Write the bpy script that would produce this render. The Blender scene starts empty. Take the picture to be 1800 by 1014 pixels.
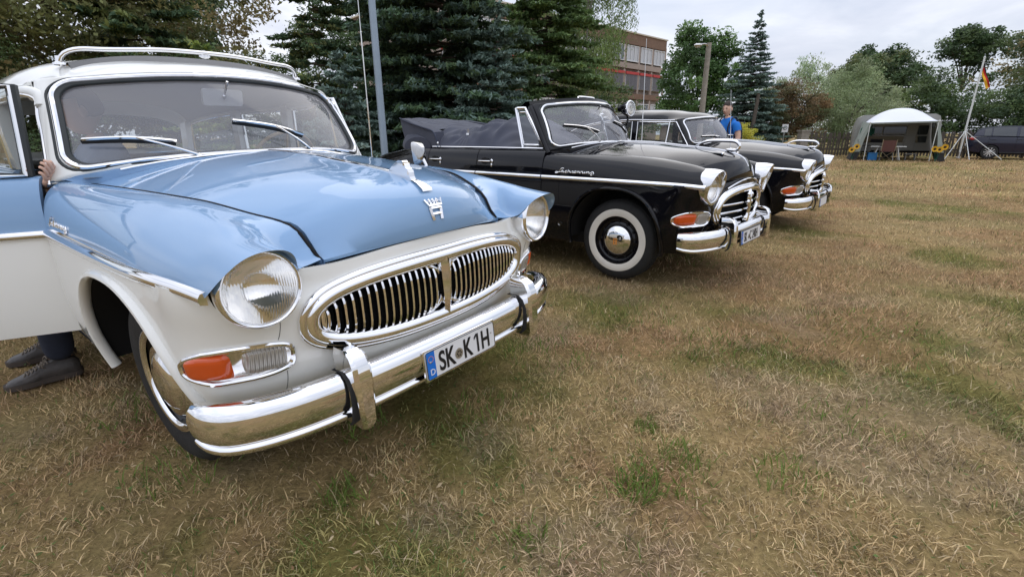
import bpy, math, random
import numpy as np
from mathutils import Vector, Matrix, Euler

D = bpy.data
SC = bpy.context.scene
COL = SC.collection
PI = math.pi
rad = math.radians

# ------------------------------------------------------------------ camera
cam_d = D.cameras.new('camera')
cam_d.sensor_width = 36.0
cam_d.lens = 851.0 / 1800.0 * 36.0
cam_d.clip_start = 0.02
cam_d.clip_end = 3000
cam = D.objects.new('camera', cam_d)
COL.objects.link(cam)
cam.location = (0, 0, 1.239)
cam.rotation_euler = (rad(90 - 17.67), rad(0.35), 0)
SC.camera = cam

# ------------------------------------------------------------------ sky: daylight behind broken cloud
SUN_EL, SUN_AZ = rad(46), rad(16)          # azimuth clockwise from +Y (the way the camera looks)
wd = D.worlds.new('World')
SC.world = wd
wd.use_nodes = True
wn, wl = wd.node_tree.nodes, wd.node_tree.links
wn.clear()
def wnode(t, **kw):
    n = wn.new(t)
    for k, v in kw.items():
        setattr(n, k, v)
    return n
w_out = wnode('ShaderNodeOutputWorld')
w_bg = wnode('ShaderNodeBackground')
w_sky = wnode('ShaderNodeTexSky', sky_type='NISHITA')
w_sky.sun_disc = False
w_sky.sun_elevation = SUN_EL
w_sky.sun_rotation = SUN_AZ
w_tc = wnode('ShaderNodeTexCoord')
w_sep = wnode('ShaderNodeSeparateXYZ')
wl.new(w_tc.outputs['Generated'], w_sep.inputs[0])
# project the view direction on a flat cloud deck so that clouds shrink towards the horizon
w_zc = wnode('ShaderNodeMath', operation='MAXIMUM'); w_zc.inputs[1].default_value = 0.0
wl.new(w_sep.outputs['Z'], w_zc.inputs[0])
w_za = wnode('ShaderNodeMath', operation='ADD'); w_za.inputs[1].default_value = 0.22
wl.new(w_zc.outputs[0], w_za.inputs[0])
w_div = wnode('ShaderNodeVectorMath', operation='DIVIDE')
w_cmb = wnode('ShaderNodeCombineXYZ')
for i in range(3):
    wl.new(w_za.outputs[0], w_cmb.inputs[i])
wl.new(w_tc.outputs['Generated'], w_div.inputs[0]); wl.new(w_cmb.outputs[0], w_div.inputs[1])
def wnoise(scale, detail, rough, loc):
    mp = wnode('ShaderNodeMapping'); mp.inputs['Location'].default_value = loc
    wl.new(w_div.outputs[0], mp.inputs[0])
    nz = wnode('ShaderNodeTexNoise'); nz.inputs['Scale'].default_value = scale
    nz.inputs['Detail'].default_value = detail; nz.inputs['Roughness'].default_value = rough
    nz.inputs['Distortion'].default_value = 0.4
    wl.new(mp.outputs[0], nz.inputs[0])
    return nz
n1 = wnoise(0.75, 7, 0.52, (3.2, 1.4, 0))
n2 = wnoise(1.6, 8, 0.55, (7.7, 4.1, 2))
r1 = wnode('ShaderNodeValToRGB')            # how much cloud covers the blue
r1.color_ramp.elements[0].position = 0.26; r1.color_ramp.elements[0].color = (0.55, 0.55, 0.55, 1)
r1.color_ramp.elements[1].position = 0.50; r1.color_ramp.elements[1].color = (0.96, 0.96, 0.96, 1)
wl.new(n1.outputs['Fac'], r1.inputs[0])
r2 = wnode('ShaderNodeValToRGB')            # cloud brightness, grey undersides to bright edges
e = r2.color_ramp.elements
e[0].position = 0.28; e[0].color = (6.2, 6.8, 8.3, 1)
e[1].position = 0.74; e[1].color = (11.4, 11.6, 12.2, 1)
m = e.new(0.5); m.color = (8.2, 8.6, 9.8, 1)
wl.new(n2.outputs['Fac'], r2.inputs[0])
w_mix = wnode('ShaderNodeMixRGB')
wl.new(r1.outputs[0], w_mix.inputs[0]); wl.new(w_sky.outputs[0], w_mix.inputs[1])
w_ov = wnode('ShaderNodeMapRange')           # an overcast sky grows brighter towards the zenith
w_ov.inputs['From Min'].default_value = 0.0; w_ov.inputs['From Max'].default_value = 1.0
w_ov.inputs['To Min'].default_value = 0.84; w_ov.inputs['To Max'].default_value = 1.75
wl.new(w_zc.outputs[0], w_ov.inputs[0])
w_sc = wnode('ShaderNodeVectorMath', operation='SCALE')
wl.new(r2.outputs[0], w_sc.inputs[0]); wl.new(w_ov.outputs[0], w_sc.inputs['Scale']); wl.new(w_sc.outputs[0], w_mix.inputs[2])
wl.new(w_mix.outputs[0], w_bg.inputs[0])
w_bg.inputs[1].default_value = 0.064
wl.new(w_bg.outputs[0], w_out.inputs[0])

sun_d = D.lights.new('sun', 'SUN')
sun_d.energy = 0.55
sun_d.angle = rad(62)
sun_d.color = (1.0, 0.95, 0.88)
sun = D.objects.new('sun', sun_d)
COL.objects.link(sun)
sd = Vector((math.sin(SUN_AZ) * math.cos(SUN_EL), math.cos(SUN_AZ) * math.cos(SUN_EL), math.sin(SUN_EL)))
sun.rotation_euler = sd.to_track_quat('Z', 'Y').to_euler()
sun.location = sd * 60

SC.view_settings.view_transform = 'Standard'
SC.view_settings.look = 'None'
SC.view_settings.exposure = 0.68
SC.view_settings.gamma = 1.0
SC.view_settings.use_curve_mapping = False
SC.render.engine = 'CYCLES'
SC.cycles.max_bounces = 12
SC.cycles.transparent_max_bounces = 24
SC.cycles.use_denoising = True

# ------------------------------------------------------------------ helpers
rng = np.random.default_rng(7)

def tag(o, label=None, cat=None, group=None, kind=None):
    if label: o['label'] = label
    if cat: o['category'] = cat
    if group: o['group'] = group
    if kind: o['kind'] = kind
    return o

def link(o, parent=None):
    COL.objects.link(o)
    if parent is not None:
        o.parent = parent
    return o

def empty(name, loc=(0, 0, 0), rot=(0, 0, 0), parent=None):
    o = D.objects.new(name, None)
    o.empty_display_size = 0.2
    o.location = loc
    o.rotation_euler = rot
    return link(o, parent)

def raw_mesh(name, V, F, mats, parent=None, mi=None, smooth=True, sharp=38, colors=None):
    me = D.meshes.new(name)
    V = np.asarray(V, dtype=np.float32).reshape(-1, 3)
    if isinstance(F, np.ndarray):
        nf, k = F.shape
        me.vertices.add(len(V)); me.vertices.foreach_set('co', V.ravel())
        me.loops.add(nf * k); me.loops.foreach_set('vertex_index', F.astype(np.int32).ravel())
        me.polygons.add(nf)
        me.polygons.foreach_set('loop_start', np.arange(0, nf * k, k, dtype=np.int32))
        me.polygons.foreach_set('loop_total', np.full(nf, k, dtype=np.int32))
        me.update(calc_edges=True)
    else:
        me.from_pydata(V.tolist(), [], F)
    if not isinstance(mats, (list, tuple)): mats = [mats]
    for m_ in mats: me.materials.append(m_)
    if mi is not None: me.polygons.foreach_set('material_index', np.asarray(mi, dtype=np.int32))
    me.polygons.foreach_set('use_smooth', np.full(len(me.polygons), smooth))
    if smooth and sharp: me.set_sharp_from_angle(angle=rad(sharp))
    if colors is not None:
        a = me.color_attributes.new('Col', 'FLOAT_COLOR', 'POINT')
        c = np.ones((len(V), 4), dtype=np.float32); c[:, :3] = colors
        a.data.foreach_set('color', c.ravel())
    me.update()
    return link(D.objects.new(name, me), parent)

def frames(P, closed=False, up=None):
    P = np.asarray(P, float); n = len(P)
    if closed: T = np.roll(P, -1, 0) - np.roll(P, 1, 0)
    else: T = np.gradient(P, axis=0)
    T /= np.linalg.norm(T, axis=1, keepdims=True) + 1e-12
    if up is not None:
        U = np.broadcast_to(np.asarray(up, float), P.shape)
        S = np.cross(T, U); S /= np.linalg.norm(S, axis=1, keepdims=True) + 1e-12
        return T, S, np.cross(S, T)
    a = np.array([0, 0, 1.]) if abs(T[0][2]) < .9 else np.array([1., 0, 0])
    s = np.cross(T[0], a); s /= np.linalg.norm(s)
    S = [s]
    for i in range(1, n):
        s = S[-1] - T[i] * np.dot(S[-1], T[i]); s /= np.linalg.norm(s) + 1e-12
        S.append(s)
    S = np.array(S)
    return T, S, np.cross(S, T)

class MB:
    def __init__(self): self.v = []; self.f = []; self.m = []; self.n = 0
    def add(self, V, F, mi=0):
        V = np.asarray(V, float).reshape(-1, 3)
        self.v.append(V)
        o = self.n
        for f in F: self.f.append(tuple(int(i) + o for i in f))
        if np.isscalar(mi): self.m += [mi] * len(F)
        else: self.m += list(mi)
        self.n += len(V)
        return self
    def grid(self, P, mi=0, cu=False, cv=False):
        P = np.asarray(P, float); n, k = P.shape[:2]
        F = []; M = []
        for i in range(n if cu else n - 1):
            i2 = (i + 1) % n
            for j in range(k if cv else k - 1):
                j2 = (j + 1) % k
                F.append((i * k + j, i2 * k + j, i2 * k + j2, i * k + j2))
                M.append(mi if np.isscalar(mi) else mi[i])
        return self.add(P.reshape(-1, 3), F, M)
    def tube(self, P, r, n=8, closed=False, mi=0, caps=True, flat=1.0, up=None):
        P = np.asarray(P, float)
        T, S, U = frames(P, closed, up)
        r = np.broadcast_to(np.asarray(r, float), (len(P),))
        a = np.linspace(0, 2 * PI, n, endpoint=False)
        G = P[:, None] + r[:, None, None] * (np.cos(a)[None, :, None] * S[:, None] + flat * np.sin(a)[None, :, None] * U[:, None])
        o = self.n
        self.grid(G, mi, cu=closed, cv=True)
        if caps and not closed:
            self.f.append(tuple(o + i for i in range(n))); self.m.append(mi)
            q = o + (len(P) - 1) * n
            self.f.append(tuple(q + i for i in reversed(range(n)))); self.m.append(mi)
        return self
    def sweep(self, P, prof, up=(0, 0, 1), closed=False, mi=0, scale=None, caps=True):
        P = np.asarray(P, float); prof = np.asarray(prof, float)
        T, S, U = frames(P, closed, up)
        sc = np.ones(len(P)) if scale is None else np.asarray(scale)
        G = P[:, None] + sc[:, None, None] * (prof[None, :, 0:1] * S[:, None] + prof[None, :, 1:2] * U[:, None])
        o = self.n; n = len(prof)
        self.grid(G, mi, cu=closed, cv=True)
        if caps and not closed:
            self.f.append(tuple(o + i for i in range(n))); self.m.append(mi)
            q = o + (len(P) - 1) * n
            self.f.append(tuple(q + i for i in reversed(range(n)))); self.m.append(mi)
        return self
    def box(self, c, s, R=None, mi=0):
        V = np.array([[x, y, z] for x in (-.5, .5) for y in (-.5, .5) for z in (-.5, .5)]) * np.asarray(s, float)
        if R is not None: V = V @ np.asarray(R, float).T
        return self.add(V + np.asarray(c, float), [(0, 1, 3, 2), (4, 6, 7, 5), (0, 4, 5, 1), (2, 3, 7, 6), (0, 2, 6, 4), (1, 5, 7, 3)], mi)
    def lathe(self, prof, n=32, o=(0, 0, 0), axis='y', sgn=1, mi=0, sy=1.0):
        prof = np.asarray(prof, float)
        a = np.linspace(0, 2 * PI, n, endpoint=False)
        A = np.repeat(prof[:, 0:1] * sgn, n, 1); c = prof[:, 1:2] * np.cos(a)[None]; s = prof[:, 1:2] * np.sin(a)[None] * sy
        if axis == 'y': G = np.stack([c, A, s], -1)
        elif axis == 'x': G = np.stack([A, c, s], -1)
        else: G = np.stack([c, s, A], -1)
        return self.grid(G + np.asarray(o, float), mi, cv=True)
    def ball(self, c, r, n=12, m=8, mi=0):
        t = np.linspace(0, PI, m); p = np.linspace(0, 2 * PI, n, endpoint=False)
        r = np.broadcast_to(np.asarray(r, float), (3,))
        G = np.stack([np.sin(t)[:, None] * np.cos(p) * r[0], np.sin(t)[:, None] * np.sin(p) * r[1], np.repeat(np.cos(t)[:, None], n, 1) * r[2]], -1)
        return self.grid(G + np.asarray(c, float), mi, cv=True)
    def prism(self, poly, a, b, mi=0):
        """poly: (k,3) ring; extruded from +a to +b (vectors)."""
        poly = np.asarray(poly, float); k = len(poly)
        V = np.concatenate([poly + np.asarray(a, float), poly + np.asarray(b, float)])
        F = [tuple(range(k)), tuple(range(2 * k - 1, k - 1, -1))] + [(i, (i + 1) % k, k + (i + 1) % k, k + i) for i in range(k)]
        return self.add(V, F, mi)
    def arrays(self): return np.concatenate(self.v), self.f, self.m
    def build(self, name, mats, parent=None, smooth=True, sharp=38, **kw):
        V, F, M = self.arrays()
        o = raw_mesh(name, V, F, mats, parent, M, smooth, sharp)
        if kw: tag(o, **kw)
        return o

def clip_mesh(V, F, M, fv):
    """keep the side fv >= 0, cutting faces that cross."""
    V = np.asarray(V, float); nv = [tuple(p) for p in V]; cache = {}
    F2 = []; M2 = []
    for f, m_ in zip(F, M):
        vals = [fv[i] for i in f]
        if min(vals) >= 0: F2.append(tuple(f)); M2.append(m_); continue
        if max(vals) < 0: continue
        out = []
        for i in range(len(f)):
            a, b = f[i], f[(i + 1) % len(f)]; va, vb = fv[a], fv[b]
            if va >= 0: out.append(a)
            if (va >= 0) != (vb >= 0):
                k = (min(a, b), max(a, b))
                if k not in cache:
                    t = va / (va - vb); nv.append(tuple(V[a] + (V[b] - V[a]) * t)); cache[k] = len(nv) - 1
                out.append(cache[k])
        if len(out) >= 3: F2.append(tuple(out)); M2.append(m_)
    return np.array(nv), F2, M2

def pchip(x, y, xq):
    x = np.asarray(x, float); y = np.asarray(y, float); xq = np.asarray(xq, float)
    if y.ndim == 1: y = y[:, None]; sq = True
    else: sq = False
    h = np.diff(x)[:, None]; d = np.diff(y, axis=0) / h
    mm = np.zeros_like(y)
    if len(x) > 2:
        w1 = 2 * h[1:] + h[:-1]; w2 = h[1:] + 2 * h[:-1]
        with np.errstate(all='ignore'):
            mm[1:-1] = np.where(d[:-1] * d[1:] > 0, (w1 + w2) / (w1 / np.where(d[:-1] == 0, 1e-12, d[:-1]) + w2 / np.where(d[1:] == 0, 1e-12, d[1:])), 0)
    mm[0] = d[0]; mm[-1] = d[-1]
    q = np.clip(xq.ravel(), x[0], x[-1])
    i = np.clip(np.searchsorted(x, q) - 1, 0, len(x) - 2)
    t = ((q - x[i]) / (x[i + 1] - x[i]))[:, None]; hh = (x[i + 1] - x[i])[:, None]
    r = (2 * t**3 - 3 * t**2 + 1) * y[i] + (t**3 - 2 * t**2 + t) * hh * mm[i] + (-2 * t**3 + 3 * t**2) * y[i + 1] + (t**3 - t**2) * hh * mm[i + 1]
    r = r.reshape(xq.shape + (y.shape[1],))
    return r[..., 0] if sq else r

def nat_basis(T, tq):
    """natural cubic spline interpolation is linear in the values: return the matrix."""
    T = np.asarray(T, float); n = len(T); h = np.diff(T)
    A = np.zeros((n, n)); B = np.zeros((n, n)); A[0, 0] = A[-1, -1] = 1
    for i in range(1, n - 1):
        A[i, i - 1] = h[i - 1]; A[i, i] = 2 * (h[i - 1] + h[i]); A[i, i + 1] = h[i]
        B[i, i - 1] = 6 / h[i - 1]; B[i, i] = -6 / h[i - 1] - 6 / h[i]; B[i, i + 1] = 6 / h[i]
    C = np.linalg.solve(A, B)
    R = np.zeros((len(tq), n)); I = np.eye(n)
    for k, t in enumerate(np.clip(tq, T[0], T[-1])):
        i = min(max(np.searchsorted(T, t) - 1, 0), n - 2)
        a = (T[i + 1] - t) / h[i]; b = 1 - a
        R[k] = a * I[i] + b * I[i + 1] + ((a**3 - a) * C[i] + (b**3 - b) * C[i + 1]) * h[i]**2 / 6
    return R

def smooth_path(P, n, closed=False):
    P = np.asarray(P, float)
    if closed: Q = np.concatenate([P[-3:], P, P[:3]]); off = 3
    else: Q = P; off = 0
    d = np.concatenate([[0], np.cumsum(np.linalg.norm(np.diff(Q, axis=0), axis=1))])
    if closed: t = np.linspace(d[3], d[3 + len(P)], n, endpoint=False)
    else: t = np.linspace(d[0], d[-1], n)
    return nat_basis(d, t) @ Q

def smoothstep(a, b, x):
    t = np.clip((np.asarray(x, float) - a) / (b - a), 0, 1); return t * t * (3 - 2 * t)

# ------------------------------------------------------------------ materials
def mat(name, color, rough=0.5, metal=0.0, coat=0.0, spec=0.5, noise=None, bump=None, trans=0.0, ior=1.45, attr=False, sheen=0, emit=None):
    m_ = D.materials.new(name); m_.use_nodes = True
    n, l = m_.node_tree.nodes, m_.node_tree.links
    b = n['Principled BSDF']
    c = tuple(color) + (1,) if len(color) == 3 else tuple(color)
    b.inputs['Base Color'].default_value = c
    b.inputs['Roughness'].default_value = rough
    b.inputs['Metallic'].default_value = metal
    b.inputs['Coat Weight'].default_value = coat
    b.inputs['Coat Roughness'].default_value = 0.035
    b.inputs['Specular IOR Level'].default_value = spec
    b.inputs['Transmission Weight'].default_value = trans
    b.inputs['IOR'].default_value = ior
    if sheen: b.inputs['Sheen Weight'].default_value = sheen
    src = None
    if attr:
        a = n.new('ShaderNodeVertexColor'); a.layer_name = 'Col'; src = a.outputs['Color']
    if noise:
        sc, amt = noise[:2]
        tc = n.new('ShaderNodeTexCoord'); nz = n.new('ShaderNodeTexNoise')
        nz.inputs['Scale'].default_value = sc; nz.inputs['Detail'].default_value = 6
        nz.inputs['Roughness'].default_value = 0.6
        l.new(tc.outputs['Object'], nz.inputs[0])
        mr = n.new('ShaderNodeMapRange'); mr.inputs['From Min'].default_value = .25; mr.inputs['From Max'].default_value = .75
        mr.inputs['To Min'].default_value = 1 - amt; mr.inputs['To Max'].default_value = 1 + amt
        l.new(nz.outputs['Fac'], mr.inputs[0])
        mx = n.new('ShaderNodeVectorMath'); mx.operation = 'SCALE'
        if src is not None: l.new(src, mx.inputs[0])
        else: mx.inputs[0].default_value = c[:3]
        l.new(mr.outputs[0], mx.inputs['Scale']); src = mx.outputs[0]
    if src is not None: l.new(src, b.inputs['Base Color'])
    if bump:
        sc, st = bump[:2]
        tc = n.new('ShaderNodeTexCoord'); nz = n.new('ShaderNodeTexNoise'); nz.inputs['Scale'].default_value = sc
        nz.inputs['Detail'].default_value = 5
        l.new(tc.outputs['Object'], nz.inputs[0])
        bp = n.new('ShaderNodeBump'); bp.inputs['Strength'].default_value = st; bp.inputs['Distance'].default_value = 0.01
        l.new(nz.outputs['Fac'], bp.inputs['Height']); l.new(bp.outputs[0], b.inputs['Normal'])
    return m_

def glass_mat(name, tint=(.8, .85, .85), ior=1.5, haze=0.0, haze_col=(.5, .5, .5), gloss_rough=0.0):
    m_ = D.materials.new(name); m_.use_nodes = True
    n, l = m_.node_tree.nodes, m_.node_tree.links
    n.clear()
    o = n.new('ShaderNodeOutputMaterial'); t = n.new('ShaderNodeBsdfTransparent'); g = n.new('ShaderNodeBsdfGlossy')
    t.inputs[0].default_value = tuple(tint) + (1,); g.inputs['Roughness'].default_value = gloss_rough
    f = n.new('ShaderNodeFresnel'); f.inputs[0].default_value = ior
    mx = n.new('ShaderNodeMixShader')
    l.new(f.outputs[0], mx.inputs[0]); l.new(t.outputs[0], mx.inputs[1]); l.new(g.outputs[0], mx.inputs[2])
    last = mx
    if haze:
        d = n.new('ShaderNodeBsdfDiffuse'); d.inputs[0].default_value = tuple(haze_col) + (1,)
        m2 = n.new('ShaderNodeMixShader'); m2.inputs[0].default_value = haze
        l.new(mx.outputs[0], m2.inputs[1]); l.new(d.outputs[0], m2.inputs[2]); last = m2
    l.new(last.outputs[0], o.inputs[0])
    return m_

M = {}
M['blue'] = mat('paint_blue', (.225, .375, .585), .35, .0, 1.0, spec=.1, noise=(1.5, .04))
M['ivory'] = mat('paint_ivory', (.84, .84, .80), .4, 0, 1.0, spec=.1, noise=(1.3, .02))
M['black'] = mat('paint_black', (.005, .005, .007), .4, 0, 1.0, spec=.0)
def ripple(m_, sc, st):
    n, l = m_.node_tree.nodes, m_.node_tree.links; tc = n.new('ShaderNodeTexCoord'); b = n['Principled BSDF']
    nz = n.new('ShaderNodeTexNoise'); nz.inputs['Scale'].default_value = sc; nz.inputs['Detail'].default_value = 2; l.new(tc.outputs['Object'], nz.inputs[0])
    bp = n.new('ShaderNodeBump'); bp.inputs['Strength'].default_value = st; bp.inputs['Distance'].default_value = .01; l.new(nz.outputs['Fac'], bp.inputs['Height']); l.new(bp.outputs[0], b.inputs['Coat Normal'])
    n2 = n.new('ShaderNodeTexNoise'); n2.inputs['Scale'].default_value = 9; n2.inputs['Detail'].default_value = 8; n2.inputs['Roughness'].default_value = .7; l.new(tc.outputs['Object'], n2.inputs[0])
    mr = n.new('ShaderNodeMapRange'); mr.inputs['From Min'].default_value = .45; mr.inputs['From Max'].default_value = .75; mr.inputs['To Min'].default_value = .02; mr.inputs['To Max'].default_value = .12
    l.new(n2.outputs['Fac'], mr.inputs[0]); l.new(mr.outputs[0], b.inputs['Coat Roughness'])
for k_ in ('blue', 'ivory', 'black'): ripple(M[k_], 4.5, .035)
M['black'].node_tree.nodes['Principled BSDF'].inputs['Coat IOR'].default_value = 1.40
M['chrome'] = mat('chrome', (.86, .86, .87), .045, 1.0, bump=(14, .012))
M['chrome_old'] = mat('chrome_worn', (.80, .79, .78), .10, 1.0, bump=(40, .03))
M['steel'] = mat('brushed_steel', (.55, .55, .55), .35, 1.0)
M['glass'] = glass_mat('window_glass', (.80, .84, .84), 1.52)
M['wsglass'] = glass_mat('windshield_glass', (.88, .90, .91), 1.7, .20, (.66, .66, .71))  # pale diffuse share imitates the milky sky reflection on the glass
M['lens'] = None
M['rubber'] = mat('rubber', (.018, .018, .018), .75, bump=(60, .3), noise=(20, .3))
M['whitewall'] = mat('whitewall_rubber', (.72, .68, .60), .6, noise=(9, .06))
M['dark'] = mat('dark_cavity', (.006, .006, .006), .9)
M['seal'] = mat('rubber_seal', (.03, .035, .035), .5)
M['amber'] = mat('amber_lens', (.62, .085, .012), .12, 0, .6)
M['leather'] = mat('seat_leather', (.34, .31, .28), .55, bump=(30, .2), noise=(4, .15))
M['cream'] = mat('cream_plastic', (.80, .62, .38), .35)
M['trimgrey'] = mat('interior_grey', (.18, .18, .18), .7, noise=(6, .1))
M['liner'] = mat('headliner_cloth', (.42, .40, .37), .9)
M['navy'] = mat('navy_canvas', (.038, .043, .066), .85, bump=(180, .15), noise=(5, .2), sheen=.15)
M['navyline'] = mat('navy_piping', (.035, .042, .07), .7)
M['plate'] = mat('plate_white', (.74, .74, .74), .35)
M['plateblack'] = mat('plate_black', (.01, .01, .012), .4)
M['plateblue'] = mat('plate_blue', (.01, .16, .60), .4)
M['redplastic'] = mat('red_plastic', (.45, .02, .02), .3, 0, .4)
M['mirrorback'] = mat('mirror_back', (.78, .78, .78), .4)
M['mirrorchrome'] = mat('dull_chrome', (.50, .50, .50), .12, 1.0, bump=(30, .05))
M['lampchrome'] = mat('lamp_hood_chrome', (.70, .70, .71), .07, 1.0, bump=(14, .012))
M['orange'] = mat('orange_enamel', (.7, .25, .04), .4)

def lens_mat():
    m_ = glass_mat('fluted_lens', (.95, .95, .93), 1.5, .22, (.9, .9, .87), .02)
    n, l = m_.node_tree.nodes, m_.node_tree.links
    tc = n.new('ShaderNodeTexCoord'); wv = n.new('ShaderNodeTexWave'); wv.bands_direction = 'Y'
    wv.inputs['Scale'].default_value = 26; wv.inputs['Distortion'].default_value = 1.2; wv.inputs['Detail'].default_value = 1
    wv.inputs['Detail Scale'].default_value = 2.0
    l.new(tc.outputs['Object'], wv.inputs[0])
    bp = n.new('ShaderNodeBump'); bp.inputs['Strength'].default_value = .55; bp.inputs['Distance'].default_value = .01
    l.new(wv.outputs['Fac'], bp.inputs['Height'])
    for k in n:
        if k.type in ('BSDF_GLOSSY', 'FRESNEL'): l.new(bp.outputs[0], k.inputs['Normal'])
    return m_
M['lens'] = lens_mat()
def reflector_mat():
    m_ = mat('lamp_reflector', (.92, .91, .89), .10, 1.0)
    n, l = m_.node_tree.nodes, m_.node_tree.links
    tc = n.new('ShaderNodeTexCoord'); wv = n.new('ShaderNodeTexWave'); wv.bands_direction = 'Y'
    wv.inputs['Scale'].default_value = 22; wv.inputs['Distortion'].default_value = 1.5; wv.inputs['Detail'].default_value = 2
    l.new(tc.outputs['Object'], wv.inputs[0])
    bp = n.new('ShaderNodeBump'); bp.inputs['Strength'].default_value = .9; bp.inputs['Distance'].default_value = .012
    l.new(wv.outputs['Fac'], bp.inputs['Height']); l.new(bp.outputs[0], n['Principled BSDF'].inputs['Normal'])
    return m_
M['reflector'] = mat('lamp_reflector', (.93, .92, .90), .07, 1.0, bump=(25, .04))
M['flute'] = mat('fluted_glass', (1, 1, 1), .0, 0, 0, trans=1.0, ior=1.46)

def text_mesh(txt, size, mats, parent, name, loc, R, extr=.0012, bold=0.0, shear=0.0, sx=1.0, align='LEFT'):
    """flat lettering as a mesh; R's columns: right, up, out."""
    cu = D.curves.new('lettering', 'FONT'); cu.body = txt; cu.size = size; cu.extrude = extr; cu.offset = bold; cu.shear = shear
    cu.align_x = align
    ob = D.objects.new('lettering', cu); COL.objects.link(ob)
    bpy.context.view_layer.update()
    dg = bpy.context.evaluated_depsgraph_get()
    me = D.meshes.new_from_object(ob.evaluated_get(dg))
    D.objects.remove(ob)
    n = len(me.vertices); co = np.zeros(n * 3, dtype=np.float32); me.vertices.foreach_get('co', co); co = co.reshape(-1, 3)
    co[:, 0] *= sx
    co = co @ np.asarray(R, float).T + np.asarray(loc, float)
    me.vertices.foreach_set('co', co.astype(np.float32).ravel())
    me.materials.clear(); me.materials.append(mats); me.update()
    me.name = name
    return link(D.objects.new(name, me), parent)
# ------------------------------------------------------------------ ground and grass
def vnoise(x, y, scale, seed):
    r = np.random.default_rng(seed); T = r.random((256, 256))
    x = np.asarray(x) / scale + 1000.3; y = np.asarray(y) / scale + 1000.7
    xi = np.floor(x).astype(int); yi = np.floor(y).astype(int); fx = x - xi; fy = y - yi
    fx = fx * fx * (3 - 2 * fx); fy = fy * fy * (3 - 2 * fy)
    a = T[xi % 256, yi % 256]; b = T[(xi + 1) % 256, yi % 256]; c = T[xi % 256, (yi + 1) % 256]; d = T[(xi + 1) % 256, (yi + 1) % 256]
    return (a * (1 - fx) + b * fx) * (1 - fy) + (c * (1 - fx) + d * fx) * fy
def fbm(x, y, scale, seed, o=3):
    s = 0; a = 1; t = 0
    for k in range(o): s = s + a * vnoise(x, y, scale / 2**k, seed + k); t += a; a *= .55
    return s / t
WAG_YAW = rad(-38.1)
def under_car(x, y):
    out = np.zeros_like(x, dtype=bool)
    for cx, cy, yw in ((-.882, 2.3, -38.1), (1.402, 4.706, -41.5), (3.554, 7.21, -40.4)):
        c, s = math.cos(rad(yw)), math.sin(rad(yw)); lx = (x - cx) * c + (y - cy) * s; ly = -(x - cx) * s + (y - cy) * c
        out |= (np.abs(ly) < .70) & (lx < .62) & (lx > -3.7)
    return out
STRAW = np.array([.60, .450, .250]); TAN = np.array([.53, .335, .200]); OLIVE = np.array([.335, .300, .115]); GREEN = np.array([.13, .19, .05]); GREY = np.array([.52, .42, .32])
def field_color(x, y, r):
    """mixed dry lawn: straw, reddish dead patches, olive regrowth"""
    g = fbm(x, y, .8, 11, 4); t = fbm(x, y, .65, 31, 4); k = fbm(x, y, .5, 51, 4); big = fbm(x, y, 6, 71, 2)
    wg = smoothstep(.49, .67, g + .25 * (big - .5)); wt = smoothstep(.48, .64, t); wk = smoothstep(.57, .70, k)
    c = STRAW[None] * (1 - wg[:, None]) + OLIVE[None] * wg[:, None]
    c = c * (1 - .65 * wt[:, None]) + TAN[None] * .65 * wt[:, None]
    wk = wk * (.42 - .30 * smoothstep(2.5, 6, np.hypot(x, y))); c = c * (1 - wk[:, None]) + GREY[None] * wk[:, None]
    rr_ = np.hypot(x, y); st = np.sin((x * math.sin(rad(14)) + y * math.cos(rad(14))) * 2 * PI / 2.3 + .6 * np.sin(x * .4))
    c = c * (1 + .13 * st * smoothstep(7, 13, rr_))[:, None]
    return c, wg
# soil sheet: rings growing with distance
rr = np.concatenate([np.linspace(.0, 12, 120), 12 * 1.09**np.arange(1, 42)]); na_ = 220
an = np.linspace(0, 2 * PI, na_, endpoint=False)
GX = rr[:, None] * np.sin(an)[None]; GY = rr[:, None] * np.cos(an)[None]
GZ = -.012 - .006 * (fbm(GX, GY, .9, 5) - .5) * 2 - .02 * smoothstep(14, 60, np.hypot(GX, GY))
gcol, _ = field_color(GX.ravel(), GY.ravel(), None)
Fg = []
for i in range(len(rr) - 1):
    for j in range(na_): Fg.append((i * na_ + j, (i + 1) * na_ + j, (i + 1) * na_ + (j + 1) % na_, i * na_ + (j + 1) % na_))
mg = D.materials.new('dry_lawn_soil'); mg.use_nodes = True
n, l = mg.node_tree.nodes, mg.node_tree.links
bs = n['Principled BSDF']; bs.inputs['Roughness'].default_value = .95; bs.inputs['Specular IOR Level'].default_value = .1
at = n.new('ShaderNodeVertexColor'); at.layer_name = 'Col'
tc = n.new('ShaderNodeTexCoord')
def nz_(scale, det, ro, vec=None, src='Object'):
    z = n.new('ShaderNodeTexNoise'); z.inputs['Scale'].default_value = scale; z.inputs['Detail'].default_value = det; z.inputs['Roughness'].default_value = ro
    if vec is not None:
        mp = n.new('ShaderNodeMapping'); mp.inputs['Scale'].default_value = vec; mp.inputs['Rotation'].default_value = (0, 0, rad(38)); l.new(tc.outputs[src], mp.inputs[0]); l.new(mp.outputs[0], z.inputs[0])
    else: l.new(tc.outputs[src], z.inputs[0])
    return z
fine = nz_(55, 6, .7); med = nz_(7, 5, .6); far = nz_(.55, 4, .55, (1, .28, 1))
def ramp_(node, a, b, ca, cb):
    r = n.new('ShaderNodeValToRGB'); r.color_ramp.elements[0].position = a; r.color_ramp.elements[1].position = b
    r.color_ramp.elements[0].color = ca; r.color_ramp.elements[1].color = cb; l.new(node.outputs['Fac'], r.inputs[0]); return r
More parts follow.
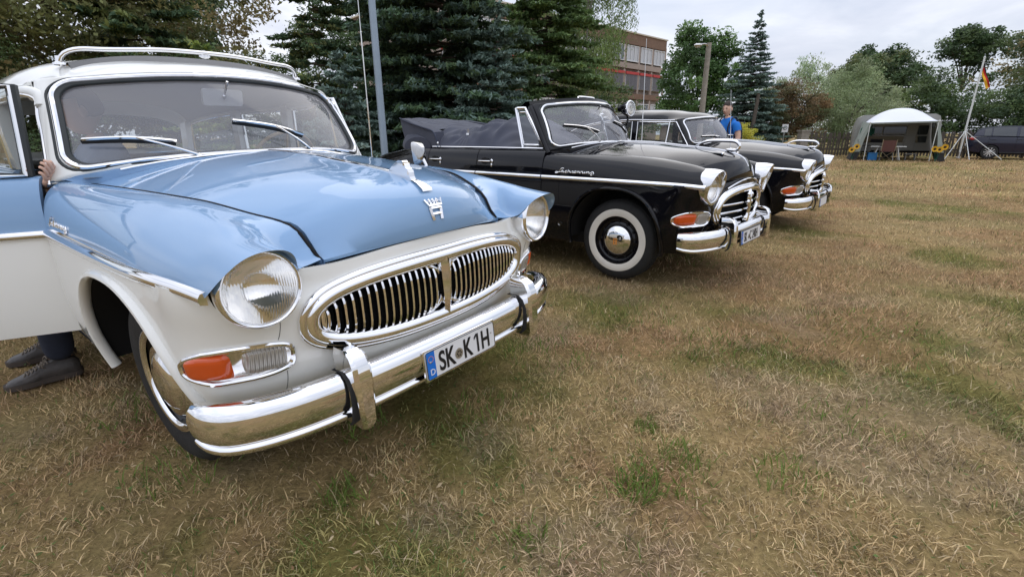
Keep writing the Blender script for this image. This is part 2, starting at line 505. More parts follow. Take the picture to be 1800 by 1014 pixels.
def mul_(a, b, f=1.0):
    x = n.new('ShaderNodeMixRGB'); x.blend_type = 'MULTIPLY'; x.inputs[0].default_value = f; l.new(a, x.inputs[1]); l.new(b, x.inputs[2]); return x.outputs[0]
rf_ = ramp_(fine, .3, .7, (.45, .42, .38, 1), (1.15, 1.12, 1.05, 1)); rm_ = ramp_(med, .3, .7, (.72, .74, .66, 1), (1.12, 1.08, 1.04, 1)); rfar = ramp_(far, .35, .65, (.86, .92, .82, 1), (1.1, 1.05, 1.0, 1))
l.new(mul_(mul_(mul_(at.outputs['Color'], rf_.outputs[0]), rm_.outputs[0]), rfar.outputs[0]), bs.inputs['Base Color'])
bp = n.new('ShaderNodeBump'); bp.inputs['Strength'].default_value = .8; bp.inputs['Distance'].default_value = .03; l.new(fine.outputs['Fac'], bp.inputs['Height']); l.new(bp.outputs[0], bs.inputs['Normal'])
tag(raw_mesh('ground', np.stack([GX, GY, GZ], -1).reshape(-1, 3), np.array(Fg), [mg], colors=gcol * .68), kind='structure')  # soil colour darkened to paint the shade between the tufts

def leaf_mat(name, rough=.6, trans=.25, spec=.3):
    m_ = D.materials.new(name); m_.use_nodes = True
    n, l = m_.node_tree.nodes, m_.node_tree.links
    b = n['Principled BSDF']; b.inputs['Roughness'].default_value = rough; b.inputs['Specular IOR Level'].default_value = spec
    a = n.new('ShaderNodeVertexColor'); a.layer_name = 'Col'; l.new(a.outputs['Color'], b.inputs['Base Color'])
    if trans:
        t = n.new('ShaderNodeBsdfTranslucent'); l.new(a.outputs['Color'], t.inputs[0])
        mx = n.new('ShaderNodeMixShader'); mx.inputs[0].default_value = trans
        l.new(b.outputs[0], mx.inputs[1]); l.new(t.outputs[0], mx.inputs[2]); l.new(mx.outputs[0], n['Material Output'].inputs[0])
    return m_
M['grass'] = leaf_mat('grass_blades', .75, .34, .15)
M['leaf'] = leaf_mat('foliage', .55, .36, .35)
M['needle'] = leaf_mat('conifer_needles', .6, .28, .25)
M['bark'] = mat('bark', (.085, .065, .05), .9, bump=(30, .8), noise=(9, .35))
M['birchbark'] = mat('grey_bark', (.22, .20, .17), .9, bump=(30, .6), noise=(7, .4))

def blades(name, x, y, L, w, tilt, col, seg, label=None, az=None):
    n_ = len(x); az = rng.random(n_) * 2 * PI if az is None else az
    dx, dy = np.cos(az), np.sin(az)
    fa = rng.random(n_) * 2 * PI                     # blade width direction is independent of the lean
    wx, wy = np.cos(fa) * w / 2, np.sin(fa) * w / 2
    z0 = np.full(n_, -.016)
    tip_h = L * np.cos(tilt); tip_d = L * np.sin(tilt)
    P0 = np.stack([x - wx, y - wy, z0], -1); P1 = np.stack([x + wx, y + wy, z0], -1)
    tipp = np.stack([x + dx * tip_d, y + dy * tip_d, z0 + tip_h], -1)
    if seg == 1:
        V = np.stack([P0, P1, tipp], 1).reshape(-1, 3); F = np.arange(n_ * 3).reshape(-1, 3); k = 3
    else:
        f = .55; up = (.015 + .10 * rng.random(n_)) * L
        mid = np.stack([x + dx * tip_d * f * .75, y + dy * tip_d * f * .75, z0 + tip_h * f + up], -1); o = np.stack([wx, wy, 0 * wx], -1) * .85
        V = np.stack([P0, P1, mid + o, mid - o, tipp], 1).reshape(-1, 3); b = np.arange(n_)[:, None] * 5
        F = np.concatenate([b + np.array([[0, 1, 2]]), b + np.array([[0, 2, 3]]), b + np.array([[3, 2, 4]])]); k = 5
    c = np.repeat(col, k, 0)
    o_ = raw_mesh(name, V, F, [M['grass']], smooth=False, colors=c)
    return tag(o_, kind='stuff', label=label)

def scatter(n_, r0, r1, half=66):
    r = np.sqrt(rng.random(n_) * (r1**2 - r0**2) + r0**2); a = rad(half) * (rng.random(n_) * 2 - 1)
    return r * np.sin(a), r * np.cos(a), r
def grass_band(n_, r0, r1, Lr, wr, tl, seg, name):
    x, y, r = scatter(n_, r0, r1)
    c, wg = field_color(x, y, r)
    cl = fbm(x, y, .16, 91, 2)                       # small tufts
    keep = rng.random(n_) < np.clip(.35 + 1.3 * (cl - .25), .1, 1)
    bare = smoothstep(.60, .72, fbm(x, y, .42, 121, 2)); keep &= rng.random(n_) > .42 * bare
    if seg == 1 and Lr[1] < .04: keep[:] = True
    keep &= ~under_car(x, y) | (rng.random(n_) < .25)
    x, y, r, c, wg, cl = x[keep], y[keep], r[keep], c[keep], wg[keep], cl[keep]; m_ = len(x)
    L = (Lr[0] + (Lr[1] - Lr[0]) * rng.random(m_)**1.6) * (.75 + .6 * cl); w = wr[0] + (wr[1] - wr[0]) * rng.random(m_)
    tilt = rad(tl[0]) + rad(tl[1] - tl[0]) * rng.random(m_)
    br = (.30 + 1.25 * rng.random(m_)**1.15)[:, None] * (.72 + .56 * fbm(x, y, .22, 61, 2))[:, None]  # random blade tone, its range widened to paint shade between clumps
    col = c * br
    pick = rng.random(m_); q = pick < .05 + .17 * wg; col[q] = GREEN * (.6 + .9 * rng.random(q.sum()))[:, None]
    q = pick > .94; col[q] = np.array([.70, .56, .36]) * (.7 + .5 * rng.random(q.sum()))[:, None]
    base = fbm(x, y, .5, 17, 2) * 2 * PI * 2.2
    az = base + rng.normal(0, 1.9, m_)
    return blades(name, x, y, L, w, tilt, np.clip(col, .01, .9), seg, az=az)
grass_band(150000, .85, 3.2, (.018, .060), (.0024, .0048), (34, 88), 2, 'grass')
grass_band(190000, .85, 3.6, (.014, .034), (.0018, .0032), (76, 91), 1, 'grass')      # flat thatch between the tufts
grass_band(190000, 3.0, 7.0, (.028, .070), (.0045, .0085), (20, 80), 1, 'grass')
grass_band(180000, 6.8, 14, (.03, .068), (.007, .012), (15, 72), 1, 'grass')
grass_band(130000, 13.5, 32, (.045, .10), (.016, .028), (10, 65), 1, 'grass')
# fresh green tufts and broad-leaved weeds
gx, gy, gL, gw, gc, gt = [], [], [], [], [], []
for (tx, ty, rad_, n_, L0) in ((.59, 1.86, .06, 80, .05), (.70, 1.66, .11, 90, .07), (.46, 1.47, .08, 150, .085), (.50, 1.62, .10, 50, .06), (.62, 1.50, .12, 70, .05), (1.05, 1.55, .15, 110, .06), (-.62, 1.45, .10, 90, .08), (-.15, 2.05, .16, 120, .07), (1.5, 1.9, .22, 120, .06), (1.25, 2.7, .28, 200, .06), (-1.3, 1.6, .2, 110, .08), (.9, 3.3, .3, 160, .06), (2.4, 3.0, .4, 180, .06), (-.7, 1.9, .14, 110, .09), (.05, 1.25, .07, 60, .06), (-1.75, 2.05, .25, 160, .08), (2.0, 4.9, .4, 200, .06), (.2, 2.6, .25, 160, .07)):
    r_ = rad_ * np.sqrt(rng.random(n_)); a_ = rng.random(n_) * 2 * PI
    gx.append(tx + r_ * np.cos(a_)); gy.append(ty + r_ * np.sin(a_)); gL.append(L0 * (.5 + .8 * rng.random(n_))); gw.append(.003 + .003 * rng.random(n_)); gt.append(rad(15) + rad(60) * rng.random(n_))
    gc.append(np.array([.13, .21, .05])[None] * (.6 + .8 * rng.random(n_))[:, None] + np.array([.05, .03, 0])[None] * rng.random(n_)[:, None])
blades('grass', np.concatenate(gx), np.concatenate(gy), np.concatenate(gL), np.concatenate(gw), np.concatenate(gt), np.concatenate(gc), 2)

# thin pale seed stalks standing above the mown turf
x_, y_, r_ = scatter(2600, .95, 9); k_ = fbm(x_, y_, .8, 141, 2) > .47; x_, y_ = x_[k_], y_[k_]; m_ = len(x_)
blades('grass', x_, y_, .05 + .07 * rng.random(m_), .0016 + .0012 * rng.random(m_), rad(5) + rad(45) * rng.random(m_), np.array([.62, .50, .30])[None] * (.6 + .6 * rng.random(m_))[:, None], 2)
# small broad weed leaves and dry leaf litter lying in the turf
def litter(n_, r0, r1, cols, ln, seed):
    x, y, r = scatter(n_, r0, r1); k = fbm(x, y, .7, seed, 2) > .5; x, y = x[k], y[k]; m_ = len(x)
    c = np.stack([x, y, .004 + .02 * rng.random(m_)], -1); a_ = rng.random(m_) * 2 * PI; tl = rng.normal(0, .35, m_)
    u_ = np.stack([np.cos(a_), np.sin(a_), tl], -1) * (ln * (.6 + .8 * rng.random(m_)))[:, None]; v_ = np.stack([-np.sin(a_), np.cos(a_), rng.normal(0, .3, m_)], -1) * (ln * .42 * (.7 + .6 * rng.random(m_)))[:, None]
    V = np.stack([c - u_, c + v_, c + u_, c - v_], 1).reshape(-1, 3); col = np.array(cols)[rng.integers(len(cols), size=m_)] * (.7 + .6 * rng.random(m_))[:, None]
    tag(raw_mesh('weeds', V, np.arange(m_ * 4).reshape(-1, 4), [M['grass']], smooth=False, colors=np.repeat(col, 4, 0)), kind='stuff')
litter(2600, .9, 5, [(.10, .17, .05), (.13, .19, .06), (.08, .14, .04)], .010, 201)
litter(3000, .9, 7, [(.40, .27, .15), (.55, .43, .27), (.28, .17, .09)], .012, 203)
# ------------------------------------------------------------------ trees
def quads(C_, Uv, Vv, col):
    """diamond shaped leaves: centre, half length vector, half width vector"""
    V = np.stack([C_ - Uv, C_ + Vv * 1.0, C_ + Uv, C_ - Vv * 1.0], 1).reshape(-1, 3)
    F = np.arange(len(C_) * 4).reshape(-1, 4)
    return V, F, np.repeat(col, 4, 0)
def unit(v): return v / (np.linalg.norm(v, axis=-1, keepdims=True) + 1e-9)
def rand_unit(r, n_): return unit(r.normal(size=(n_, 3)))

def tree_obj(name, loc, label, group, kind='tree'):
    t = empty(name, loc); return tag(t, label, kind, group)

def trunk_mesh(parent, H, r0, limbs, m_, lean=(0, 0), r=None):
    mb = MB(); zz = np.linspace(-.1, H, 12)
    px_ = lean[0] * (zz / H)**1.3 + .02 * H * .3 * np.sin(zz * 1.7); py_ = lean[1] * (zz / H)**1.3
    pth = np.stack([px_, py_, zz], -1); mb.tube(pth, r0 * (1 - .85 * np.linspace(0, 1, 12)) + .015, 8)
    mb.build('trunk', [m_], parent)
    if limbs:
        for a_, b_, rr_ in limbs:
            mb = MB(); a_ = np.array(a_); b_ = np.array(b_); q = (a_ + b_) / 2 + np.array([0, 0, .08 * np.linalg.norm(b_ - a_)])
            mb.tube(smooth_path([a_, q, b_], 7), np.linspace(rr_, rr_ * .3, 7), 6); mb.build('limb', [m_], parent)

def broadleaf(name, loc, label, group, H, R, z0, cols, seed, n_cl=160, n_lf=90, leaf=.09, clump=.45, squash=1.0, trunk=.16, gap=.25, bark='bark', droop=0.0, kind='tree', top_pow=1.0):
    r = np.random.default_rng(seed); t = tree_obj(name, loc, label, group, kind)
    zc = (H + z0) / 2; hz = (H - z0) / 2; near = loc[1] < 26; leaf *= .62 if near else .72; n_lf = int(n_lf * (1.9 if near else 1.5))
    d = rand_unit(r, n_cl); rho = r.random(n_cl)**(1 / 2.2); rho = .35 + .65 * rho
    lob = 1 + .22 * np.sin(3 * np.arctan2(d[:, 1], d[:, 0]) + seed) + .15 * np.sin(5 * d[:, 2] * 3 + seed)
    cen = d * rho[:, None] * lob[:, None] * np.array([R, R, hz]) 
    taper = np.clip(1 - (np.clip(cen[:, 2] / hz, 0, 1))**2 * (1 - 1 / (1 + top_pow)), .2, 1); cen[:, :2] *= taper[:, None]
    cen[:, 2] += zc
    cs = clump * (.6 + .8 * r.random(n_cl)); shade = .65 + .7 * r.random(n_cl)
    idx = np.repeat(np.arange(n_cl), n_lf); N = len(idx)
    off = np.clip(r.normal(size=(N, 3)), -1.2, 1.2) * np.array([1, 1, .7]) * .5; p = cen[idx] + off * cs[idx][:, None]
    if droop: p[:, 2] -= droop * r.random(N)**2 * cs[idx] * 2
    nrm = unit(rand_unit(r, N) + np.array([0, 0, .7]) + d[idx] * .4)
    u_ = unit(np.cross(nrm, rand_unit(r, N))); 
    if droop: u_ = unit(u_ + np.array([0, 0, -1.6 * min(droop, 1)]))
    v_ = unit(np.cross(nrm, u_)); ls = leaf * (.6 + .8 * r.random(N))
    ck = r.random(n_cl); base = np.array(cols)[np.minimum((ck * len(cols)).astype(int), len(cols) - 1)]
    col = base[idx] * (shade[idx] * (.65 + .7 * r.random(N)))[:, None]
    V, F, c = quads(p, u_ * ls[:, None], v_ * (ls * (.28 if droop else .5))[:, None], np.clip(col * 2.25, .006, .6))
    tag(raw_mesh('crown', V, F, [M['leaf']], t, smooth=False, colors=c), kind='stuff')
    limbs = []
    for k in r.choice(n_cl, min(9, n_cl), replace=False):
        zb = max(z0 * .75, cen[k][2] * .55); limbs.append(((0, 0, zb), tuple(cen[k] * np.array([.85, .85, 1])), trunk * .35))
    trunk_mesh(t, H * .8, trunk, limbs, M[bark])
    return t

def conifer(name, loc, label, group, H, R, cols, seed, whorl=.34, nb=9, twigs=9, tuft=.13, z0=.35, droop=.25, power=.85, dens=5, trunk=.14, bare=0.0):
    tuft *= .60; dens *= 1.75
    r = np.random.default_rng(seed); t = tree_obj(name, loc, label, group)
    C_, U_, V_, K_ = [], [], [], []; limbs = MB()
    cols = np.array(cols); z = z0
    while z < H - .1:
        f = (z - z0) / (H - z0); Lm = R * (1 - f)**power * (1.0 if f > .06 else .85)
        nb_ = max(4, int(nb * (.5 + .5 * (1 - f))))
        for k in range(nb_):
            a = 2 * PI * (k + r.random() * .8) / nb_ + z * 7; L = max(.10, Lm * (.72 + .42 * r.random()))
            d = np.array([math.cos(a), math.sin(a), 0]); s = np.linspace(.0, 1, 8)
            slope = .25 * f + .05 * r.random()
            pz = z + (r.random() - .5) * whorl * .9 + L * (slope * s - droop * s**1.6 + (droop * .45) * s**4) + (.25 * L * s if f > .85 else 0)
            bp_ = d[None] * (L * s)[:, None]; bp_[:, 2] = pz
            if L > .45: limbs.tube(bp_, np.linspace(.022, .005, 8) * (.5 + L * .35), 4, caps=False)
            side = np.array([-d[1], d[0], 0]); nt_ = max(3, int(twigs * L / R + 3))
            for q in range(nt_):
                sp = .18 + .82 * (q + r.random() * .7) / nt_; sp = min(sp, 1.0)
                o = np.array([np.interp(sp, s, bp_[:, i]) for i in range(3)])
                for sg in ((-1, 1) if q < nt_ - 1 else (0,)):
                    tl = L * (.34 * (1 - sp) + .10) * (.7 + .6 * r.random()); td = unit(d * (.75 + .3 * r.random()) + side * sg * .85 + np.array([0, 0, -.18 + .22 * r.random()]))
                    m_ = max(2, int(dens * tl / .35) + 1)
                    ss = (np.arange(m_) + r.random(m_) * .8) / m_
                    for _ in range(2):
                        c = o + td * (tl * ss)[:, None] + r.normal(size=(m_, 3)) * .018
                        uu = unit(td[None] + r.normal(size=(m_, 3)) * .62); vv = unit(np.cross(uu, r.normal(size=(m_, 3)) * .6 + np.array([0, 0, 1.0])))
                        ls = tuft * (.65 + .7 * r.random(m_))
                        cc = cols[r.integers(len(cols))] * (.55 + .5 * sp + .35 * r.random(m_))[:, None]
                        C_.append(c); U_.append(uu * ls[:, None]); V_.append(vv * (ls * .36)[:, None]); K_.append(cc)
        z += whorl * (.75 + .5 * r.random()) * (1 - .35 * f)
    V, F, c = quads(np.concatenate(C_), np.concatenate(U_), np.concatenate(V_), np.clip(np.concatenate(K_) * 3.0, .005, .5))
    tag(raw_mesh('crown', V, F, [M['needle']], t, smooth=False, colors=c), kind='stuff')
    limbs.build('branches', [M['bark']], t)['kind'] = 'stuff'
    trunk_mesh(t, H * .97, trunk, None, M['bark'])
    return t

GA, GB = 'trees behind the parked cars', 'trees along the far fence'
DKG = [(.035, .058, .024), (.045, .070, .028), (.058, .082, .032), (.030, .050, .024)]
BLU = [(.052, .076, .064), (.070, .098, .083), (.036, .054, .044), (.084, .112, .096)]
DSP = [(.026, .044, .024), (.036, .058, .030), (.045, .066, .032)]
YGR = [(.10, .125, .030), (.13, .15, .035), (.07, .10, .028)]
OLV = [(.085, .092, .036), (.115, .108, .045), (.066, .082, .034), (.14, .115, .056)]
# left, behind the wagon
broadleaf('broadleaf_tree', (-11.6, 13.6, 0), 'large olive brown leafy tree at left behind the roof rack', GA, 8.5, 4.2, .6, OLV, 101, 470, 120, .10, .74, trunk=.2)
broadleaf('broadleaf_tree', (-11.6, 33.0, 0), 'distant dark tree seen between the thin spruce and the blue pole', GA, 9.0, 2.7, .3, DKG, 131, 170, 90, .13, .7, trunk=.2)
broadleaf('broadleaf_tree', (-22.0, 33.0, 0), 'distant olive tree behind the olive brown tree on the left', GA, 9.5, 3.4, .3, OLV, 132, 190, 90, .13, .7, trunk=.2)
broadleaf('leafy_bush', (-10.6, 10.8, 0), 'round grey green bush at far left under the olive tree', GA, 3.3, 1.5, .1, [(.075, .11, .045), (.10, .135, .06), (.06, .09, .04)], 102, 90, 110, .045, .36, trunk=.08, kind='bush')
conifer('conifer_tree', (-8.8, 12.8, 0), 'dark flat branched conifer above the wagon roof', GA, 9.0, 1.75, DSP + [(.075, .088, .030)], 103, .62, 7, 12, .15, 1.6, .12, .7, 6, .16)
conifer('conifer_tree', (-7.0, 12.0, 0), 'yellow green tipped young conifer over the right end of the rack', GA, 3.4, 1.35, YGR + [(.06, .085, .03)], 104, .34, 8, 9, .11, .4, .25, .7, 5)
broadleaf('poplar_tree', (-17.2, 29.0, 0), 'tall narrow poplar between the dark conifer and the sky gap', GA, 14.5, 1.7, .5, DKG, 105, 230, 80, .13, .55, trunk=.2, top_pow=.4)
broadleaf('leafy_bush', (-8.4, 17.5, 0), 'low green bush in the sky gap right of the poplar', GA, 3.7, 2.0, .2, DKG + YGR[:1], 106, 120, 90, .075, .5, trunk=.1, kind='bush')
# conifers between the wagon and the convertible
conifer('conifer_tree', (-5.0, 13.6, 0), 'thin sparse spruce with a bare trunk left of the blue pole', GA, 11.0, 1.3, DSP + OLV[:1], 107, .42, 7, 9, .14, .3, .30, .55, 4, .15)
conifer('conifer_tree', (-3.55, 10.9, 0), 'small blue spruce beside the aerial behind the wagon', GA, 3.0, 1.35, BLU, 108, .26, 9, 9, .095, .2, .18, .8, 5, .07)
conifer('conifer_tree', (-1.75, 13.4, 0), 'big dark blue spruce right of the blue pole', GA, 11.5, 3.0, BLU[:1] + DSP + BLU[2:3], 109, .36, 10, 12, .15, .2, .28, .75, 6, .2)
conifer('conifer_tree', (-.35, 12.0, 0), 'pointed young blue spruce in front of the big dark one', GA, 4.2, 1.5, BLU, 110, .28, 9, 10, .105, .15, .20, .85, 6, .08)
conifer('conifer_tree', (-3.6, 16.0, 0), 'dense dark spruce filling the gap behind the blue pole', GA, 13.0, 2.3, DSP, 111, .42, 9, 11, .18, .2, .3, .7, 5, .2)
conifer('conifer_tree', (1.15, 17.6, 0), 'mid green spruce behind the convertible seats', GA, 11.0, 2.7, [(.048, .075, .028), (.062, .09, .032), (.04, .062, .026)], 112, .40, 9, 11, .17, .2, .34, .75, 5, .18)
broadleaf('birch_tree', (3.15, 22.5, 0), 'light green birch with hanging twigs left of the office block', GA, 13.0, 1.9, .8, [(.075, .105, .035), (.095, .125, .04), (.06, .085, .03)], 113, 230, 90, .10, .62, trunk=.13, bark='birchbark', droop=.8)
broadleaf('leafy_bush', (3.9, 20.0, 0), 'low green shrubs under the birch', GA, 2.6, 1.7, .1, DKG + YGR[:1], 114, 80, 80, .07, .4, trunk=.06, kind='bush')
broadleaf('leafy_bush', (-1.3, 17.0, 0), 'dark undergrowth below the spruces', GA, 1.9, 2.6, .05, DKG, 115, 90, 80, .07, .45, trunk=.06, kind='bush')
# right half
broadleaf('maple_tree', (12.3, 34.5, 0), 'round dark green maple beside the office block', GB, 8.0, 2.65, 1.1, [(.050, .090, .030), (.068, .112, .036), (.040, .072, .026)], 116, 190, 110, .13, .62, trunk=.17, top_pow=1.2)
conifer('conifer_tree', (13.55, 29.5, 0), 'slender blue spruce standing alone behind the man', GB, 7.6, 2.35, BLU, 117, .27, 10, 11, .13, .45, .22, .92, 5, .13)
broadleaf('broadleaf_tree', (16.9, 31.0, 0), 'russet brown leaved tree between the blue spruce and the willow', GB, 4.3, 1.75, .8, [(.105, .072, .036), (.088, .068, .034), (.068, .066, .030), (.12, .078, .038)], 118, 120, 100, .08, .45, trunk=.11)
broadleaf('leafy_bush', (14.9, 30.6, 0), 'dark green shrub left of the russet tree', GB, 3.2, 1.5, .2, [(.04, .055, .022), (.06, .06, .026)], 119, 70, 100, .08, .45, trunk=.08, kind='bush')
broadleaf('willow_tree', (20.6, 31.2, 0), 'pale grey green willow left of the tent', GB, 4.7, 2.8, .3, [(.135, .165, .085), (.11, .14, .07), (.165, .19, .105)], 120, 200, 120, .10, .6, trunk=.16, droop=.35)
broadleaf('willow_tree', (24.0, 42.0, 0), 'distant feathery willow tops behind the pale willow', GB, 6.6, 4.2, 1.0, [(.12, .16, .085), (.15, .18, .10)], 121, 120, 90, .15, .7, trunk=.16, droop=.6)
broadleaf('broadleaf_tree', (30.6, 44.0, 0), 'broad dark green tree rising behind the willow and the tent', GB, 8.0, 3.3, 2.5, DKG + [(.075, .085, .035)], 122, 210, 110, .16, .8, trunk=.25)
broadleaf('broadleaf_tree', (26.9, 33.0, 0), 'bushy olive green tree behind the tent', GB, 4.5, 2.7, .4, DKG + YGR[2:], 123, 150, 110, .10, .6, trunk=.15)
broadleaf('broadleaf_tree', (31.9, 37.0, 0), 'tall open crowned tree left of the flagpole top', GB, 8.2, 1.9, 5.2, DKG, 124, 80, 90, .13, .62, trunk=.16)
broadleaf('broadleaf_tree', (33.0, 32.5, 0), 'tall airy tree with brown tinged leaves at the right edge', GB, 7.7, 2.6, 2.4, DKG[:2] + OLV[1:], 125, 110, 90, .12, .7, trunk=.17)
broadleaf('broadleaf_tree', (29.0, 28.6, 0), 'dense dark tree behind the parked hatchback', GB, 4.1, 2.9, .2, DKG, 126, 160, 110, .10, .6, trunk=.15)
broadleaf('broadleaf_tree', (39.0, 36.0, 0), 'dark tree filling the view beyond the right edge', GB, 7.0, 3.6, .5, DKG, 127, 150, 90, .14, .8, trunk=.18)
broadleaf('flowering_bush', (9.35, 20.6, 0), 'yellow leaved bush right of the man in blue', GB, 1.75, .62, .1, [(.42, .30, .03), (.30, .26, .04), (.16, .17, .04)], 128, 40, 80, .045, .25, trunk=.04, kind='bush')

# ------------------------------------------------------------------ office block
M['panel'] = mat('concrete_panel', (.36, .29, .245), .85, noise=(2.5, .10))
M['brownband'] = mat('brown_cladding', (.20, .125, .085), .85, noise=(3, .15))
M['capwhite'] = mat('pale_coping', (.62, .56, .45), .7)
M['winframe'] = mat('white_window_frame', (.72, .72, .72), .5)
M['winglass'] = mat('office_glass', (.16, .18, .20), .06, 0, .3)
M['curtain'] = mat('pale_curtain', (.55, .56, .58), .9)
M['shutter'] = mat('grey_blind', (.16, .155, .17), .7)
M['redblind'] = mat('red_blind_box', (.48, .035, .03), .5)
bld = empty('office_building', (16.69, 58.06, 0), (0, 0, rad(90 - 46.9)))       # local x runs along the facade away from the camera, -y faces the field
tag(bld, 'three storey brown and beige office block with red blind boxes', 'building')
mb = MB(); mb.box((-15, 6.5, 5.0), (30, 12.4, 10.0)); mb.build('core_wall', [M['panel']], bld, smooth=False)
mb = MB(); mb.box((-15, 6.2, 10.2), (30.1, 12.7, 1.0)); mb.build('parapet', [M['brownband']], bld, smooth=False)
mb = MB(); mb.box((-15, 6.2, 10.75), (30.3, 12.9, .12)); mb.build('coping', [M['capwhite']], bld, smooth=False)
proto = {}
def shared(key, mbf, name, mats, parent, loc, smooth=False):
    if key not in proto: proto[key] = mbf().build(name, mats, parent, smooth); o = proto[key]
    else: o = D.objects.new(name, proto[key].data); link(o, parent)
    o.location = loc; return o
for fl, (zb, zt) in enumerate(((2.75, 4.2), (5.55, 7.05), (8.22, 9.56))):
    for k in range(12):
        x1 = -.07 - k * 2.5; x0 = x1 - 2.05; xc = (x0 + x1) / 2; h = zt - zb
        win = empty('window', (xc, 0, (zb + zt) / 2), parent=bld)
        def pane():
            m = MB(); m.box((0, .02, 0), (2.05, .06, 1.45)); return m
        shared('glass', pane, 'window_glass', [M['winglass']], win, (0, 0, 0))
        def frm():
            m = MB()
            for x_ in (-1.0, -.33, .33, 1.0): m.box((x_, -.05, 0), (.07, .08, 1.46))
            for z_ in (-.70, .70): m.box((0, -.05, z_), (2.08, .085, .07))
            return m
        shared('frame', frm, 'window_frame', [M['winframe']], win, (0, 0, 0))
        if fl == 1:
            def bl():
                m = MB()
                for z_ in np.linspace(-.68, .62, 14): m.box((0, -.12, z_), (2.0, .02, .085))
                return m
            shared('blind', bl, 'blind', [M['shutter']], win, (0, 0, 0))
            def rb():
                m = MB(); m.box((0, -.14, .78), (2.25, .12, .24)); return m
            shared('redbox', rb, 'blind_box', [M['redblind']], win, (0, 0, 0))
        elif (k * 7 + fl * 3) % 4 != 3:
            def cu_():
                m = MB()
                for x_ in (-.66, 0, .66): m.box((x_, -.02, .0), (.50, .02, 1.36))
                return m
            shared('curtain', cu_, 'curtain', [M['curtain']], win, (0, 0, 0))
    for k in range(13):
        def pier():
            m = MB(); m.box((0, -.03, 0), (.30, .10, 2.2)); return m
        shared('pier', pier, 'wall_pier', [M['panel']], bld, (.12 - k * 2.5 - .02, 0, (zb + zt) / 2))
for zz in (4.9, 7.75):
    mb = MB(); mb.box((-15, -.03, zz), (30.02, .12, .50)); mb.build('spandrel_band', [M['brownband'] if zz < 7 else M['panel']], bld, smooth=False)

# ------------------------------------------------------------------ poles, fence, gate pier, sign
M['polegrey'] = mat('galvanised_steel', (.30, .37, .44), .45, .35, noise=(3, .12))
M['concrete'] = mat('weathered_concrete', (.30, .27, .23), .9, noise=(8, .25), bump=(20, .3))
M['wood'] = mat('weathered_wood', (.095, .080, .065), .9, noise=(9, .35))
M['white'] = mat('white_paint', (.74, .74, .73), .45)
pl = empty('steel_pole', (-2.33, 9.2, 0)); tag(pl, 'tall blue grey steel pole between the wagon and the convertible', 'pole')
mb = MB(); mb.tube([(0, 0, -.05), (-.01, 0, 3.0), (-.02, 0, 7.5)], [.066, .061, .054], 16); mb.build('shaft', [M['polegrey']], pl)
mb = MB(); mb.lathe([(0, .12), (.03, .12), (.035, .075), (.10, .072)], 16, axis='z'); mb.build('base_collar', [M['polegrey']], pl)
lp_ = empty('street_lamp', (8.12, 22.0, 0)); tag(lp_, 'concrete lamp post with a small side lamp left of the maple', 'street lamp')
mb = MB(); mb.tube([(0, 0, -.1), (0, 0, 4.75)], [.125, .10], 10); mb.build('post', [M['concrete']], lp_)
mb = MB(); mb.tube(smooth_path([(0, 0, 4.55), (-.12, -.1, 4.66), (-.42, -.25, 4.66)], 8), .03, 6); mb.build('arm', [M['steel']], lp_)
mb = MB(); mb.ball((-.55, -.3, 4.62), (.17, .11, .07), 12, 7); mb.build('lamp_head', [M['steel']], lp_)
mb = MB(); mb.ball((-.55, -.3, 4.57), (.12, .08, .05), 10, 6); mb.build('lamp_glass', [M['lens']], lp_)
wp = empty('wooden_post', (13.17, 28.0, 0)); tag(wp, 'thin leaning wooden post in front of the blue spruce', 'post')
mb = MB(); mb.tube([(-.02, 0, -.05), (.05, 0, 1.7), (.12, 0, 3.25)], [.11, .10, .085], 8); mb.build('shaft', [M['wood']], wp)
fence = empty('picket_fence', (16.3, 27.6, 0), (0, 0, rad(-22))); tag(fence, 'dark weathered wooden picket fence behind the tent', 'fence')
pk = None
for k in range(118):
    def pick():
        m = MB(); m.prism([(-.04, 0, .03), (.04, 0, .03), (.04, 0, 1.16), (0, 0, 1.24), (-.04, 0, 1.16)], (0, -.012, 0), (0, .012, 0)); return m
    o = shared('picket', pick, 'picket', [M['wood']], fence, (.135 * k, 0, .02 * math.sin(k * 1.7)))
    o.rotation_euler = (0, rad(2.0 * math.sin(k * 2.3)), 0)
for z_ in (.35, .95):
    mb = MB(); mb.box((8.0, .035, z_), (16.2, .04, .08)); mb.build('rail', [M['wood']], fence, smooth=False)
for k in range(8):
    mb = MB(); mb.box((.02 + 2.25 * k, .10, .62), (.10, .10, 1.30)); mb.build('fence_post', [M['wood']], fence, smooth=False)
gp = empty('gate_pier', (15.95, 27.8, 0)); tag(gp, 'pale stone gate pier at the left end of the fence', 'pier')
mb = MB(); mb.box((0, 0, .62), (.42, .42, 1.3)); mb.build('pier_shaft', [M['concrete']], gp, smooth=False)
mb = MB(); mb.box((0, 0, 1.31), (.52, .52, .09)); mb.build('pier_cap', [M['concrete']], gp, smooth=False)
sg_ = empty('notice_sign', (15.2, 28.4, 0)); tag(sg_, 'small white notice sign on a post left of the gate pier', 'sign')
mb = MB(); mb.tube([(0, 0, -.05), (0, 0, 1.55)], .025, 6); mb.build('post', [M['steel']], sg_)
mb = MB(); mb.box((0, -.03, 1.45), (.34, .012, .42)); mb.build('sign_board', [M['white']], sg_, smooth=False)
mb = MB(); th = np.linspace(0, 2 * PI, 24, endpoint=False); mb.tube(np.stack([.10 * np.cos(th), np.full(24, -.042), 1.47 + .10 * np.sin(th)], -1), .018, 5, True); mb.build('sign_ring', [M['shutter']], sg_)
gar = empty('garage_building', (-3.3, 24.0, 0), (0, 0, rad(12))); tag(gar, 'low white garage glimpsed under the spruces', 'building')
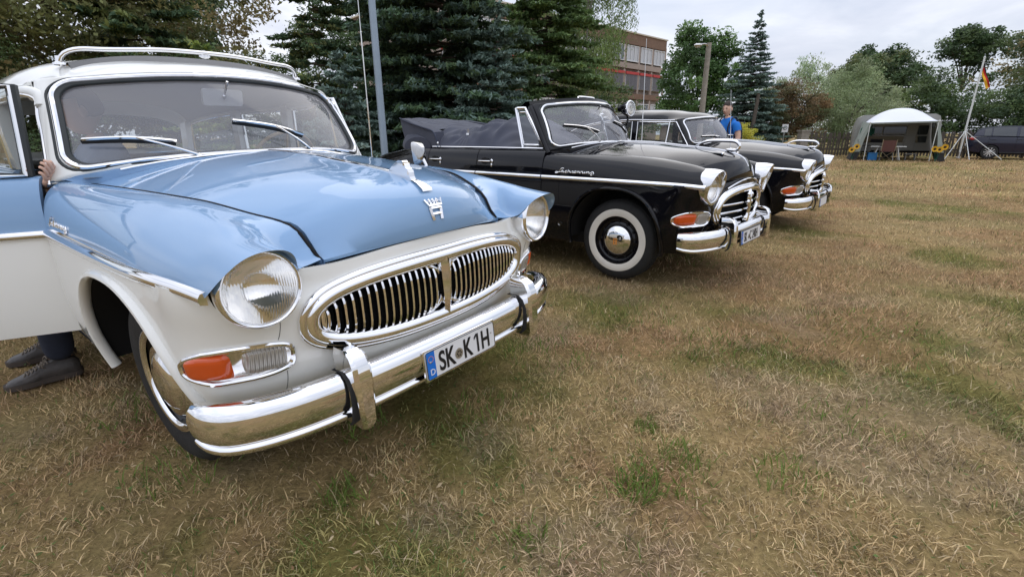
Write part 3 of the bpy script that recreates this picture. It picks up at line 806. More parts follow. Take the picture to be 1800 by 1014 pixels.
mb = MB(); mb.box((0, 3, 1.15), (6.5, 5, 2.3)); mb.build('wall', [M['white']], gar, smooth=False)
mb = MB(); mb.box((0, 3, 2.36), (6.9, 5.4, .14)); mb.build('roof', [M['shutter']], gar, smooth=False)
for x_ in (-1.7, 1.5):
    mb = MB(); mb.box((x_, .48, 1.0), (2.2, .06, 1.9)); mb.build('garage_door', [M['polegrey']], gar, smooth=False)
shd = empty('shed_building', (14.8, 36.0, 0), (0, 0, rad(-10))); tag(shd, 'low pale shed behind the notice sign and the gate pier', 'building')
mb = MB(); mb.box((0, 2, .85), (7.5, 4, 1.7)); mb.build('wall', [M['panel']], shd, smooth=False)
mb = MB(); mb.box((0, 2, 1.76), (7.9, 4.4, .12)); mb.build('roof', [M['shutter']], shd, smooth=False)
mb = MB(); mb.box((1.6, -.02, .9), (1.0, .06, .7)); mb.build('window', [M['winglass']], shd, smooth=False)
mb = MB(); mb.box((-1.6, -.02, .8), (.9, .06, 1.6)); mb.build('door', [M['wood']], shd, smooth=False)
# ------------------------------------------------------------------ the three old cars share one body shape
# car space: x forward from the front axle, y to the car's left, z up from the ground
WX = [-.75, -.3, 0, .25, .45, .6, .70, .86]
WT = [0, .15, .3, .45, .64, .82, 1.0]
WP = np.array([
 [(.68,1.05),(.705,1.058),(.73,1.063),(.765,1.064),(.82,1.030),(.852,.955),(.866,.857)],
 [(.645,1.048),(.672,1.054),(.70,1.056),(.735,1.053),(.80,1.016),(.845,.945),(.864,.857)],
 [(.63,1.046),(.655,1.051),(.68,1.052),(.71,1.047),(.785,1.008),(.836,.94),(.859,.856)],
 [(.595,1.036),(.63,1.039),(.66,1.037),(.695,1.030),(.772,.990),(.825,.93),(.85,.854)],
 [(.53,1.0),(.585,1.01),(.63,1.013),(.68,1.007),(.76,.965),(.812,.91),(.834,.852)],
 [(.465,.960),(.55,.952),(.605,.978),(.67,.986),(.752,.945),(.80,.895),(.815,.848)],
 [(.443,.862),(.537,.858),(.576,.928),(.668,.966),(.750,.934),(.790,.88),(.803,.842)],
 [(.443,.86),(.540,.858),(.584,.920),(.668,.950),(.746,.918),(.784,.872),(.798,.84)]])
def sec_at(x):
    return pchip(WX, WP.reshape(8, -1), np.asarray(x)).reshape(np.shape(x) + (7, 2))
ZC = ([-.80,-.42,-.1,.2,.4,.6,.7,.75,.78,.795], [1.152,1.158,1.15,1.124,1.106,1.08,1.052,1.017,.962,.893])
PLAN = smooth_path([(.785,0),(.78,.15),(.765,.30),(.737,.45),(.70,.58),(.655,.70),(.597,.782),(.50,.828),(.35,.850),(.15,.859),(-.2,.866),(-.5,.866),(-.75,.866)], 400)
PLU = np.concatenate([[0], np.cumsum(np.linalg.norm(np.diff(PLAN, axis=0), axis=1))])

def lower_pt(u, v):
    """front panel and lower side: u = arc length along the plan from the nose, v = 0 bottom .. 1 top; returns right-hand y>0 copy"""
    u, v = np.broadcast_arrays(np.asarray(u, float), np.asarray(v, float))
    p = pchip(PLU, PLAN, u)
    du = 1e-3
    t = pchip(PLU, PLAN, np.clip(u + du, 0, PLU[-1])) - pchip(PLU, PLAN, np.clip(u - du, 0, PLU[-1]))
    nrm = np.stack([t[..., 1], -t[..., 0]], -1); nrm /= np.linalg.norm(nrm, axis=-1, keepdims=True)
    front = smoothstep(1.15, .75, u)
    zt = pchip([0, .2, .44, .58, .70, .80, .95, 1.1, 1.4, 1.75, 3], [.874, .868, .850, .852, .850, .845, .85, .853, .856, .857, .857], u)
    zb = .30 - .01 * (1 - front)
    z = zb + v * (zt - zb)
    df = pchip([.28, .36, .44, .50, .56, .65, .75, .82, .90], [-.13, -.085, -.04, -.015, -.002, .006, .005, .000, -.010], z)
    ds = pchip([.28, .38, .50, .62, .75, .86], [-.046, -.021, 0, .007, .005, 0], z)
    d = front * df + (1 - front) * ds
    x0 = p[..., 0]; y0 = p[..., 1]
    r2 = ((y0 - .665) / .15)**2 + ((z - .835) / .17)**2
    inner = smoothstep(.66, .58, y0) * smoothstep(.74, .80, z)
    d = d + .062 * np.exp(-r2**1.3) * smoothstep(.40, .55, x0) * (1 - inner)
    r3 = ((y0 - .80) / .07)**2 + ((z - .86) / .10)**2
    d = d + .012 * np.exp(-r3) * smoothstep(.45, .55, x0)
    return np.stack([x0 + nrm[..., 0] * d, y0 + nrm[..., 1] * d, z], -1)
def lower_z(u, z):
    zt = pchip([0, .2, .44, .58, .70, .80, .95, 1.1, 1.4, 1.75, 3], [.874, .868, .850, .852, .850, .845, .85, .853, .856, .857, .857], np.asarray(u, float))
    front = smoothstep(1.15, .75, u); zb = .30 - .01 * (1 - front)
    return lower_pt(u, (z - zb) / (zt - zb))
def u_of_x(x): return np.interp(-np.asarray(x, float), -PLAN[:, 0], PLU)
def u_of_y(y): return np.interp(np.asarray(y, float), PLAN[:330, 1], PLU[:330])

def side_y(x, z, sgn=-1):
    """body side at or behind the wheel arch"""
    p = lower_z(u_of_x(x), z); return p[..., 1] * sgn

def arch_f(x, z, cx, a, b, n=2.4): return (np.abs((x - cx) / a)**n + np.abs(np.maximum(z - .33, -9) / b)**n * np.where(z > .33, 1, 0)) - 1

def SW(a, b, dz=0.0):
    """windshield surface, a across (-1..1), b up (0..1)"""
    a, b = np.broadcast_arrays(np.asarray(a, float), np.asarray(b, float))
    bx, by, bz = -.50 - .25 * a**2, .745 * a, 1.155 - .024 * a**2 - .032 * a**4
    tx, ty, tz = -.745 - .215 * a**2, .676 * a, 1.525 + dz - .05 * a**2
    bl = .022 * (1 - (2 * np.clip(b, 0, 1) - 1)**2)
    return np.stack([bx + (tx - bx) * b + bl, by + (ty - by) * b, bz + (tz - bz) * b + bl * .6], -1)
def rrect(a0, b0, a1, b1, ra, rb, n=9):
    P = []
    for cx, cy, t0 in ((a1 - ra, b1 - rb, 0), (a0 + ra, b1 - rb, 90), (a0 + ra, b0 + rb, 180), (a1 - ra, b0 + rb, 270)):
        for k in range(n):
            t = rad(t0 + 90 * k / (n - 1)); P.append((cx + ra * math.cos(t), cy + rb * math.sin(t)))
    P = np.array(P); out = []
    for i in range(len(P)):            # subdivide the straight runs
        q = P[(i + 1) % len(P)]; d = np.linalg.norm(q - P[i]); k = 8 if d > .2 else 1
        for j in range(k): out.append(P[i] + (q - P[i]) * j / k)
    return np.array(out)

ROOFX = ([-.72,-.85,-1.0,-1.2,-1.6,-2.6,-3.2,-3.6,-3.8], [1.538,1.588,1.62,1.640,1.652,1.648,1.625,1.58,1.53])
RSEC = ([0,.3,.55,.75,.9,1.0], [(0,0),(.30,-.008),(.53,-.035),(.685,-.085),(.765,-.15),(.79,-.215)])

def tail_y(x): return pchip([-3.92,-3.91,-3.86,-3.75,-3.55,-3.2,-2.6,0], [0,.28,.62,.84,.945,.985,1,1], x)
SIDE_T = [0, .1, .22, .36, .5, .62, .8, .92, 1.0]
SIDE_P = np.array([(.765,1.092),(.80,1.080),(.832,1.03),(.855,.95),(.866,.857),(.873,.72),(.866,.50),(.845,.37),(.82,.29)])
def side_sec(n): return nat_basis(SIDE_T, np.linspace(0, 1, n)) @ SIDE_P

STAR = [(i * PI / 6) for i in range(12)]
CURS = [  # "Sachsenring" as one handwritten stroke set (unit: x along, y up, x-height 1)
 [(0,-.1),(.5,-.35),(1.2,-.2),(1.9,.6),(2.5,1.8),(3.2,2.3),(3.9,2.1)],
 [(0,-.1),(.4,.25),(1.2,.15),(2.0,.2),(2.6,.35),(3.0,.9),(3.5,1.0),(3.7,.6),(3.3,.1),(2.9,.3),(3.1,.85)],
 [(3.7,1.0),(3.7,.2),(4.1,.1),(4.6,.5),(5.2,1.0),(4.8,.9),(4.6,.4),(4.9,.0),(5.5,.3),(5.9,1.2),(6.0,1.7)],
 [(6.0,1.7),(5.9,.0),(6.2,.7),(6.6,.9),(6.9,.2),(7.3,.1),(7.9,1.0),(8.2,.4),(7.9,.0),(8.6,.2)],
 [(8.6,.2),(9.2,.6),(9.3,1.0),(8.9,.9),(8.8,.3),(9.2,.0),(9.7,.4),(10.0,.9),(10.1,.1),(10.4,.8),(10.8,.9),(11.0,.2),(11.4,.1)],
 [(11.4,.1),(11.9,.9),(12.4,.8),(12.4,.2),(12.8,.1),(13.3,.9),(13.4,.1),(13.8,.3),(14.1,.9),(14.3,.1),(14.6,.8),(15.0,.9),(15.2,.2),(15.7,.2)],
 [(15.7,.2),(16.3,.9),(16.9,.9),(16.8,.2),(16.2,.1),(16.1,.6),(16.6,1.0),(17.0,.8),(16.9,-.5),(16.4,-.8),(15.9,-.5)]]

def build_car(spec):
    P = spec['paint']; up_m, lo_m = M[P[0]], M[P[1]]; roof_m = M[P[2]]; kind = spec['kind']; dz = spec.get('ws_dz', 0.0)
    wagon = kind == 'wagon'
    car = empty(spec['name'], spec['loc'], [rad(t) for t in spec['rot']])
    tag(car, spec['label'], 'car', spec['group'])
    def part(mb, name, mats, parent=car, **k): return mb.build(name, mats, parent, **k)

    # ---- hood -------------------------------------------------------------
    na, ns = 33, 44
    a = np.linspace(-1, 1, na); s = np.linspace(0, 1, ns)**.85
    A, S = np.meshgrid(a, s, indexing='ij')
    xb = -.455 - .235 * A**2; xf = .705 + .09 * (1 - A**2)
    X = xb + (xf - xb) * S
    xc = X + (.795 - xf) * S**2; xs = X - (xf - .705) * S**2
    seam = sec_at(xs)[..., 0, :]
    ys = sec_at(np.clip(X, -.75, .705))[..., 0, 0]
    ys = np.where(X > .55, ys * (1 - S**8) + .443 * S**8, ys)
    zc = pchip(*ZC, xc)
    Z = seam[..., 1] + (zc - seam[..., 1]) * (1 - np.abs(A)**2.3) - .004 * S
    ridge = .007 * np.exp(-(A * ys / .05)**2) * smoothstep(1.0, .8, S)
    Yh = A * (ys - (.010 if wagon else .006))
    G = np.stack([X, Yh, Z + ridge], -1)
    hood_top = G
    mb = MB()
    rim = lambda E, dx, dzz: E + np.array([dx, 0, dzz])
    G2 = np.concatenate([G, rim(G[:, -1], -.006, -.012)[:, None], rim(G[:, -1], -.035, -.018)[:, None]], 1)
    edge0 = G2[0] + np.array([0, .004, -.030]); edge1 = G2[-1] + np.array([0, -.004, -.030])
    mb.grid(np.concatenate([edge0[None], G2, edge1[None]], 0))
    hood = part(mb, 'hood', [up_m], sharp=50)
    def hood_z(x, y=0.0):
        i = np.argmin((G[..., 0] - x)**2 + (G[..., 1] - y)**2); return G.reshape(-1, 3)[i][2]
    # ---- cowl between hood and windshield
    mb = MB(); ac = np.linspace(-1.06, 1.06, 35)
    rows = []
    back = np.stack([-.455 - .235 * ac**2 - .006, np.interp(ac, [-1.06, -1, 1, 1.06], [-.73, -.672, .672, .73]), 0 * ac], -1)
    back[:, 2] = 1.05 + (1.158 - 1.05) * (1 - np.minimum(np.abs(ac), 1)**2.3) - .004
    back[[0, -1], 2] = 1.062
    wsb = SW(ac * 1.02, -.05, dz)
    for t in (0, .3, .65, 1): rows.append(back * (1 - t) + wsb * t + np.array([0, 0, .012 * math.sin(PI * t)]))
    rows.append(wsb + np.array([-.02, 0, -.02]))
    mb.grid(np.array(rows)); part(mb, 'cowl', [up_m])
    mb = MB()                                                 # louvred chrome air strip in front of the glass
    pth = np.stack([0.6 * back[4:-4, 0] + .4 * wsb[4:-4, 0], .6 * back[4:-4, 1] + .4 * wsb[4:-4, 1], .6 * back[4:-4, 2] + .4 * wsb[4:-4, 2] + .012], -1)
    mb.tube(pth, .006, 6); part(mb, 'cowl_trim', [M['chrome']])

    # ---- wings (upper) ----------------------------------------------------
    nt, nx = 45, 52
    t = np.linspace(0, 1, nt); B = nat_basis(WT, t)
    if P[0] == 'blue': xe = pchip([0, .08, .14, .2, .3, .45, .64, .82, 1], [.705, .703, .732, .762, .80, .834, .812, .776, .738], t)
    else: xe = pchip([0, .13, .2, .3, .45, .64, .82, 1], [.70, .70, .70, .705, .715, .715, .71, .71], t)
    sg = np.linspace(0, 1, nx)
    XX = -.75 + (xe[None] - -.75) * sg[:, None]
    W = np.zeros((nx, nt, 3))
    for i in range(nx):
        sec = sec_at(XX[i])                                   # (nt,7,2)
        W[i, :, 0] = XX[i]; W[i, :, 1:] = np.einsum('tk,tkc->tc', B, sec)
    W[-1, :, 1:] = W[-1, :, 1:]
    for sgn in (-1, 1):
        w = W * np.array([1, sgn, 1])
        mb = MB()
        E = w[-1].copy(); inn = E.copy(); c = np.array([0, sgn * .668, .835])
        lampside = (t > .14)
        for dep, k in ((.006, .975), (.07, .93)):
            q = E.copy(); q[lampside, 1:] = c[1:] + (E[lampside, 1:] - c[1:]) * k; q[lampside, 0] -= dep if dep < .01 else dep
            q[~lampside, 2] -= dep * .3; q[~lampside, 0] -= dep * .5
            inn = np.concatenate([inn.reshape(-1, nt, 3), q[None]])
        ed = np.concatenate([w[:-1], inn], 0)
        e0 = ed[:, 0] + np.array([0, -.004 * sgn, -.03])
        ed = np.concatenate([e0[:, None], ed], 1)
        e1 = ed[0] + np.array([-.003, 0, 0]); e1[:, 1] -= sgn * .03; e1[:, 2] -= .015
        mb.grid(np.concatenate([e1[None], ed], 0))
        part(mb, 'front_wing', [up_m], sharp=50)
    # ---- lower front body: nose panel and wing sides ------------------------
    u = np.concatenate([np.linspace(0, 1.25, 60), np.linspace(1.25, PLU[-1], 56)[1:]])
    v = np.linspace(0, 1, 34)
    U_, V_ = np.meshgrid(u, v, indexing='ij')
    L = lower_pt(U_, V_)
    acx, aa = (.045, .468) if wagon else (-.005, .436)
    gz, gh, gw, gn = spec['grille']                           # centre z, half height, half width, exponent
    for sgn in (-1, 1):
        w = L * np.array([1, sgn, 1])
        top = w[:, -1] + np.array([-.025, 0, -.004]); top[:, 1] -= sgn * .03 * smoothstep(.9, 1.1, u)
        w = np.concatenate([w, top[:, None]], 1)
        mb = MB().grid(w); Vv, F, Mi = mb.arrays()
        fv = arch_f(Vv[:, 0], Vv[:, 2], acx, aa - .011, .455)
        fv = np.where(np.abs(Vv[:, 1]) < .6, 1, fv)
        Vv, F, Mi = clip_mesh(Vv, F, Mi, fv)
        gf = np.abs(Vv[:, 1] / (gw - .012))**gn + np.abs((Vv[:, 2] - gz) / (gh - .012))**gn - 1
        gf = np.where(Vv[:, 0] < .5, 1, gf)
        Vv, F, Mi = clip_mesh(Vv, F, Mi, gf)
        lf = np.hypot(np.abs(Vv[:, 1]) - .664, Vv[:, 2] - .833) - .110
        Vv, F, Mi = clip_mesh(Vv, F, Mi, np.where(Vv[:, 0] < .5, 1, lf))
        raw_mesh('nose_panel' if False else 'wing_side', Vv, F, [lo_m], car, Mi, True, 50)
        # rounded flange round the arch
        th = np.linspace(rad(-14), rad(186 if wagon else 192), 44)
        ax = acx + aa * np.sign(np.cos(th)) * np.abs(np.cos(th))**(2 / 2.4)
        az = .33 + np.where(np.sin(th) > 0, .466 * np.abs(np.sin(th))**(2 / 2.4), .25 * np.sin(th))
        ay = side_y(ax, np.maximum(az, .30), 1)
        mb = MB(); path = np.stack([ax, sgn * (ay - .001), az], -1)
        mb.tube(path, .021, 10, flat=.75); mb.build('arch_lip', [lo_m], car)
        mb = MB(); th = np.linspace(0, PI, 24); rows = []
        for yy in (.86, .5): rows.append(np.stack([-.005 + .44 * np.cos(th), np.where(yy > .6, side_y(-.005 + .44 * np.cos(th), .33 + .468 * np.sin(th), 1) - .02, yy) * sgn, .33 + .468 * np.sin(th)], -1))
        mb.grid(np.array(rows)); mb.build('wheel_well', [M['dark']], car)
    # engine bay / underbody keep daylight out
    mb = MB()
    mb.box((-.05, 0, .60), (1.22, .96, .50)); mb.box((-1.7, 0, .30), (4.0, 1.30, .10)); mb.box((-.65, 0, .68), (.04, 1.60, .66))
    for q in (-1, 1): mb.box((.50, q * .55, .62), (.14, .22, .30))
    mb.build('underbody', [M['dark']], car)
    mb = MB(); sp = [(x, pchip(WX, WP[:, 0, 0], x) - .002, pchip(WX, WP[:, 0, 1], x) - (.003 if wagon else .010)) for x in np.linspace(-.70, .695, 40)]
    for q in (-1, 1): mb.tube(np.array(sp) * np.array([1, q, 1]), .0065 if wagon else .010, 6)
    fl = G[:, -1] + np.array([-.034, 0, -.020]); mb.tube(fl, .010, 6)
    mb.build('hood_gap_shade', [M['dark']], car)  # near-black tubes stand in for the shaded gap around the hood

    for sgn in (-1, 1):       # joint between the nose panel and the wing
        for z0, z1 in ((.715, .648), (.528, .44)):
            zz = np.linspace(z0, z1, 7); q = lower_z(np.full(7, u_of_y(.605)) + .012 * np.linspace(0, 1, 7)**2, zz) * np.array([1, sgn, 1])
            mb = MB(); mb.tube(q, .0013, 5); mb.build('panel_joint', [M['trimgrey']], car)
    # ---- grille -----------------------------------------------------------
    def nose(y, z, off=0.0):
        y = np.asarray(y, float); z = np.asarray(z, float)
        p = lower_z(u_of_y(np.abs(y)), z); return np.stack([p[..., 0] + off, y, z], -1)
    g = empty('grille', parent=car)
    th = np.linspace(0, 2 * PI, 96, endpoint=False)
    def outline(k, o=0.0, hw=None, hh=None, n=None):
        n = n or gn; hw = hw or gw; hh = hh or gh
        y = (hw * k) * np.sign(np.cos(th)) * np.abs(np.cos(th))**(2 / n); z = gz + (hh + (k - 1) * hw) * np.sign(np.sin(th)) * np.abs(np.sin(th))**(2 / n)
        return nose(y, z, o)
    mb = MB()
    mb.tube(outline(1.0, .004), .017, 10, True)
    mb.tube(outline(.955, .014), .024 if wagon else .030, 12, True, flat=.8)
    mb.build('surround', [M['chrome']], g)
    mb = MB(); q = outline(.99, -.02); q2 = outline(.99, -.10); mid = np.array([[q2[:, 0].min() - .02, 0, gz]])
    mb.grid(np.array([q, q2]), cv=True)
    V0 = np.concatenate([q2, mid]); k = len(q2)
    mb.add(V0, [(i, (i + 1) % k, k) for i in range(k)]); mb.build('backing', [M['dark']], g)
    if wagon:
        mb = MB(); zz = np.linspace(gz - gh + .02, gz + gh - .02, 14)
        wdt = np.interp(zz, [zz[0], zz[-1]], [.020, .034])
        rows = [nose(np.full_like(zz, 0) + kk * wdt, zz, oo) for kk, oo in ((-1, -.01), (-.8, .022), (0, .034), (.8, .022), (1, -.01))]
        mb.grid(np.array(rows)); mb.build('centre_bar', [M['chrome']], g)
        for sgn in (-1, 1):        # inner frames of the two openings
            hw2 = gw * .43; yc = sgn * (gw * .885 - hw2)
            yy = yc + hw2 * np.sign(np.cos(th)) * np.abs(np.cos(th))**(2 / 3.2)
            lim = (gh - .035) * np.clip(1 - (np.abs(yy) / (gw * 1.0))**gn, .03, 1)**(1 / gn)
            z2 = gz + lim * np.sign(np.sin(th)) * np.abs(np.sin(th))**(2 / 3.2)
            mb = MB(); mb.tube(nose(yy, z2, .002), .008, 8, True); mb.build('opening_frame', [M['chrome']], g)
            ys_ = np.linspace(.052, gw * .865, 16)
            for yv in ys_:
                e = abs((sgn * yv - yc) / hw2); 
                h1 = (gh - .035) * max(1 - (yv / gw)**gn, .02)**(1 / gn) * max(1 - min(e, .999)**3.2, .05)**(1 / 3.2)
                if h1 < .012: continue
                zz = np.linspace(gz - h1, gz + h1, 11); f = np.linspace(-1, 1, 11)
                pth = nose(np.full(11, sgn * yv), zz, .012) - np.array([1, 0, 0]) * (.02 * f**4)[:, None]
                mb = MB(); mb.tube(pth, .0125, 8, flat=.58, up=(0, 1, 0)); mb.build('slat', [M['chrome']], g)
    else:
        for zq, ww in ((-.52, .94), (-.16, 1.0), (.20, .92)):
            z0 = gz + gh * zq
            hw = gw * .93 * max(1 - abs(zq)**gn, .05)**(1 / gn)
            yy = np.linspace(-hw, hw, 21)
            pth = nose(yy, np.full(21, z0), .004)
            mb = MB(); mb.tube(pth, .0155, 8, flat=.75, up=(0, 0, 1)); mb.build('slat', [M['chrome']], g)
        mb = MB()
        zz = np.linspace(gz - gh * .75, gz + gh * .80, 15)
        pth = nose(.018 * np.sin(np.linspace(0, 2 * PI, 15)), zz, .03); mb.tube(pth, np.interp(np.linspace(0, 1, 15), [0, .3, .8, 1], [.030, .018, .026, .012]), 8)
        for zq, r_ in ((.55, .03), (.2, .026), (-.6, .03)):
            for q in (-1, 1): mb.ball(nose(np.array(q * .035), np.array(gz + gh * zq), .032), (.02, r_, .022), 10, 6)
        mb.build('centre_ornament', [M['chrome']], g)
        mb = MB(); mb.tube(nose(np.linspace(-.40, .40, 25), .868 - .06 * (np.linspace(-1, 1, 25))**2, .012), .007, 6); mb.build('upper_trim', [M['chrome']], g)

    # ---- headlights ---------------------------------------------------------
    for sgn in (-1, 1):
        h = empty('headlight', (0.735, sgn * .664, .833), (0, 0, sgn * rad(5)), car)
        mb = MB()
        if wagon: prof = [(-.09, .100), (-.05, .112), (-.03, .112), (-.005, .1175), (.018, .1175), (.030, .1135), (.034, .108), (.030, .1025), (.022, .100)]
        else: prof = [(-.09, .105), (-.06, .118), (-.03, .128), (.004, .128), (.012, .122), (.012, .112), (.004, .1045), (-.01, .102)]
        mb.lathe(prof, 48, axis='x')
        if not wagon:       # chrome hood over the lamp
            an = np.linspace(0, 2 * PI, 56, endpoint=False); k = np.clip((np.sin(an) + .75) / 1.75, 0, 1)**1.1; rows = []
            for xr, r0, r1 in ((-.075, .131, .139), (-.05, .134, .140), (.0, .133, .139), (.055, .127, .131), (.066, .123, .126), (.060, .118, .120), (.0, .118, .122)):
                x_ = np.where(xr < 0, xr * (.35 + .65 * k), .010 + xr * k * .92); r_ = r0 + (r1 - r0) * k
                rows.append(np.stack([x_, r_ * np.cos(an), r_ * np.sin(an)], -1))
            mb.grid(np.array(rows), cv=True)
        mb.build('rim', [M['chrome'] if wagon else M['lampchrome']], h, sharp=60)
        x0_ = .024 if wagon else -.004; A2, B2 = np.meshgrid(np.linspace(-1, 1, 85), np.linspace(-1, 1, 23), indexing='ij')
        yy = .1035 * A2 * np.sqrt(1 - B2**2 / 2); zz = .1035 * B2 * np.sqrt(1 - A2**2 / 2); rq = np.clip((yy**2 + zz**2) / .1035**2, 0, 1)
        dome = x0_ + .024 * (1 - rq); rib = .0016 * np.abs(np.sin(yy * PI / .0078 + .6 * np.sin(zz * 30))) * (rq < .93)
        mb = MB(); mb.grid(np.stack([dome, yy, zz], -1)); mb.grid(np.stack([dome - .0045 - rib * np.where(zz > -.02, 1, .5), yy, zz], -1)[::-1])
        mb.build('lens', [M['flute']], h, sharp=None)
        mb = MB(); rr = np.linspace(.001, .103, 14); mb.lathe(np.stack([-.06 + (.082 if wagon else .055) * (rr / .103)**2, rr], -1), 40, axis='x')
        mb.build('reflector', [M['reflector']], h)
        if not wagon:
            mb = MB(); mb.ball((-.035, 0, 0), (.014, .022, .022), 12, 8); mb.build('bulb_shield', [M['chrome']], h)
    # ---- parking lamp + indicator units -------------------------------------
    for sgn in (-1, 1):
        h = empty('front_lamp', parent=car)
        ui, uo = u_of_y(.575), u_of_y(.806)
        uc, zc_ = (ui + uo) / 2, .588
        hw = (uo - ui) / 2 + .024; uc += .032
        th2 = np.linspace(0, 2 * PI, 60, endpoint=False)
        def lamp_pt(k, off, hh=.057, n=3.6):
            uu = uc + hw * k * np.sign(np.cos(th2)) * np.abs(np.cos(th2))**(2 / n)
            tap = np.interp((uu - uc) / hw, [-1, -.2, .4, 1], [.93, 1.0, .97, .62])
            zz = zc_ + (hh - (1 - k) * hw * .9) * tap * np.sign(np.sin(th2)) * np.abs(np.sin(th2))**(2 / n) - .012 * np.clip((uu - uc) / hw, 0, 1)
            p = lower_z(uu, zz); t_ = lower_z(uu + .002, zz) - lower_z(uu - .002, zz)
            nn = np.stack([t_[:, 1], -t_[:, 0], 0 * zz], -1); nn /= np.linalg.norm(nn, axis=1, keepdims=True)
            return (p + nn * off) * np.array([1, sgn, 1])
        mb = MB(); mb.tube(lamp_pt(1.0, .006), .0085, 8, True); mb.build('bezel', [M['chrome']], h)
        mb = MB(); r0 = lamp_pt(.99, .004); cc = r0.mean(0)[None]; mb.add(np.concatenate([r0, lower_z(uc, zc_)[None] * np.array([1, sgn, 1]) + np.array([[.004, sgn * .004, 0]])]), [(i, (i + 1) % 60, 60) for i in range(60)]); mb.build('base_plate', [M['chrome_old']], h)
        def lamp_patch(u0, u1, hh, out, n=3.0, taper=0.0):
            m1, m2 = 15, 11
            A1, B1 = np.meshgrid(np.linspace(-1, 1, m1), np.linspace(-1, 1, m2), indexing='ij')
            # square -> rounded square
            uu = (u0 + u1) / 2 + (u1 - u0) / 2 * A1 * (1 - .06 * B1**4)
            tp = 1 - taper * np.clip(A1, 0, 1)**2
            zz = zc_ + hh * B1 * tp * (1 - .10 * A1**6) - .02 * taper * np.clip(A1, 0, 1)
            p = lower_z(uu, zz); t_ = lower_z(uu + .002, zz) - lower_z(uu - .002, zz)
            nn = np.stack([t_[..., 1], -t_[..., 0], 0 * zz], -1); nn /= np.linalg.norm(nn, axis=-1, keepdims=True)
            o_ = out * (1 - A1**6) * (1 - B1**6) + .002
            return (p + nn * o_[..., None]) * np.array([1, sgn, 1])
        u0, u1 = uc - hw, uc + hw; sp_ = u0 + (u1 - u0) * spec['lamp_split']
        mb = MB(); mb.grid(lamp_patch(u0 + .018, sp_ - (.022 if wagon else   .002), .042, .016)); mb.build('clear_lens', [M['parklens']], h)
        mb = MB(); mb.grid(lamp_patch(sp_ + .002, u1 - .016, .046, .024, taper=.40)); mb.build('amber_lens', [M['amber']], h)

    # ---- bumper -----------------------------------------------------------
    bplan = smooth_path([(.585, -.852), (.62, -.848), (.678, -.822), (.735, -.752), (.782, -.64), (.812, -.5), (.828, -.3), (.834, 0), (.828, .3), (.812, .5), (.782, .64), (.735, .752), (.678, .822), (.62, .848), (.585, .852)], 81)
    bp3 = np.concatenate([bplan, np.full((81, 1), .0)], 1)
    bz = np.interp(np.abs(bplan[:, 1]), [0, .5, .85], [.440, .440, .434])
    bp3[:, 2] = bz
    # profile: (out, up) - out is to the car's front because the path runs right to left
    prof = [(-.045, .060), (-.020, .074), (.006, .070), (.022, .050), (.030, .015), (.028, -.020), (.022, -.052), (.010, -.066), (.009, -.071), (.018, -.077), (.020, -.088), (.014, -.099), (0, -.104), (-.012, -.104), (-.012, -.02), (-.03, .05)]
    sc_ = np.interp(np.abs(bplan[:, 1]), [0, .82, .848, .852], [1, 1, .92, .82])
    b_ = empty('front_bumper', parent=car)
    mb = MB(); mb.sweep(bp3, np.array(prof) * np.array([1, .93]), scale=sc_); mb.build('bumper_bar', [M['chrome']], b_, sharp=50)
    for sgn in (-1, 1):
        yo = sgn * .46
        pr = [(.800, .585), (.836, .590), (.872, .572), (.890, .54), (.897, .47), (.898, .40), (.900, .345), (.886, .318), (.862, .318), (.835, .34)]
        wd_ = [.020, .026, .031, .034, .034, .031, .027, .021, .018, .018]
        wf = [.016, .02, .021, .021, .021, .02, .017, .013, .013, .015]
        mb = MB(); G_ = []
        for k in range(len(pr)):
            x_, z_ = pr[k]; n_ = np.array(pr[min(k + 1, len(pr) - 1)]) - np.array(pr[max(k - 1, 0)]); n_ /= np.linalg.norm(n_); nx, nz = -n_[1], n_[0]
            if nx < 0 and k in (3, 4, 5, 6): nx, nz = -nx, -nz
            dpt = .07
            ib = np.array([np.interp(z_, [.31, .42, .6], [.80, .79, .775]), z_])
            G_.append([(ib[0], yo - wd_[k], ib[1]), (x_ - .012, yo - wd_[k], z_), (x_, yo - wf[k], z_), (x_, yo + wf[k], z_), (x_ - .012, yo + wd_[k], z_), (ib[0], yo + wd_[k], ib[1])])
        mb.grid(np.array(G_)); mb.build('overrider', [M['chrome']], b_, sharp=30)
        mb = MB()       # rubber strip between the horn and the bar
        q0 = np.array([(.80, yo, .508), (.842, yo, .512), (.878, yo, .47), (.880, yo, .40), (.872, yo, .345), (.85, yo, .326)]); mb.tube(smooth_path(q0, 14), .046, 8, flat=.12, up=(0, 1, 0))
        G_ = [[(x_ - .012, yo - .039, z_), (x_, yo - .039, z_), (x_, yo + .039, z_), (x_ - .012, yo + .039, z_)] for x_, z_ in ((.775, .510), (.826, .514), (.850, .496), (.868, .455), (.869, .40), (.858, .345), (.84, .328))]
        mb = MB(); mb.grid(np.array(G_), cv=True); mb.build('rubber_strip', [M['rubber']], b_, sharp=30)
    for sgn in (-1, 1):
        mb = MB(); mb.box((.70, sgn * .38, .40), (.24, .05, .06)); mb.build('bracket', [M['dark']], b_)
    # number plate
    pw, pz, px = spec['plate']
    n_ = empty('number_plate', (px, 0, pz), (0, rad(-5), 0), car)
    mb = MB(); mb.box((-.004, 0, 0), (.008, 2 * pw + .012, .122)); mb.build('plate_holder', [M['chrome'] if wagon else M['plateblack']], n_)
    mb = MB(); pr_ = rrect(-pw, -.055, pw, .055, .01, .01, 4); ring = np.stack([0 * pr_[:, 0], pr_[:, 0], pr_[:, 1]], -1)
    mb.prism(ring, (.001, 0, 0), (.0035, 0, 0)); mb.build('plate_sheet', [M['plate']], n_, sharp=20)
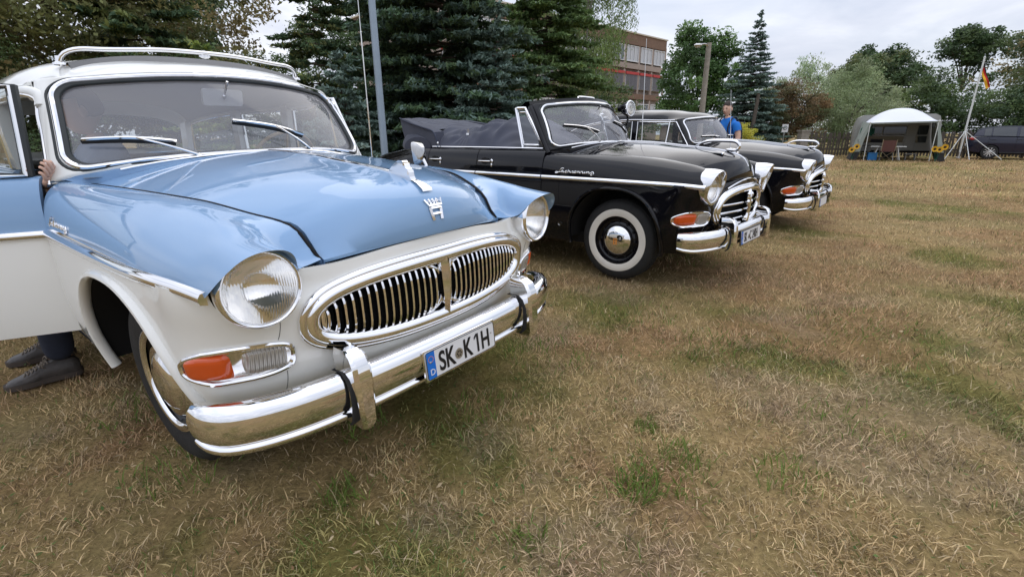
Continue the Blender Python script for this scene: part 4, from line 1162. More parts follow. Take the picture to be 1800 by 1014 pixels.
    fr = MB(); fr.tube(ring * np.array([1, .992, .975]) + np.array([.0036, 0, 0]), .0016, 5, True); fr.build('plate_border', [M['plateblack']], n_)
    R_ = np.array([[0, 0, 1.], [1, 0, 0], [0, 1, 0]])      # text right -> +y (seen from the front: the car's left), up -> z
    right = 1.0
    mb = MB(); mb.box((.0042, -pw + .024, 0), (.0012, .040, .104)); mb.build('euro_band', [M['plateblue']], n_)
    text_mesh('D', .034, M['plate'], n_, 'country_letter', (.0052, -pw + .0135, -.038), R_)
    mb = MB()
    for an in STAR: mb.box((.0052, -pw + .024 + .012 * math.cos(an), .024 + .012 * math.sin(an)), (.0008, .0032, .0032))
    mb.build('star_ring', [M['orange']], n_)
    for s_, yv in spec['plate_text']:
        text_mesh(s_, .108, M['plateblack'], n_, 'plate_characters', (.004, yv, -.038), R_, bold=.0022, sx=spec.get('plate_sx', .80))
    if spec.get('flag_one'):          # the slanted flag of the figure one
        q = spec['flag_one']; mb = MB(); mb.prism([(0, q + .0025, .0395), (0, q + .0025, .0270), (0, q - .0105, .0155), (0, q - .0105, .0260)], (.004, 0, 0), (.0052, 0, 0)); mb.build('plate_characters', [M['plateblack']], n_, smooth=False)
    if spec.get('seal'):
        mb = MB(); mb.lathe([(.004, .0215), (.0062, .021), (.0063, .001)], 20, (0, spec['seal'], -.006), 'x'); mb.build('plate_seal', [M['steel']], n_)
        mb = MB()
        for an in np.linspace(0, 2 * PI, 7): mb.box((.0068, spec['seal'] + .010 * math.cos(an), -.006 + .010 * math.sin(an)), (.0006, .006, .006))
        mb.build('seal_print', [M['plateblack']], n_)
    mb = MB()
    for q in (-1, 1): mb.ball((.005, q * (pw - .022), .012), (.002, .0045, .0045), 8, 5)
    mb.build('plate_screw', [M['steel']], n_)

    # ---- wheels -------------------------------------------------------------
    def wheel(x, sgn, steer=0):
        w_ = empty('wheel', (x, sgn * (.69 if wagon else .675), .362 if wagon else .343), (0, 0, rad(steer)), car)
        tp = [(-.085, .20), (-.09, .24), (-.092, .275), (-.085, .315), (-.070, .336), (-.055, .3445), (-.035, .3455), (0, .346), (.035, .3455), (.055, .3445), (.070, .336), (.085, .315), (.092, .275), (.09, .24), (.085, .20)]
        mb = MB(); mb.lathe(tp, 64, axis='y', sgn=sgn)
        nb = 72                                   # tread blocks
        for k in range(nb):
            an = 2 * PI * k / nb
            for yy in (-.042, -.014, .014, .042):
                R__ = np.array([[math.cos(an), 0, -math.sin(an)], [0, 1, 0], [math.sin(an), 0, math.cos(an)]])
                an2 = an + (PI / nb if abs(yy) > .03 else 0)
                R__ = np.array([[math.cos(an2), 0, math.sin(an2)], [0, 1, 0], [-math.sin(an2), 0, math.cos(an2)]])
                mb.box(R__ @ np.array([.347, yy, 0]), (.006, .021, .023), R__)
        mb.build('tyre', [M['rubber']], w_, sharp=30)
        if spec['whitewall']:
            mb = MB(); mb.lathe([(.0885, .210), (.0915, .216), (.0945, .245), (.0935, .268), (.0905, .274)], 64, axis='y', sgn=sgn); mb.build('whitewall', [M['whitewall']], w_)
        rimm = M['black']
        if not spec['whitewall']:
            mb = MB(); mb.lathe([(.083, .214), (.092, .208), (.094, .198), (.088, .186), (.080, .182)], 56, axis='y', sgn=sgn); mb.build('trim_ring', [M['chrome']], w_)
        mb = MB(); mb.lathe([(.082, .212), (.088, .208), (.086, .198), (.060, .188), (.052, .176), (.050, .165), (.062, .150), (.066, .128), (.058, .10), (.058, .001)], 48, axis='y', sgn=sgn); mb.build('rim', [rimm], w_)
        mb = MB()
        for k in range(12):
            an = 2 * PI * k / 12; mb.ball((.155 * math.cos(an), sgn * .0565, .155 * math.sin(an)), (.013, .006, .013), 8, 5)
        mb.build('vent_holes', [M['dark']], w_)
        cp = [(.060, .128), (.070, .130), (.078, .126), (.083, .116), (.092, .100), (.103, .075), (.110, .045), (.112, .02), (.1125, .001)] if spec['whitewall'] else [(.062, .150), (.074, .152), (.084, .142), (.083, .118), (.098, .100), (.108, .07), (.112, .04), (.114, .001)]
        mb = MB(); mb.lathe(cp, 48, axis='y', sgn=sgn); mb.build('hubcap', [M['chrome']], w_)
        if spec['whitewall']:
            mb = MB()
            for bx in (((0, .018), (.030, .008)), ((0, .004), (.040, .007)), ((-.012, -.014), (.009, .03)), ((.012, -.014), (.009, .03)), ((0, -.010), (.03, .007)), ((0, -.028), (.034, .006))):
                mb.box((bx[0][0], sgn * .1115, bx[0][1]), (bx[1][0], .004, bx[1][1]))
            mb.build('hub_emblem', [M['orange']], w_)
    for x_ in (.055 if wagon else 0, -2.80):
        for q in (-1, 1): wheel(x_, q, spec['steer'] if x_ > -.5 else 0)

    # ---- sides from the front door back ---------------------------------------
    zb_rear = lambda x: 1.0 if wagon else pchip([-3.92, -3.8, -3.5, -3.1, -2.7, 0], [.72, .80, .89, .955, 1, 1], x)
    def side_grid(x0, x1, n, sgn, gap=.0035):
        xs_ = np.linspace(x0, x1, n); sec = side_sec(29)
        out = np.zeros((n, 29, 3)); ty = tail_y(xs_)
        for i, x_ in enumerate(xs_):
            zf = zb_rear(x_); k = smoothstep(.857, 1.09, sec[:, 1])
            out[i, :, 0] = x_; out[i, :, 1] = sgn * sec[:, 0] * ty[i]; out[i, :, 2] = sec[:, 1] * (1 - k * (1 - zf))
        return out
    irow = 14   # row nearest the spear line
    def side_panel(x0, x1, n, sgn, name, parent=car, org=None, arch=False, cut=29):
        Gs = side_grid(x0, x1, n, sgn)[:, :cut]
        if org is not None: Gs = Gs - np.asarray(org)
        mb = MB()
        ins = lambda R__: R__ + np.array([0, -sgn * .028, 0])
        full = np.concatenate([ins(Gs[:1]), Gs, ins(Gs[-1:])], 0)
        top = full[:, :1] + np.array([0, -sgn * .035, -.012])
        full = np.concatenate([top, full], 1)
        n_, k_ = full.shape[:2]
        sp = int(np.argmin(np.abs(side_sec(29)[:, 1] - .857))) + 1
        mb.grid(full[:, :sp + 1], 0); mb.grid(full[:, sp:], 1)
        Vv, F, Mi = mb.arrays()
        if arch:
            o_ = np.zeros(3) if org is None else np.asarray(org)
            fv = arch_f(Vv[:, 0] + o_[0], Vv[:, 2] + o_[2], -2.805, .425, .40); Vv, F, Mi = clip_mesh(Vv, F, Mi, fv)
        return raw_mesh(name, Vv, F, [up_m, lo_m], parent, Mi, True, 50), Gs
    def spear(x0, x1, sgn, parent=car, org=(0, 0, 0), zoff=0.0, name='side_trim'):
        xs_ = np.linspace(x0, x1, 30)
        yy = np.where(xs_ < -.75, .866 * tail_y(xs_), 0); q = xs_ >= -.75
        zz = np.full(30, .857)
        if q.any():
            sp = sec_at(xs_[q])[:, 6]; yy[q] = sp[:, 0]; zz[q] = sp[:, 1]
        pth = np.stack([xs_, sgn * (yy + .001), zz + zoff - .004], -1) - np.asarray(org)
        k = np.ones(30)
        if x1 > .5: k[-6:] = [.97, .9, .76, .56, .32, .08]; pth[-4:, 1] -= sgn * np.array([.001, .002, .004, .006])
        mb = MB(); mb.sweep(pth, [(-.006 * sgn, .019), (.009 * sgn, .016), (.0155 * sgn, .006), (.017 * sgn, -.003), (.013 * sgn, -.014), (-.006 * sgn, -.019)], scale=k)
        mb.build(name, [M['chrome']], parent, sharp=60)
    def handle(x, z, sgn, parent, org=(0, 0, 0)):
        h = MB(); o_ = np.array([x, sgn * .852, z]) - np.asarray(org)
        h.tube(np.array([(.085, 0, 0), (.08, sgn * .022, 0), (.03, sgn * .034, 0), (-.06, sgn * .036, 0), (-.085, sgn * .03, 0)]) + o_, [.010, .011, .010, .009, .006], 8, flat=.8)
        h.ball(o_ + np.array([.085, sgn * .004, 0]), (.02, .008, .02), 10, 6); h.ball(o_ + np.array([.082, sgn * .006, -.038]), (.012, .006, .02), 10, 6)
        h.build('handle', [M['chrome']], parent)
        h = MB(); h.ball(o_ + np.array([-.01, sgn * .001, .0]), (.06, .006, .035), 14, 6); h.build('handle_recess', [M['dark']], parent)
    dx = [-.753, -1.615, -2.40]
    for sgn in (-1, 1):
        q1 = -.74
        for k in range(2):
            x0, x1 = dx[k], dx[k + 1]
            opened = wagon and sgn == -1 and k == 0
            org = (x0, sgn * .85, 0)
            d_ = empty('front_door' if k == 0 else 'rear_door', org, (0, 0, rad(spec.get('door_angle', 0)) if opened else 0), car)
            side_panel(x0 - .004, x1 + .004, 16, sgn, 'door_skin', d_, org, cut=26)
            spear(x0 - .006, x1 + .006, sgn, d_, org)
            handle(x1 + .13, .972, sgn, d_, org)
            if opened:
                mb = MB(); ins = side_grid(x0 - .01, x1 + .01, 6, sgn)[:, 1:25] + np.array([0, -sgn * .07, 0]) - np.asarray(org)
                mb.grid(ins); mb.build('door_lining', [M['trimgrey']], d_)
                top = np.array([(x0 - .012, sgn * .79, 1.09), (x0 - .012, sgn * .83, .3)])
                mb = MB(); mb.box((-.012, -sgn * .045, .73), (.012, .05, .60)); mb.build('door_edge', [M['seal']], d_)
                tag(d_, 'open front door swung outward')
        rp, _ = side_panel(dx[2] - .004, -3.918, 34, sgn, 'rear_quarter', arch=True)
        spear(.735, -.748, sgn); spear(dx[2] - .004, -3.6, sgn)
        sl_ = side_grid(-.44, -2.42, 20, sgn)[:, 24:] + np.array([0, -sgn * .006, 0]); mb = MB(); mb.grid(sl_); mb.build('sill_panel', [lo_m], car)
        # rocker trim
        mb = MB(); mb.tube([(-.47, sgn * .805, .300), (-1.5, sgn * .815, .295), (-2.35, sgn * .81, .30)], .012, 6, flat=.7); mb.build('sill_trim', [M['chrome']], car)
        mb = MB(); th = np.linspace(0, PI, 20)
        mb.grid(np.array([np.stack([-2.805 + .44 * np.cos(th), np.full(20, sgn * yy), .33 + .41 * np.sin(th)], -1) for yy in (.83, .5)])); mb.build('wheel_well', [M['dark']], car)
        mb = MB(); mb.lathe([(0, .024), (.006, .023), (.006, .017), (.003, .016), (.003, .001)], 20, (-.535, sgn * side_y(-.535, .441, 1), .441), 'y', sgn, sy=.75); mb.build('jack_cover', [M['chrome']], car)

    # ---- windshield and its surround ------------------------------------------
    path = rrect(-1, 0, 1, 1, .12, .20)
    outer = rrect(-1.065, -.055, 1.065, 1.075, .025, .035)
    idx = lambda p_: SW(p_[:, 0], p_[:, 1], dz)
    mb = MB(); rows = [idx(path) + np.array([-.03, 0, -.012])] + [idx(path * (1 - k) + outer * k) + np.array([.010, 0, .008]) * math.sin(PI * min(k, 1)) for k in (0, .25, .5, .75, 1)] + [idx(outer * 1.0) + np.array([-.05, 0, -.03])]
    mb.grid(np.array(rows), cv=True); mb.build('windshield_surround', [roof_m], car, sharp=60)
    ws = empty('windshield', parent=car)
    mb = MB(); A1, B1 = np.meshgrid(np.linspace(-1, 1, 31), np.linspace(0, 1, 15), indexing='ij'); mb.grid(SW(A1 * .995, B1, dz) + np.array([-.012, 0, -.004])); mb.build('windshield_glass', [M['wsglass']], ws)
    mb = MB(); pth = idx(path) + np.array([.008, 0, .006]); mb.tube(pth, .0115, 8, True); mb.build('glass_trim', [M['chrome']], ws)
    mb = MB(); pi_ = path.copy(); pi_[:, 0] *= .978; pi_[:, 1] = .5 + (pi_[:, 1] - .5) * .962
    mb.tube(idx(pi_), .014, 8, True, flat=.6); po = path.copy(); po[:, 0] *= 1.024; po[:, 1] = .5 + (po[:, 1] - .5) * 1.045; mb.tube(idx(po) + np.array([.006, 0, .005]), .007, 6, True); mb.build('glass_seal', [M['seal']], ws)
    # wipers
    for y0, tip, mid_ in spec['wipers']:
        w_ = empty('wiper', parent=car)
        def on_ws(q, o_): 
            # nearest windshield point for a (y, z) pair
            aa = q[0] / .70; b0 = (q[1] - 1.155) / (.37 + dz)
            for _ in range(6):
                p_ = SW(aa, b0, dz); aa += (q[0] - p_[1]) / .70; b0 += (q[1] - p_[2]) / (.37 + dz)
            p_ = SW(aa, b0, dz); return p_ + np.array([o_, 0, o_ * .7])
        b_0 = np.array([-.515 - .25 * (y0 / .735)**2 + .03, y0, 1.135 - .05 * (y0 / .7)**2])
        m_ = on_ws(mid_, .055); t_ = on_ws(tip, .02); vec = np.array(tip) - np.array(mid_); t2 = on_ws(np.array(mid_) - vec * .85, .02)
        mb = MB(); mb.tube(smooth_path([b_0 + np.array([0, 0, .03]), (b_0 * .6 + m_ * .4) + np.array([.016, 0, .02]), m_], 10), np.linspace(.0075, .0045, 10), 8); mb.ball(b_0 + np.array([0, 0, .018]), (.013, .013, .022), 10, 7); mb.build('wiper_arm', [M['chrome_old']], w_)
        mb = MB(); mm = on_ws(mid_, .03); mb.sweep(smooth_path([t_, mm, t2], 9), [(-.004, -.006), (.004, -.006), (.004, .012), (-.004, .012)], up=(.6, 0, .8)); mb.build('wiper_blade', [M['rubber']], w_)
        mb = MB(); mb.sweep(smooth_path([t_ + np.array([.014, 0, .012]), mm + np.array([.020, 0, .016]), t2 + np.array([.014, 0, .012])], 9), [(-.005, -.004), (.005, -.004), (.005, .005), (-.005, .005)], up=(.6, 0, .8)); mb.build('wiper_bridge', [M['chrome_old']], w_)

    # ---- roof and greenhouse -----------------------------------------------
    rz = spec.get('roof_dz', 0.0)
    bz_ = 1.092
    if kind != 'cabrio':
        xend = -3.70 if wagon else -2.95
        na = 41; a_ = np.linspace(-1, 1, na)
        E0 = SW(a_ * 1.075, 1.06, dz) + np.array([-.002, 0, -.004])
        rs = pchip(RSEC[0], np.array(RSEC[1]), np.abs(a_))
        rows = [E0]
        for s_ in np.linspace(0, 1, 34)[1:]**1.35:
            x_ = E0[:, 0] + (xend - E0[:, 0]) * s_
            d_ = E0[:, 0] - x_
            k = smoothstep(0, .42, d_)
            if wagon: zc_ = pchip(ROOFX[0][::-1], ROOFX[1][::-1], x_)
            else: zc_ = pchip([-3.0, -2.8, -2.5, -2.1, -1.6, -1.2, -1.0, -.85, -.72], [1.28, 1.40, 1.50, 1.565, 1.59, 1.578, 1.555, 1.525, 1.475], x_)
            shr = 1.0 if wagon else pchip([-3.0, -2.6, -2.2, -1.0, 0], [.90, .96, 1, 1, 1], x_)
            z_ = zc_ + rs[:, 1] * (1.0 if wagon else .72); y_ = np.sign(a_) * rs[:, 0] * shr * (1 if wagon else .975)
            zE = E0[:, 2] + d_ * .75 * np.exp(-d_ * 5) * (1 - np.abs(a_)**4)
            rows.append(np.stack([x_, E0[:, 1] * (1 - k) + y_ * k, zE * (1 - k) + z_ * k], -1))
        Gr = np.array(rows)
        lip = Gr[:, [0, -1]] + np.array([0, 0, -.022]); 
        full = np.concatenate([lip[:, :1], Gr, lip[:, 1:]], 1)
        mb = MB(); mb.grid(full)
        rf = part(mb, 'roof', [roof_m], sharp=50)
        mb = MB(); mb.grid(Gr[1:-1, 1:-1] + np.array([0, 0, -.035])); mb.build('headliner', [M['liner']], car)
        dl = {}
        for sgn, j in ((-1, 0), (1, -1)):
            drip = Gr[:, j]; dl[sgn] = drip
            mb = MB(); mb.tube(drip[1:] + np.array([0, sgn * .004, -.006]), .009, 6); mb.build('drip_rail', [M['chrome'] if not wagon else roof_m], car)
            def dp(x): 
                o_ = np.argsort(drip[:, 0]); return np.array([x, np.interp(x, drip[o_, 0], drip[o_, 1]), np.interp(x, drip[o_, 0], drip[o_, 2])])
            tl = -3.55 if wagon else -2.75
            wins = [(-.93 if wagon else -1.00, -.80 if wagon else -.775, dx[1] + .045, dx[1] + .045), (dx[1] - .045, dx[1] - .045, -2.42, -2.40)]
            if wagon: wins.append((-2.52, -2.50, tl, tl - .02))
            else: wins[1] = (dx[1] - .045, dx[1] - .045, -2.50, -2.60)
            # pillars
            for (xt, xb_, wt, wb, nm) in ([] if wagon else [(-1.0, -.80, .05, .05, 'windshield_pillar')]) + [(dx[1], dx[1], .085, .085, 'centre_pillar')] + ([(-2.47, -2.455, .09, .09, 'rear_pillar'), (tl - .06, tl - .10, .14, .16, 'tail_pillar')] if wagon else [(-2.66, -2.80, .30, .42, 'rear_pillar')]):
                t0, t1 = dp(xt - wt / 2), dp(xt + wt / 2)
                b0 = np.array([xb_ - wb / 2, sgn * .785, bz_]); b1 = np.array([xb_ + wb / 2, sgn * .785, bz_])
                if wagon and sgn == -1 and nm == 'windshield_pillar': b0 += np.array([.02, 0, 0])
                inn = np.array([0, -sgn * .05, 0]); up_ = np.array([0, 0, .01])
                f_ = np.linspace(0, 1, 7)
                bow = lambda f: np.array([0, sgn * .012 * math.sin(PI * f), 0])
                mb = MB(); mb.grid(np.array([[b0 + (t0 - b0) * f + inn, b0 + (t0 - b0) * f + bow(f), b1 + (t1 - b1) * f + bow(f), b1 + (t1 - b1) * f + inn] for f in f_]), cv=True)
                mb.build(nm, [roof_m], car)
            for k, (x0t, x0b, x1t, x1b) in enumerate(wins):
                opened = wagon and sgn == -1 and k == 0
                t0, t1 = dp(x0t), dp(x1t); zt = np.array([0, 0, -.03])
                if opened: x0t = -.79
                t0 = dp(x0t)
                c4 = [np.array([x0b, sgn * .785, bz_ + .004]), t0 + zt, t1 + zt, np.array([x1b, sgn * .785, bz_ + .004])]
                f_ = np.linspace(0, 1, 7)
                topl = np.array([dp(x0t + (x1t - x0t) * f) + zt for f in f_]); botl = np.array([c4[0] + (c4[3] - c4[0]) * f for f in f_])
                org = np.zeros(3); host = car
                if opened:
                    org = np.array([dx[0], sgn * .85, 0]); host = [o_ for o_ in car.children if o_.name.startswith('front_door') and o_.location.y < 0][0]
                w_ = empty('side_window', parent=host) if not opened else host
                mb = MB(); mb.grid(np.array([botl - org, (botl + topl) / 2 + np.array([0, sgn * .01, 0]) - org, topl - org])); mb.build('window_glass', [M['glass']], w_)
                loop = np.concatenate([botl, topl[::-1]]) - org
                mb = MB(); mb.tube(loop + np.array([0, sgn * .006, 0]), .013, 6, True, flat=.7); mb.build('window_frame', [M['chrome']], w_)
                if k == 0:
                    vt, vb = .30, .34
                    q0 = botl[0] + (botl[-1] - botl[0]) * vb - org; q1_ = topl[0] + (topl[-1] - topl[0]) * vt * .55 - org
                    q0[0] = q1_[0] - .01
                    mb = MB(); mb.tube(np.array([q0, q1_]) + np.array([0, sgn * .008, 0]), .011, 6); mb.build('vent_bar', [M['chrome']], w_)
                if opened:
                    mb = MB(); mb.tube(loop + np.array([0, -sgn * .014, 0]), .022, 6, True); mb.build('window_channel', [M['seal']], w_)
            if wagon:
                q_ = [tuple(SW(1.072, b_)) for b_ in (-.08, .1, .3, .5, .7, .84)]
                q_ = [(x_ - .006, y_, z_) for x_, y_, z_ in q_] + [(-1.00, .757, 1.430), (-1.09, .774, 1.436), (-1.3, .788, 1.430), (-1.6, .792, 1.424)]
                mb = MB(); mb.tube(smooth_path([(x_, sgn * y_, z_) for x_, y_, z_ in q_], 40), .006, 6); mb.build('opening_trim', [M['chrome_old']], car)
                mb = MB(); mb.tube(smooth_path([(x_ - .012, sgn * (y_ - .026), z_ - .004) for x_, y_, z_ in q_[:7]], 20), .022, 10); mb.build('windshield_pillar', [roof_m], car)
                mb = MB(); mb.tube(smooth_path([(x_ - .006, sgn * (y_ - .022), z_ + .012) for x_, y_, z_ in q_[4:]], 24), .027, 10); mb.build('roof_rail', [roof_m], car)
    if wagon:
        mb = MB()      # tail: roof end down to the belt, then the lower tail closes by the quarters
        r_ = Gr[-1]; b_ = np.stack([np.full(41, -3.86), r_[:, 1] * .93, np.full(41, 1.08)], -1)
        m1 = r_ * .75 + b_ * .25 + np.array([-.02, 0, 0])
        mb.grid(np.array([r_, m1])); mb.grid(np.array([b_ + np.array([0, 0, .05]), b_, b_ + np.array([-.03, 0, -.4]), b_ + np.array([.05, 0, -.75])])); mb.build('tailgate', [roof_m], car)
        mb = MB(); mb.grid(np.array([m1, b_ + np.array([0, 0, .05])])); mb.build('rear_window', [M['glass']], car)
        mb = MB(); mb.grid(np.array([[(x_, y_ * tail_y(x_), 1.075) for y_ in (-.77, 0, .77)] for x_ in np.linspace(-2.4, -3.9, 12)])); mb.build('load_floor', [M['trimgrey']], car)
    else:
        xs_ = np.linspace(-2.38, -3.915, 26); sec0 = SIDE_P[0]
        rows = []
        for x_ in xs_:
            k = smoothstep(.857, 1.09, 1.092); zf = zb_rear(x_); ze = 1.092 * (1 - (1 - zf))
            yy = np.linspace(-1, 1, 21) * .772 * tail_y(x_)
            rows.append(np.stack([np.full(21, x_), yy, ze + .045 * smoothstep(-2.4, -2.9, x_) * (1 - np.linspace(-1, 1, 21)**2) * tail_y(x_)], -1))
        mb = MB(); mb.grid(np.array(rows)); mb.build('rear_deck', [up_m], car)
        if kind == 'sedan':
            mb = MB(); r_ = Gr[-1]; yy = np.linspace(-1, 1, 41)
            b_ = np.stack([-3.12 - .12 * (1 - yy**2), yy * .70, 1.09 + .02 * (1 - yy**2)], -1); mb.grid(np.array([r_, b_])); mb.build('rear_window', [M['glass']], car)
    # ---- cabin ---------------------------------------------------------------
    mb = MB(); mb.box((-1.9, 0, .40), (2.6, 1.50, .06)); mb.build('floor_pan', [M['trimgrey']], car)
    def seat(x, name):
        s_ = empty(name, (x, 0, 0), (0, 0, 0), car)
        mb = MB(); a1 = np.linspace(0, 2 * PI, 24, endpoint=False)
        def pad(c, sx, sz, w, n=3.5, rot=0):
            rows = []
            for yv in np.linspace(-w, w, 9):
                k = (1 - abs(yv / w)**8 * .35)
                px_ = sx * k * np.sign(np.cos(a1)) * np.abs(np.cos(a1))**(2 / n); pz_ = sz * k * np.sign(np.sin(a1)) * np.abs(np.sin(a1))**(2 / n)
                rows.append(np.stack([c[0] + px_ * math.cos(rot) - pz_ * math.sin(rot), np.full(24, yv), c[2] + px_ * math.sin(rot) + pz_ * math.cos(rot)], -1))
            q = MB(); q.grid(np.array(rows), cv=True); k_ = 24; q.f.append(tuple(range(24))); q.m.append(0); q.f.append(tuple(8 * 24 + i for i in range(24))); q.m.append(0); return q
        pad((0, 0, .58), .26, .09, .62).build('cushion', [M['leather']], s_)
        pad((-.30, 0, .86), .075, .26, .62, rot=.2).build('backrest', [M['leather']], s_)
    if kind != 'cabrio' or True:
        seat(-1.25, 'front_seat'); seat(-2.25, 'rear_seat')
    mb = MB(); yy = np.linspace(-.70, .70, 15)
    prof_ = [(-.62, 1.095), (-.72, 1.10), (-.80, 1.07), (-.83, 1.0), (-.80, .85), (-.74, .75)]
    mb.grid(np.array([[(p_[0] - .06 * (y_ / .7)**2, y_, p_[1] - .02 * (y_ / .7)**2) for p_ in prof_] for y_ in yy])); mb.build('dashboard', [M['trimgrey'] if kind != 'cabrio' else M['black']], car)
    sw = empty('steering_wheel', (-.985, .36, 1.07), (0, rad(-62), 0), car)
    th = np.linspace(0, 2 * PI, 40, endpoint=False)
    wc = M['cream'] if wagon else M['creamwhite']
    mb = MB(); mb.tube(np.stack([.205 * np.cos(th), .205 * np.sin(th), 0 * th], -1), .0105, 8, True); mb.build('wheel_rim', [wc], sw)
    mb = MB(); mb.tube([(-.2, 0, 0), (-.05, 0, -.03), (0, 0, -.035), (.05, 0, -.03), (.2, 0, 0)], .008, 6); mb.tube([(0, -.2, 0), (0, 0, -.035), (0, .2, 0)], .008, 6); mb.ball((0, 0, -.02), (.045, .045, .03), 14, 8); mb.tube([(0, 0, -.03), (0, 0, -.30)], .02, 8); mb.build('wheel_spokes', [wc], sw)
    rm = empty('interior_mirror', tuple(SW(0, .74, dz) + np.array([-.085, -.035, -.01])), (0, rad(12), rad(8)), car)
    mb = MB(); rr_ = rrect(-.105, -.040, .105, .040, .014, .014, 4); mb.prism(np.stack([0 * rr_[:, 0], rr_[:, 0], rr_[:, 1]], -1), (-.006, 0, 0), (.008, 0, 0)); mb.build('mirror_housing', [M['mirrorback']], rm)
    mb = MB(); mb.tube([(.008, 0, .0), (.03, 0, .04), (.05, 0, .085)], .006, 6); mb.ball((.012, 0, .006), .014, 8, 6); mb.build('mirror_stalk', [M['chrome']], rm)
    return car, hood_z, G
# ------------------------------------------------------------------ the cars
M['parklens'] = mat('ribbed_clear_lens', (.55, .52, .47), .2, .35, .6)
def _rib(m_):
    n, l = m_.node_tree.nodes, m_.node_tree.links
    tc = n.new('ShaderNodeTexCoord'); wv = n.new('ShaderNodeTexWave'); wv.bands_direction = 'Y'; wv.inputs['Scale'].default_value = 30
    wv.inputs['Distortion'].default_value = .3
    l.new(tc.outputs['Object'], wv.inputs[0]); bp = n.new('ShaderNodeBump'); bp.inputs['Strength'].default_value = .8; bp.inputs['Distance'].default_value = .01
    l.new(wv.outputs['Fac'], bp.inputs['Height']); l.new(bp.outputs[0], n['Principled BSDF'].inputs['Normal'])
_rib(M['parklens'])
M['creamwhite'] = mat('ivory_plastic', (.70, .68, .60), .3)
CARS = 'classic cars parked side by side on the grass'
wag, wag_hz, wag_hood = build_car(dict(name='station_wagon', kind='wagon', paint=('blue', 'ivory', 'ivory'), group=CARS,
    label='light blue and ivory vintage station wagon with its passenger door open', loc=(-.882, 2.3001, .0051), rot=(1.08, -.209, -38.139),
    grille=(.676, .140, .550, 2.7), plate=(.192, .420, .872), plate_text=[('SK', -.130), ('K', .002), ('1H', .068)], seal=-.024, plate_sx=.70, flag_one=.077,
    whitewall=False, steer=3, lamp_split=.50, door_angle=59,
    wipers=[(-.285, (-.665, 1.212), (-.50, 1.203)), (.285, (-.10, 1.285), (.09, 1.245))]))
cab, cab_hz, cab_hood = build_car(dict(name='convertible_car', kind='cabrio', paint=('black', 'black', 'black'), group=CARS,
    label='black vintage convertible with folded soft top and whitewall tyres', loc=(1.4022, 4.7062, .0014), rot=(-.685, -.058, -41.523),
    grille=(.642, .172, .535, 2.5), plate=(.262, .400, .874), plate_text=[('SK', -.190), ('C', -.042), ('240H', .030)], seal=-.066, plate_sx=.62,
    whitewall=True, steer=2, lamp_split=.42,
    wipers=[(-.26, (-.60, 1.285), (-.42, 1.255)), (.28, (.03, 1.33), (.16, 1.275))]))
sed, sed_hz, sed_hood = build_car(dict(name='sedan_car', kind='sedan', paint=('black', 'black', 'black'), group=CARS,
    label='black vintage sedan with closed roof behind the convertible', loc=(3.5538, 7.2099, -.0322), rot=(.372, 1.32, -40.422),
    grille=(.642, .172, .535, 2.5), plate=(.25, .400, .874), plate_text=[], whitewall=True, steer=2, lamp_split=.42, ws_dz=-.05,
    wipers=[(-.26, (-.60, 1.19), (-.42, 1.185)), (.28, (-.03, 1.20), (.14, 1.19))]))

def strip_on_hood(car, G, pts, w, th, name, m_):
    mb = MB(); mb.sweep(np.array(pts), [(-w, -.004), (w, -.004), (w * .8, th * .7), (0, th), (-w * .8, th * .7)], up=(0, 0, 1)); mb.build(name, [m_], car, sharp=60)

def hood_line(G, x0, x1, n=20):
    j = G.shape[0] // 2; xs_ = np.linspace(x0, x1, n)
    return np.stack([xs_, 0 * xs_, np.interp(xs_, G[j, :, 0], G[j, :, 2]) + .002], -1)
# --- wagon: chrome strip, ornament, emblem -------------------------------------------------
hl = hood_line(wag_hood, -.42, .60, 30)
mb = MB(); sc_ = np.interp(hl[:, 0], [-.42, .3, .60], [.5, .6, .9])
mb.sweep(hl, [(-.012, -.003), (.012, -.003), (.011, .004), (0, .007), (-.011, .004)], scale=sc_); mb.build('hood_strip', [M['chrome']], wag, sharp=60)
orn = empty('hood_ornament', parent=wag)
mb = MB()
side_ = [(.52, 1.080), (.545, 1.106), (.575, 1.128), (.600, 1.140), (.620, 1.139), (.634, 1.126), (.638, 1.113), (.646, 1.110), (.655, 1.096), (.658, 1.080), (.668, 1.066), (.60, 1.066)]
mb.prism([(x_, 0, z_) for x_, z_ in side_], (0, -.013, 0), (0, .013, 0)); mb.build('ornament_fin', [M['chrome']], orn, smooth=False)
mb = MB(); mb.prism([(.60, 0, 1.118), (.629, 0, 1.121), (.631, 0, 1.133), (.605, 0, 1.131)], (0, -.017, 0), (0, .017, 0)); mb.build('ornament_step', [M['chrome']], orn, smooth=False)
mb = MB(); mb.prism([(.615, 0, 1.085), (.651, 0, 1.088), (.650, 0, 1.104), (.62, 0, 1.100)], (0, -.017, 0), (0, .017, 0)); mb.build('ornament_step', [M['chrome']], orn, smooth=False)
mb = MB(); mb.grid(np.array([[(x_, y_, z_) for y_ in (-w_, 0, w_)] for x_, w_, z_ in ((.665, .012, 1.070), (.70, .017, 1.060), (.735, .024, 1.042), (.74, .024, 1.032))])); mb.build('ornament_tongue', [M['chrome']], orn)
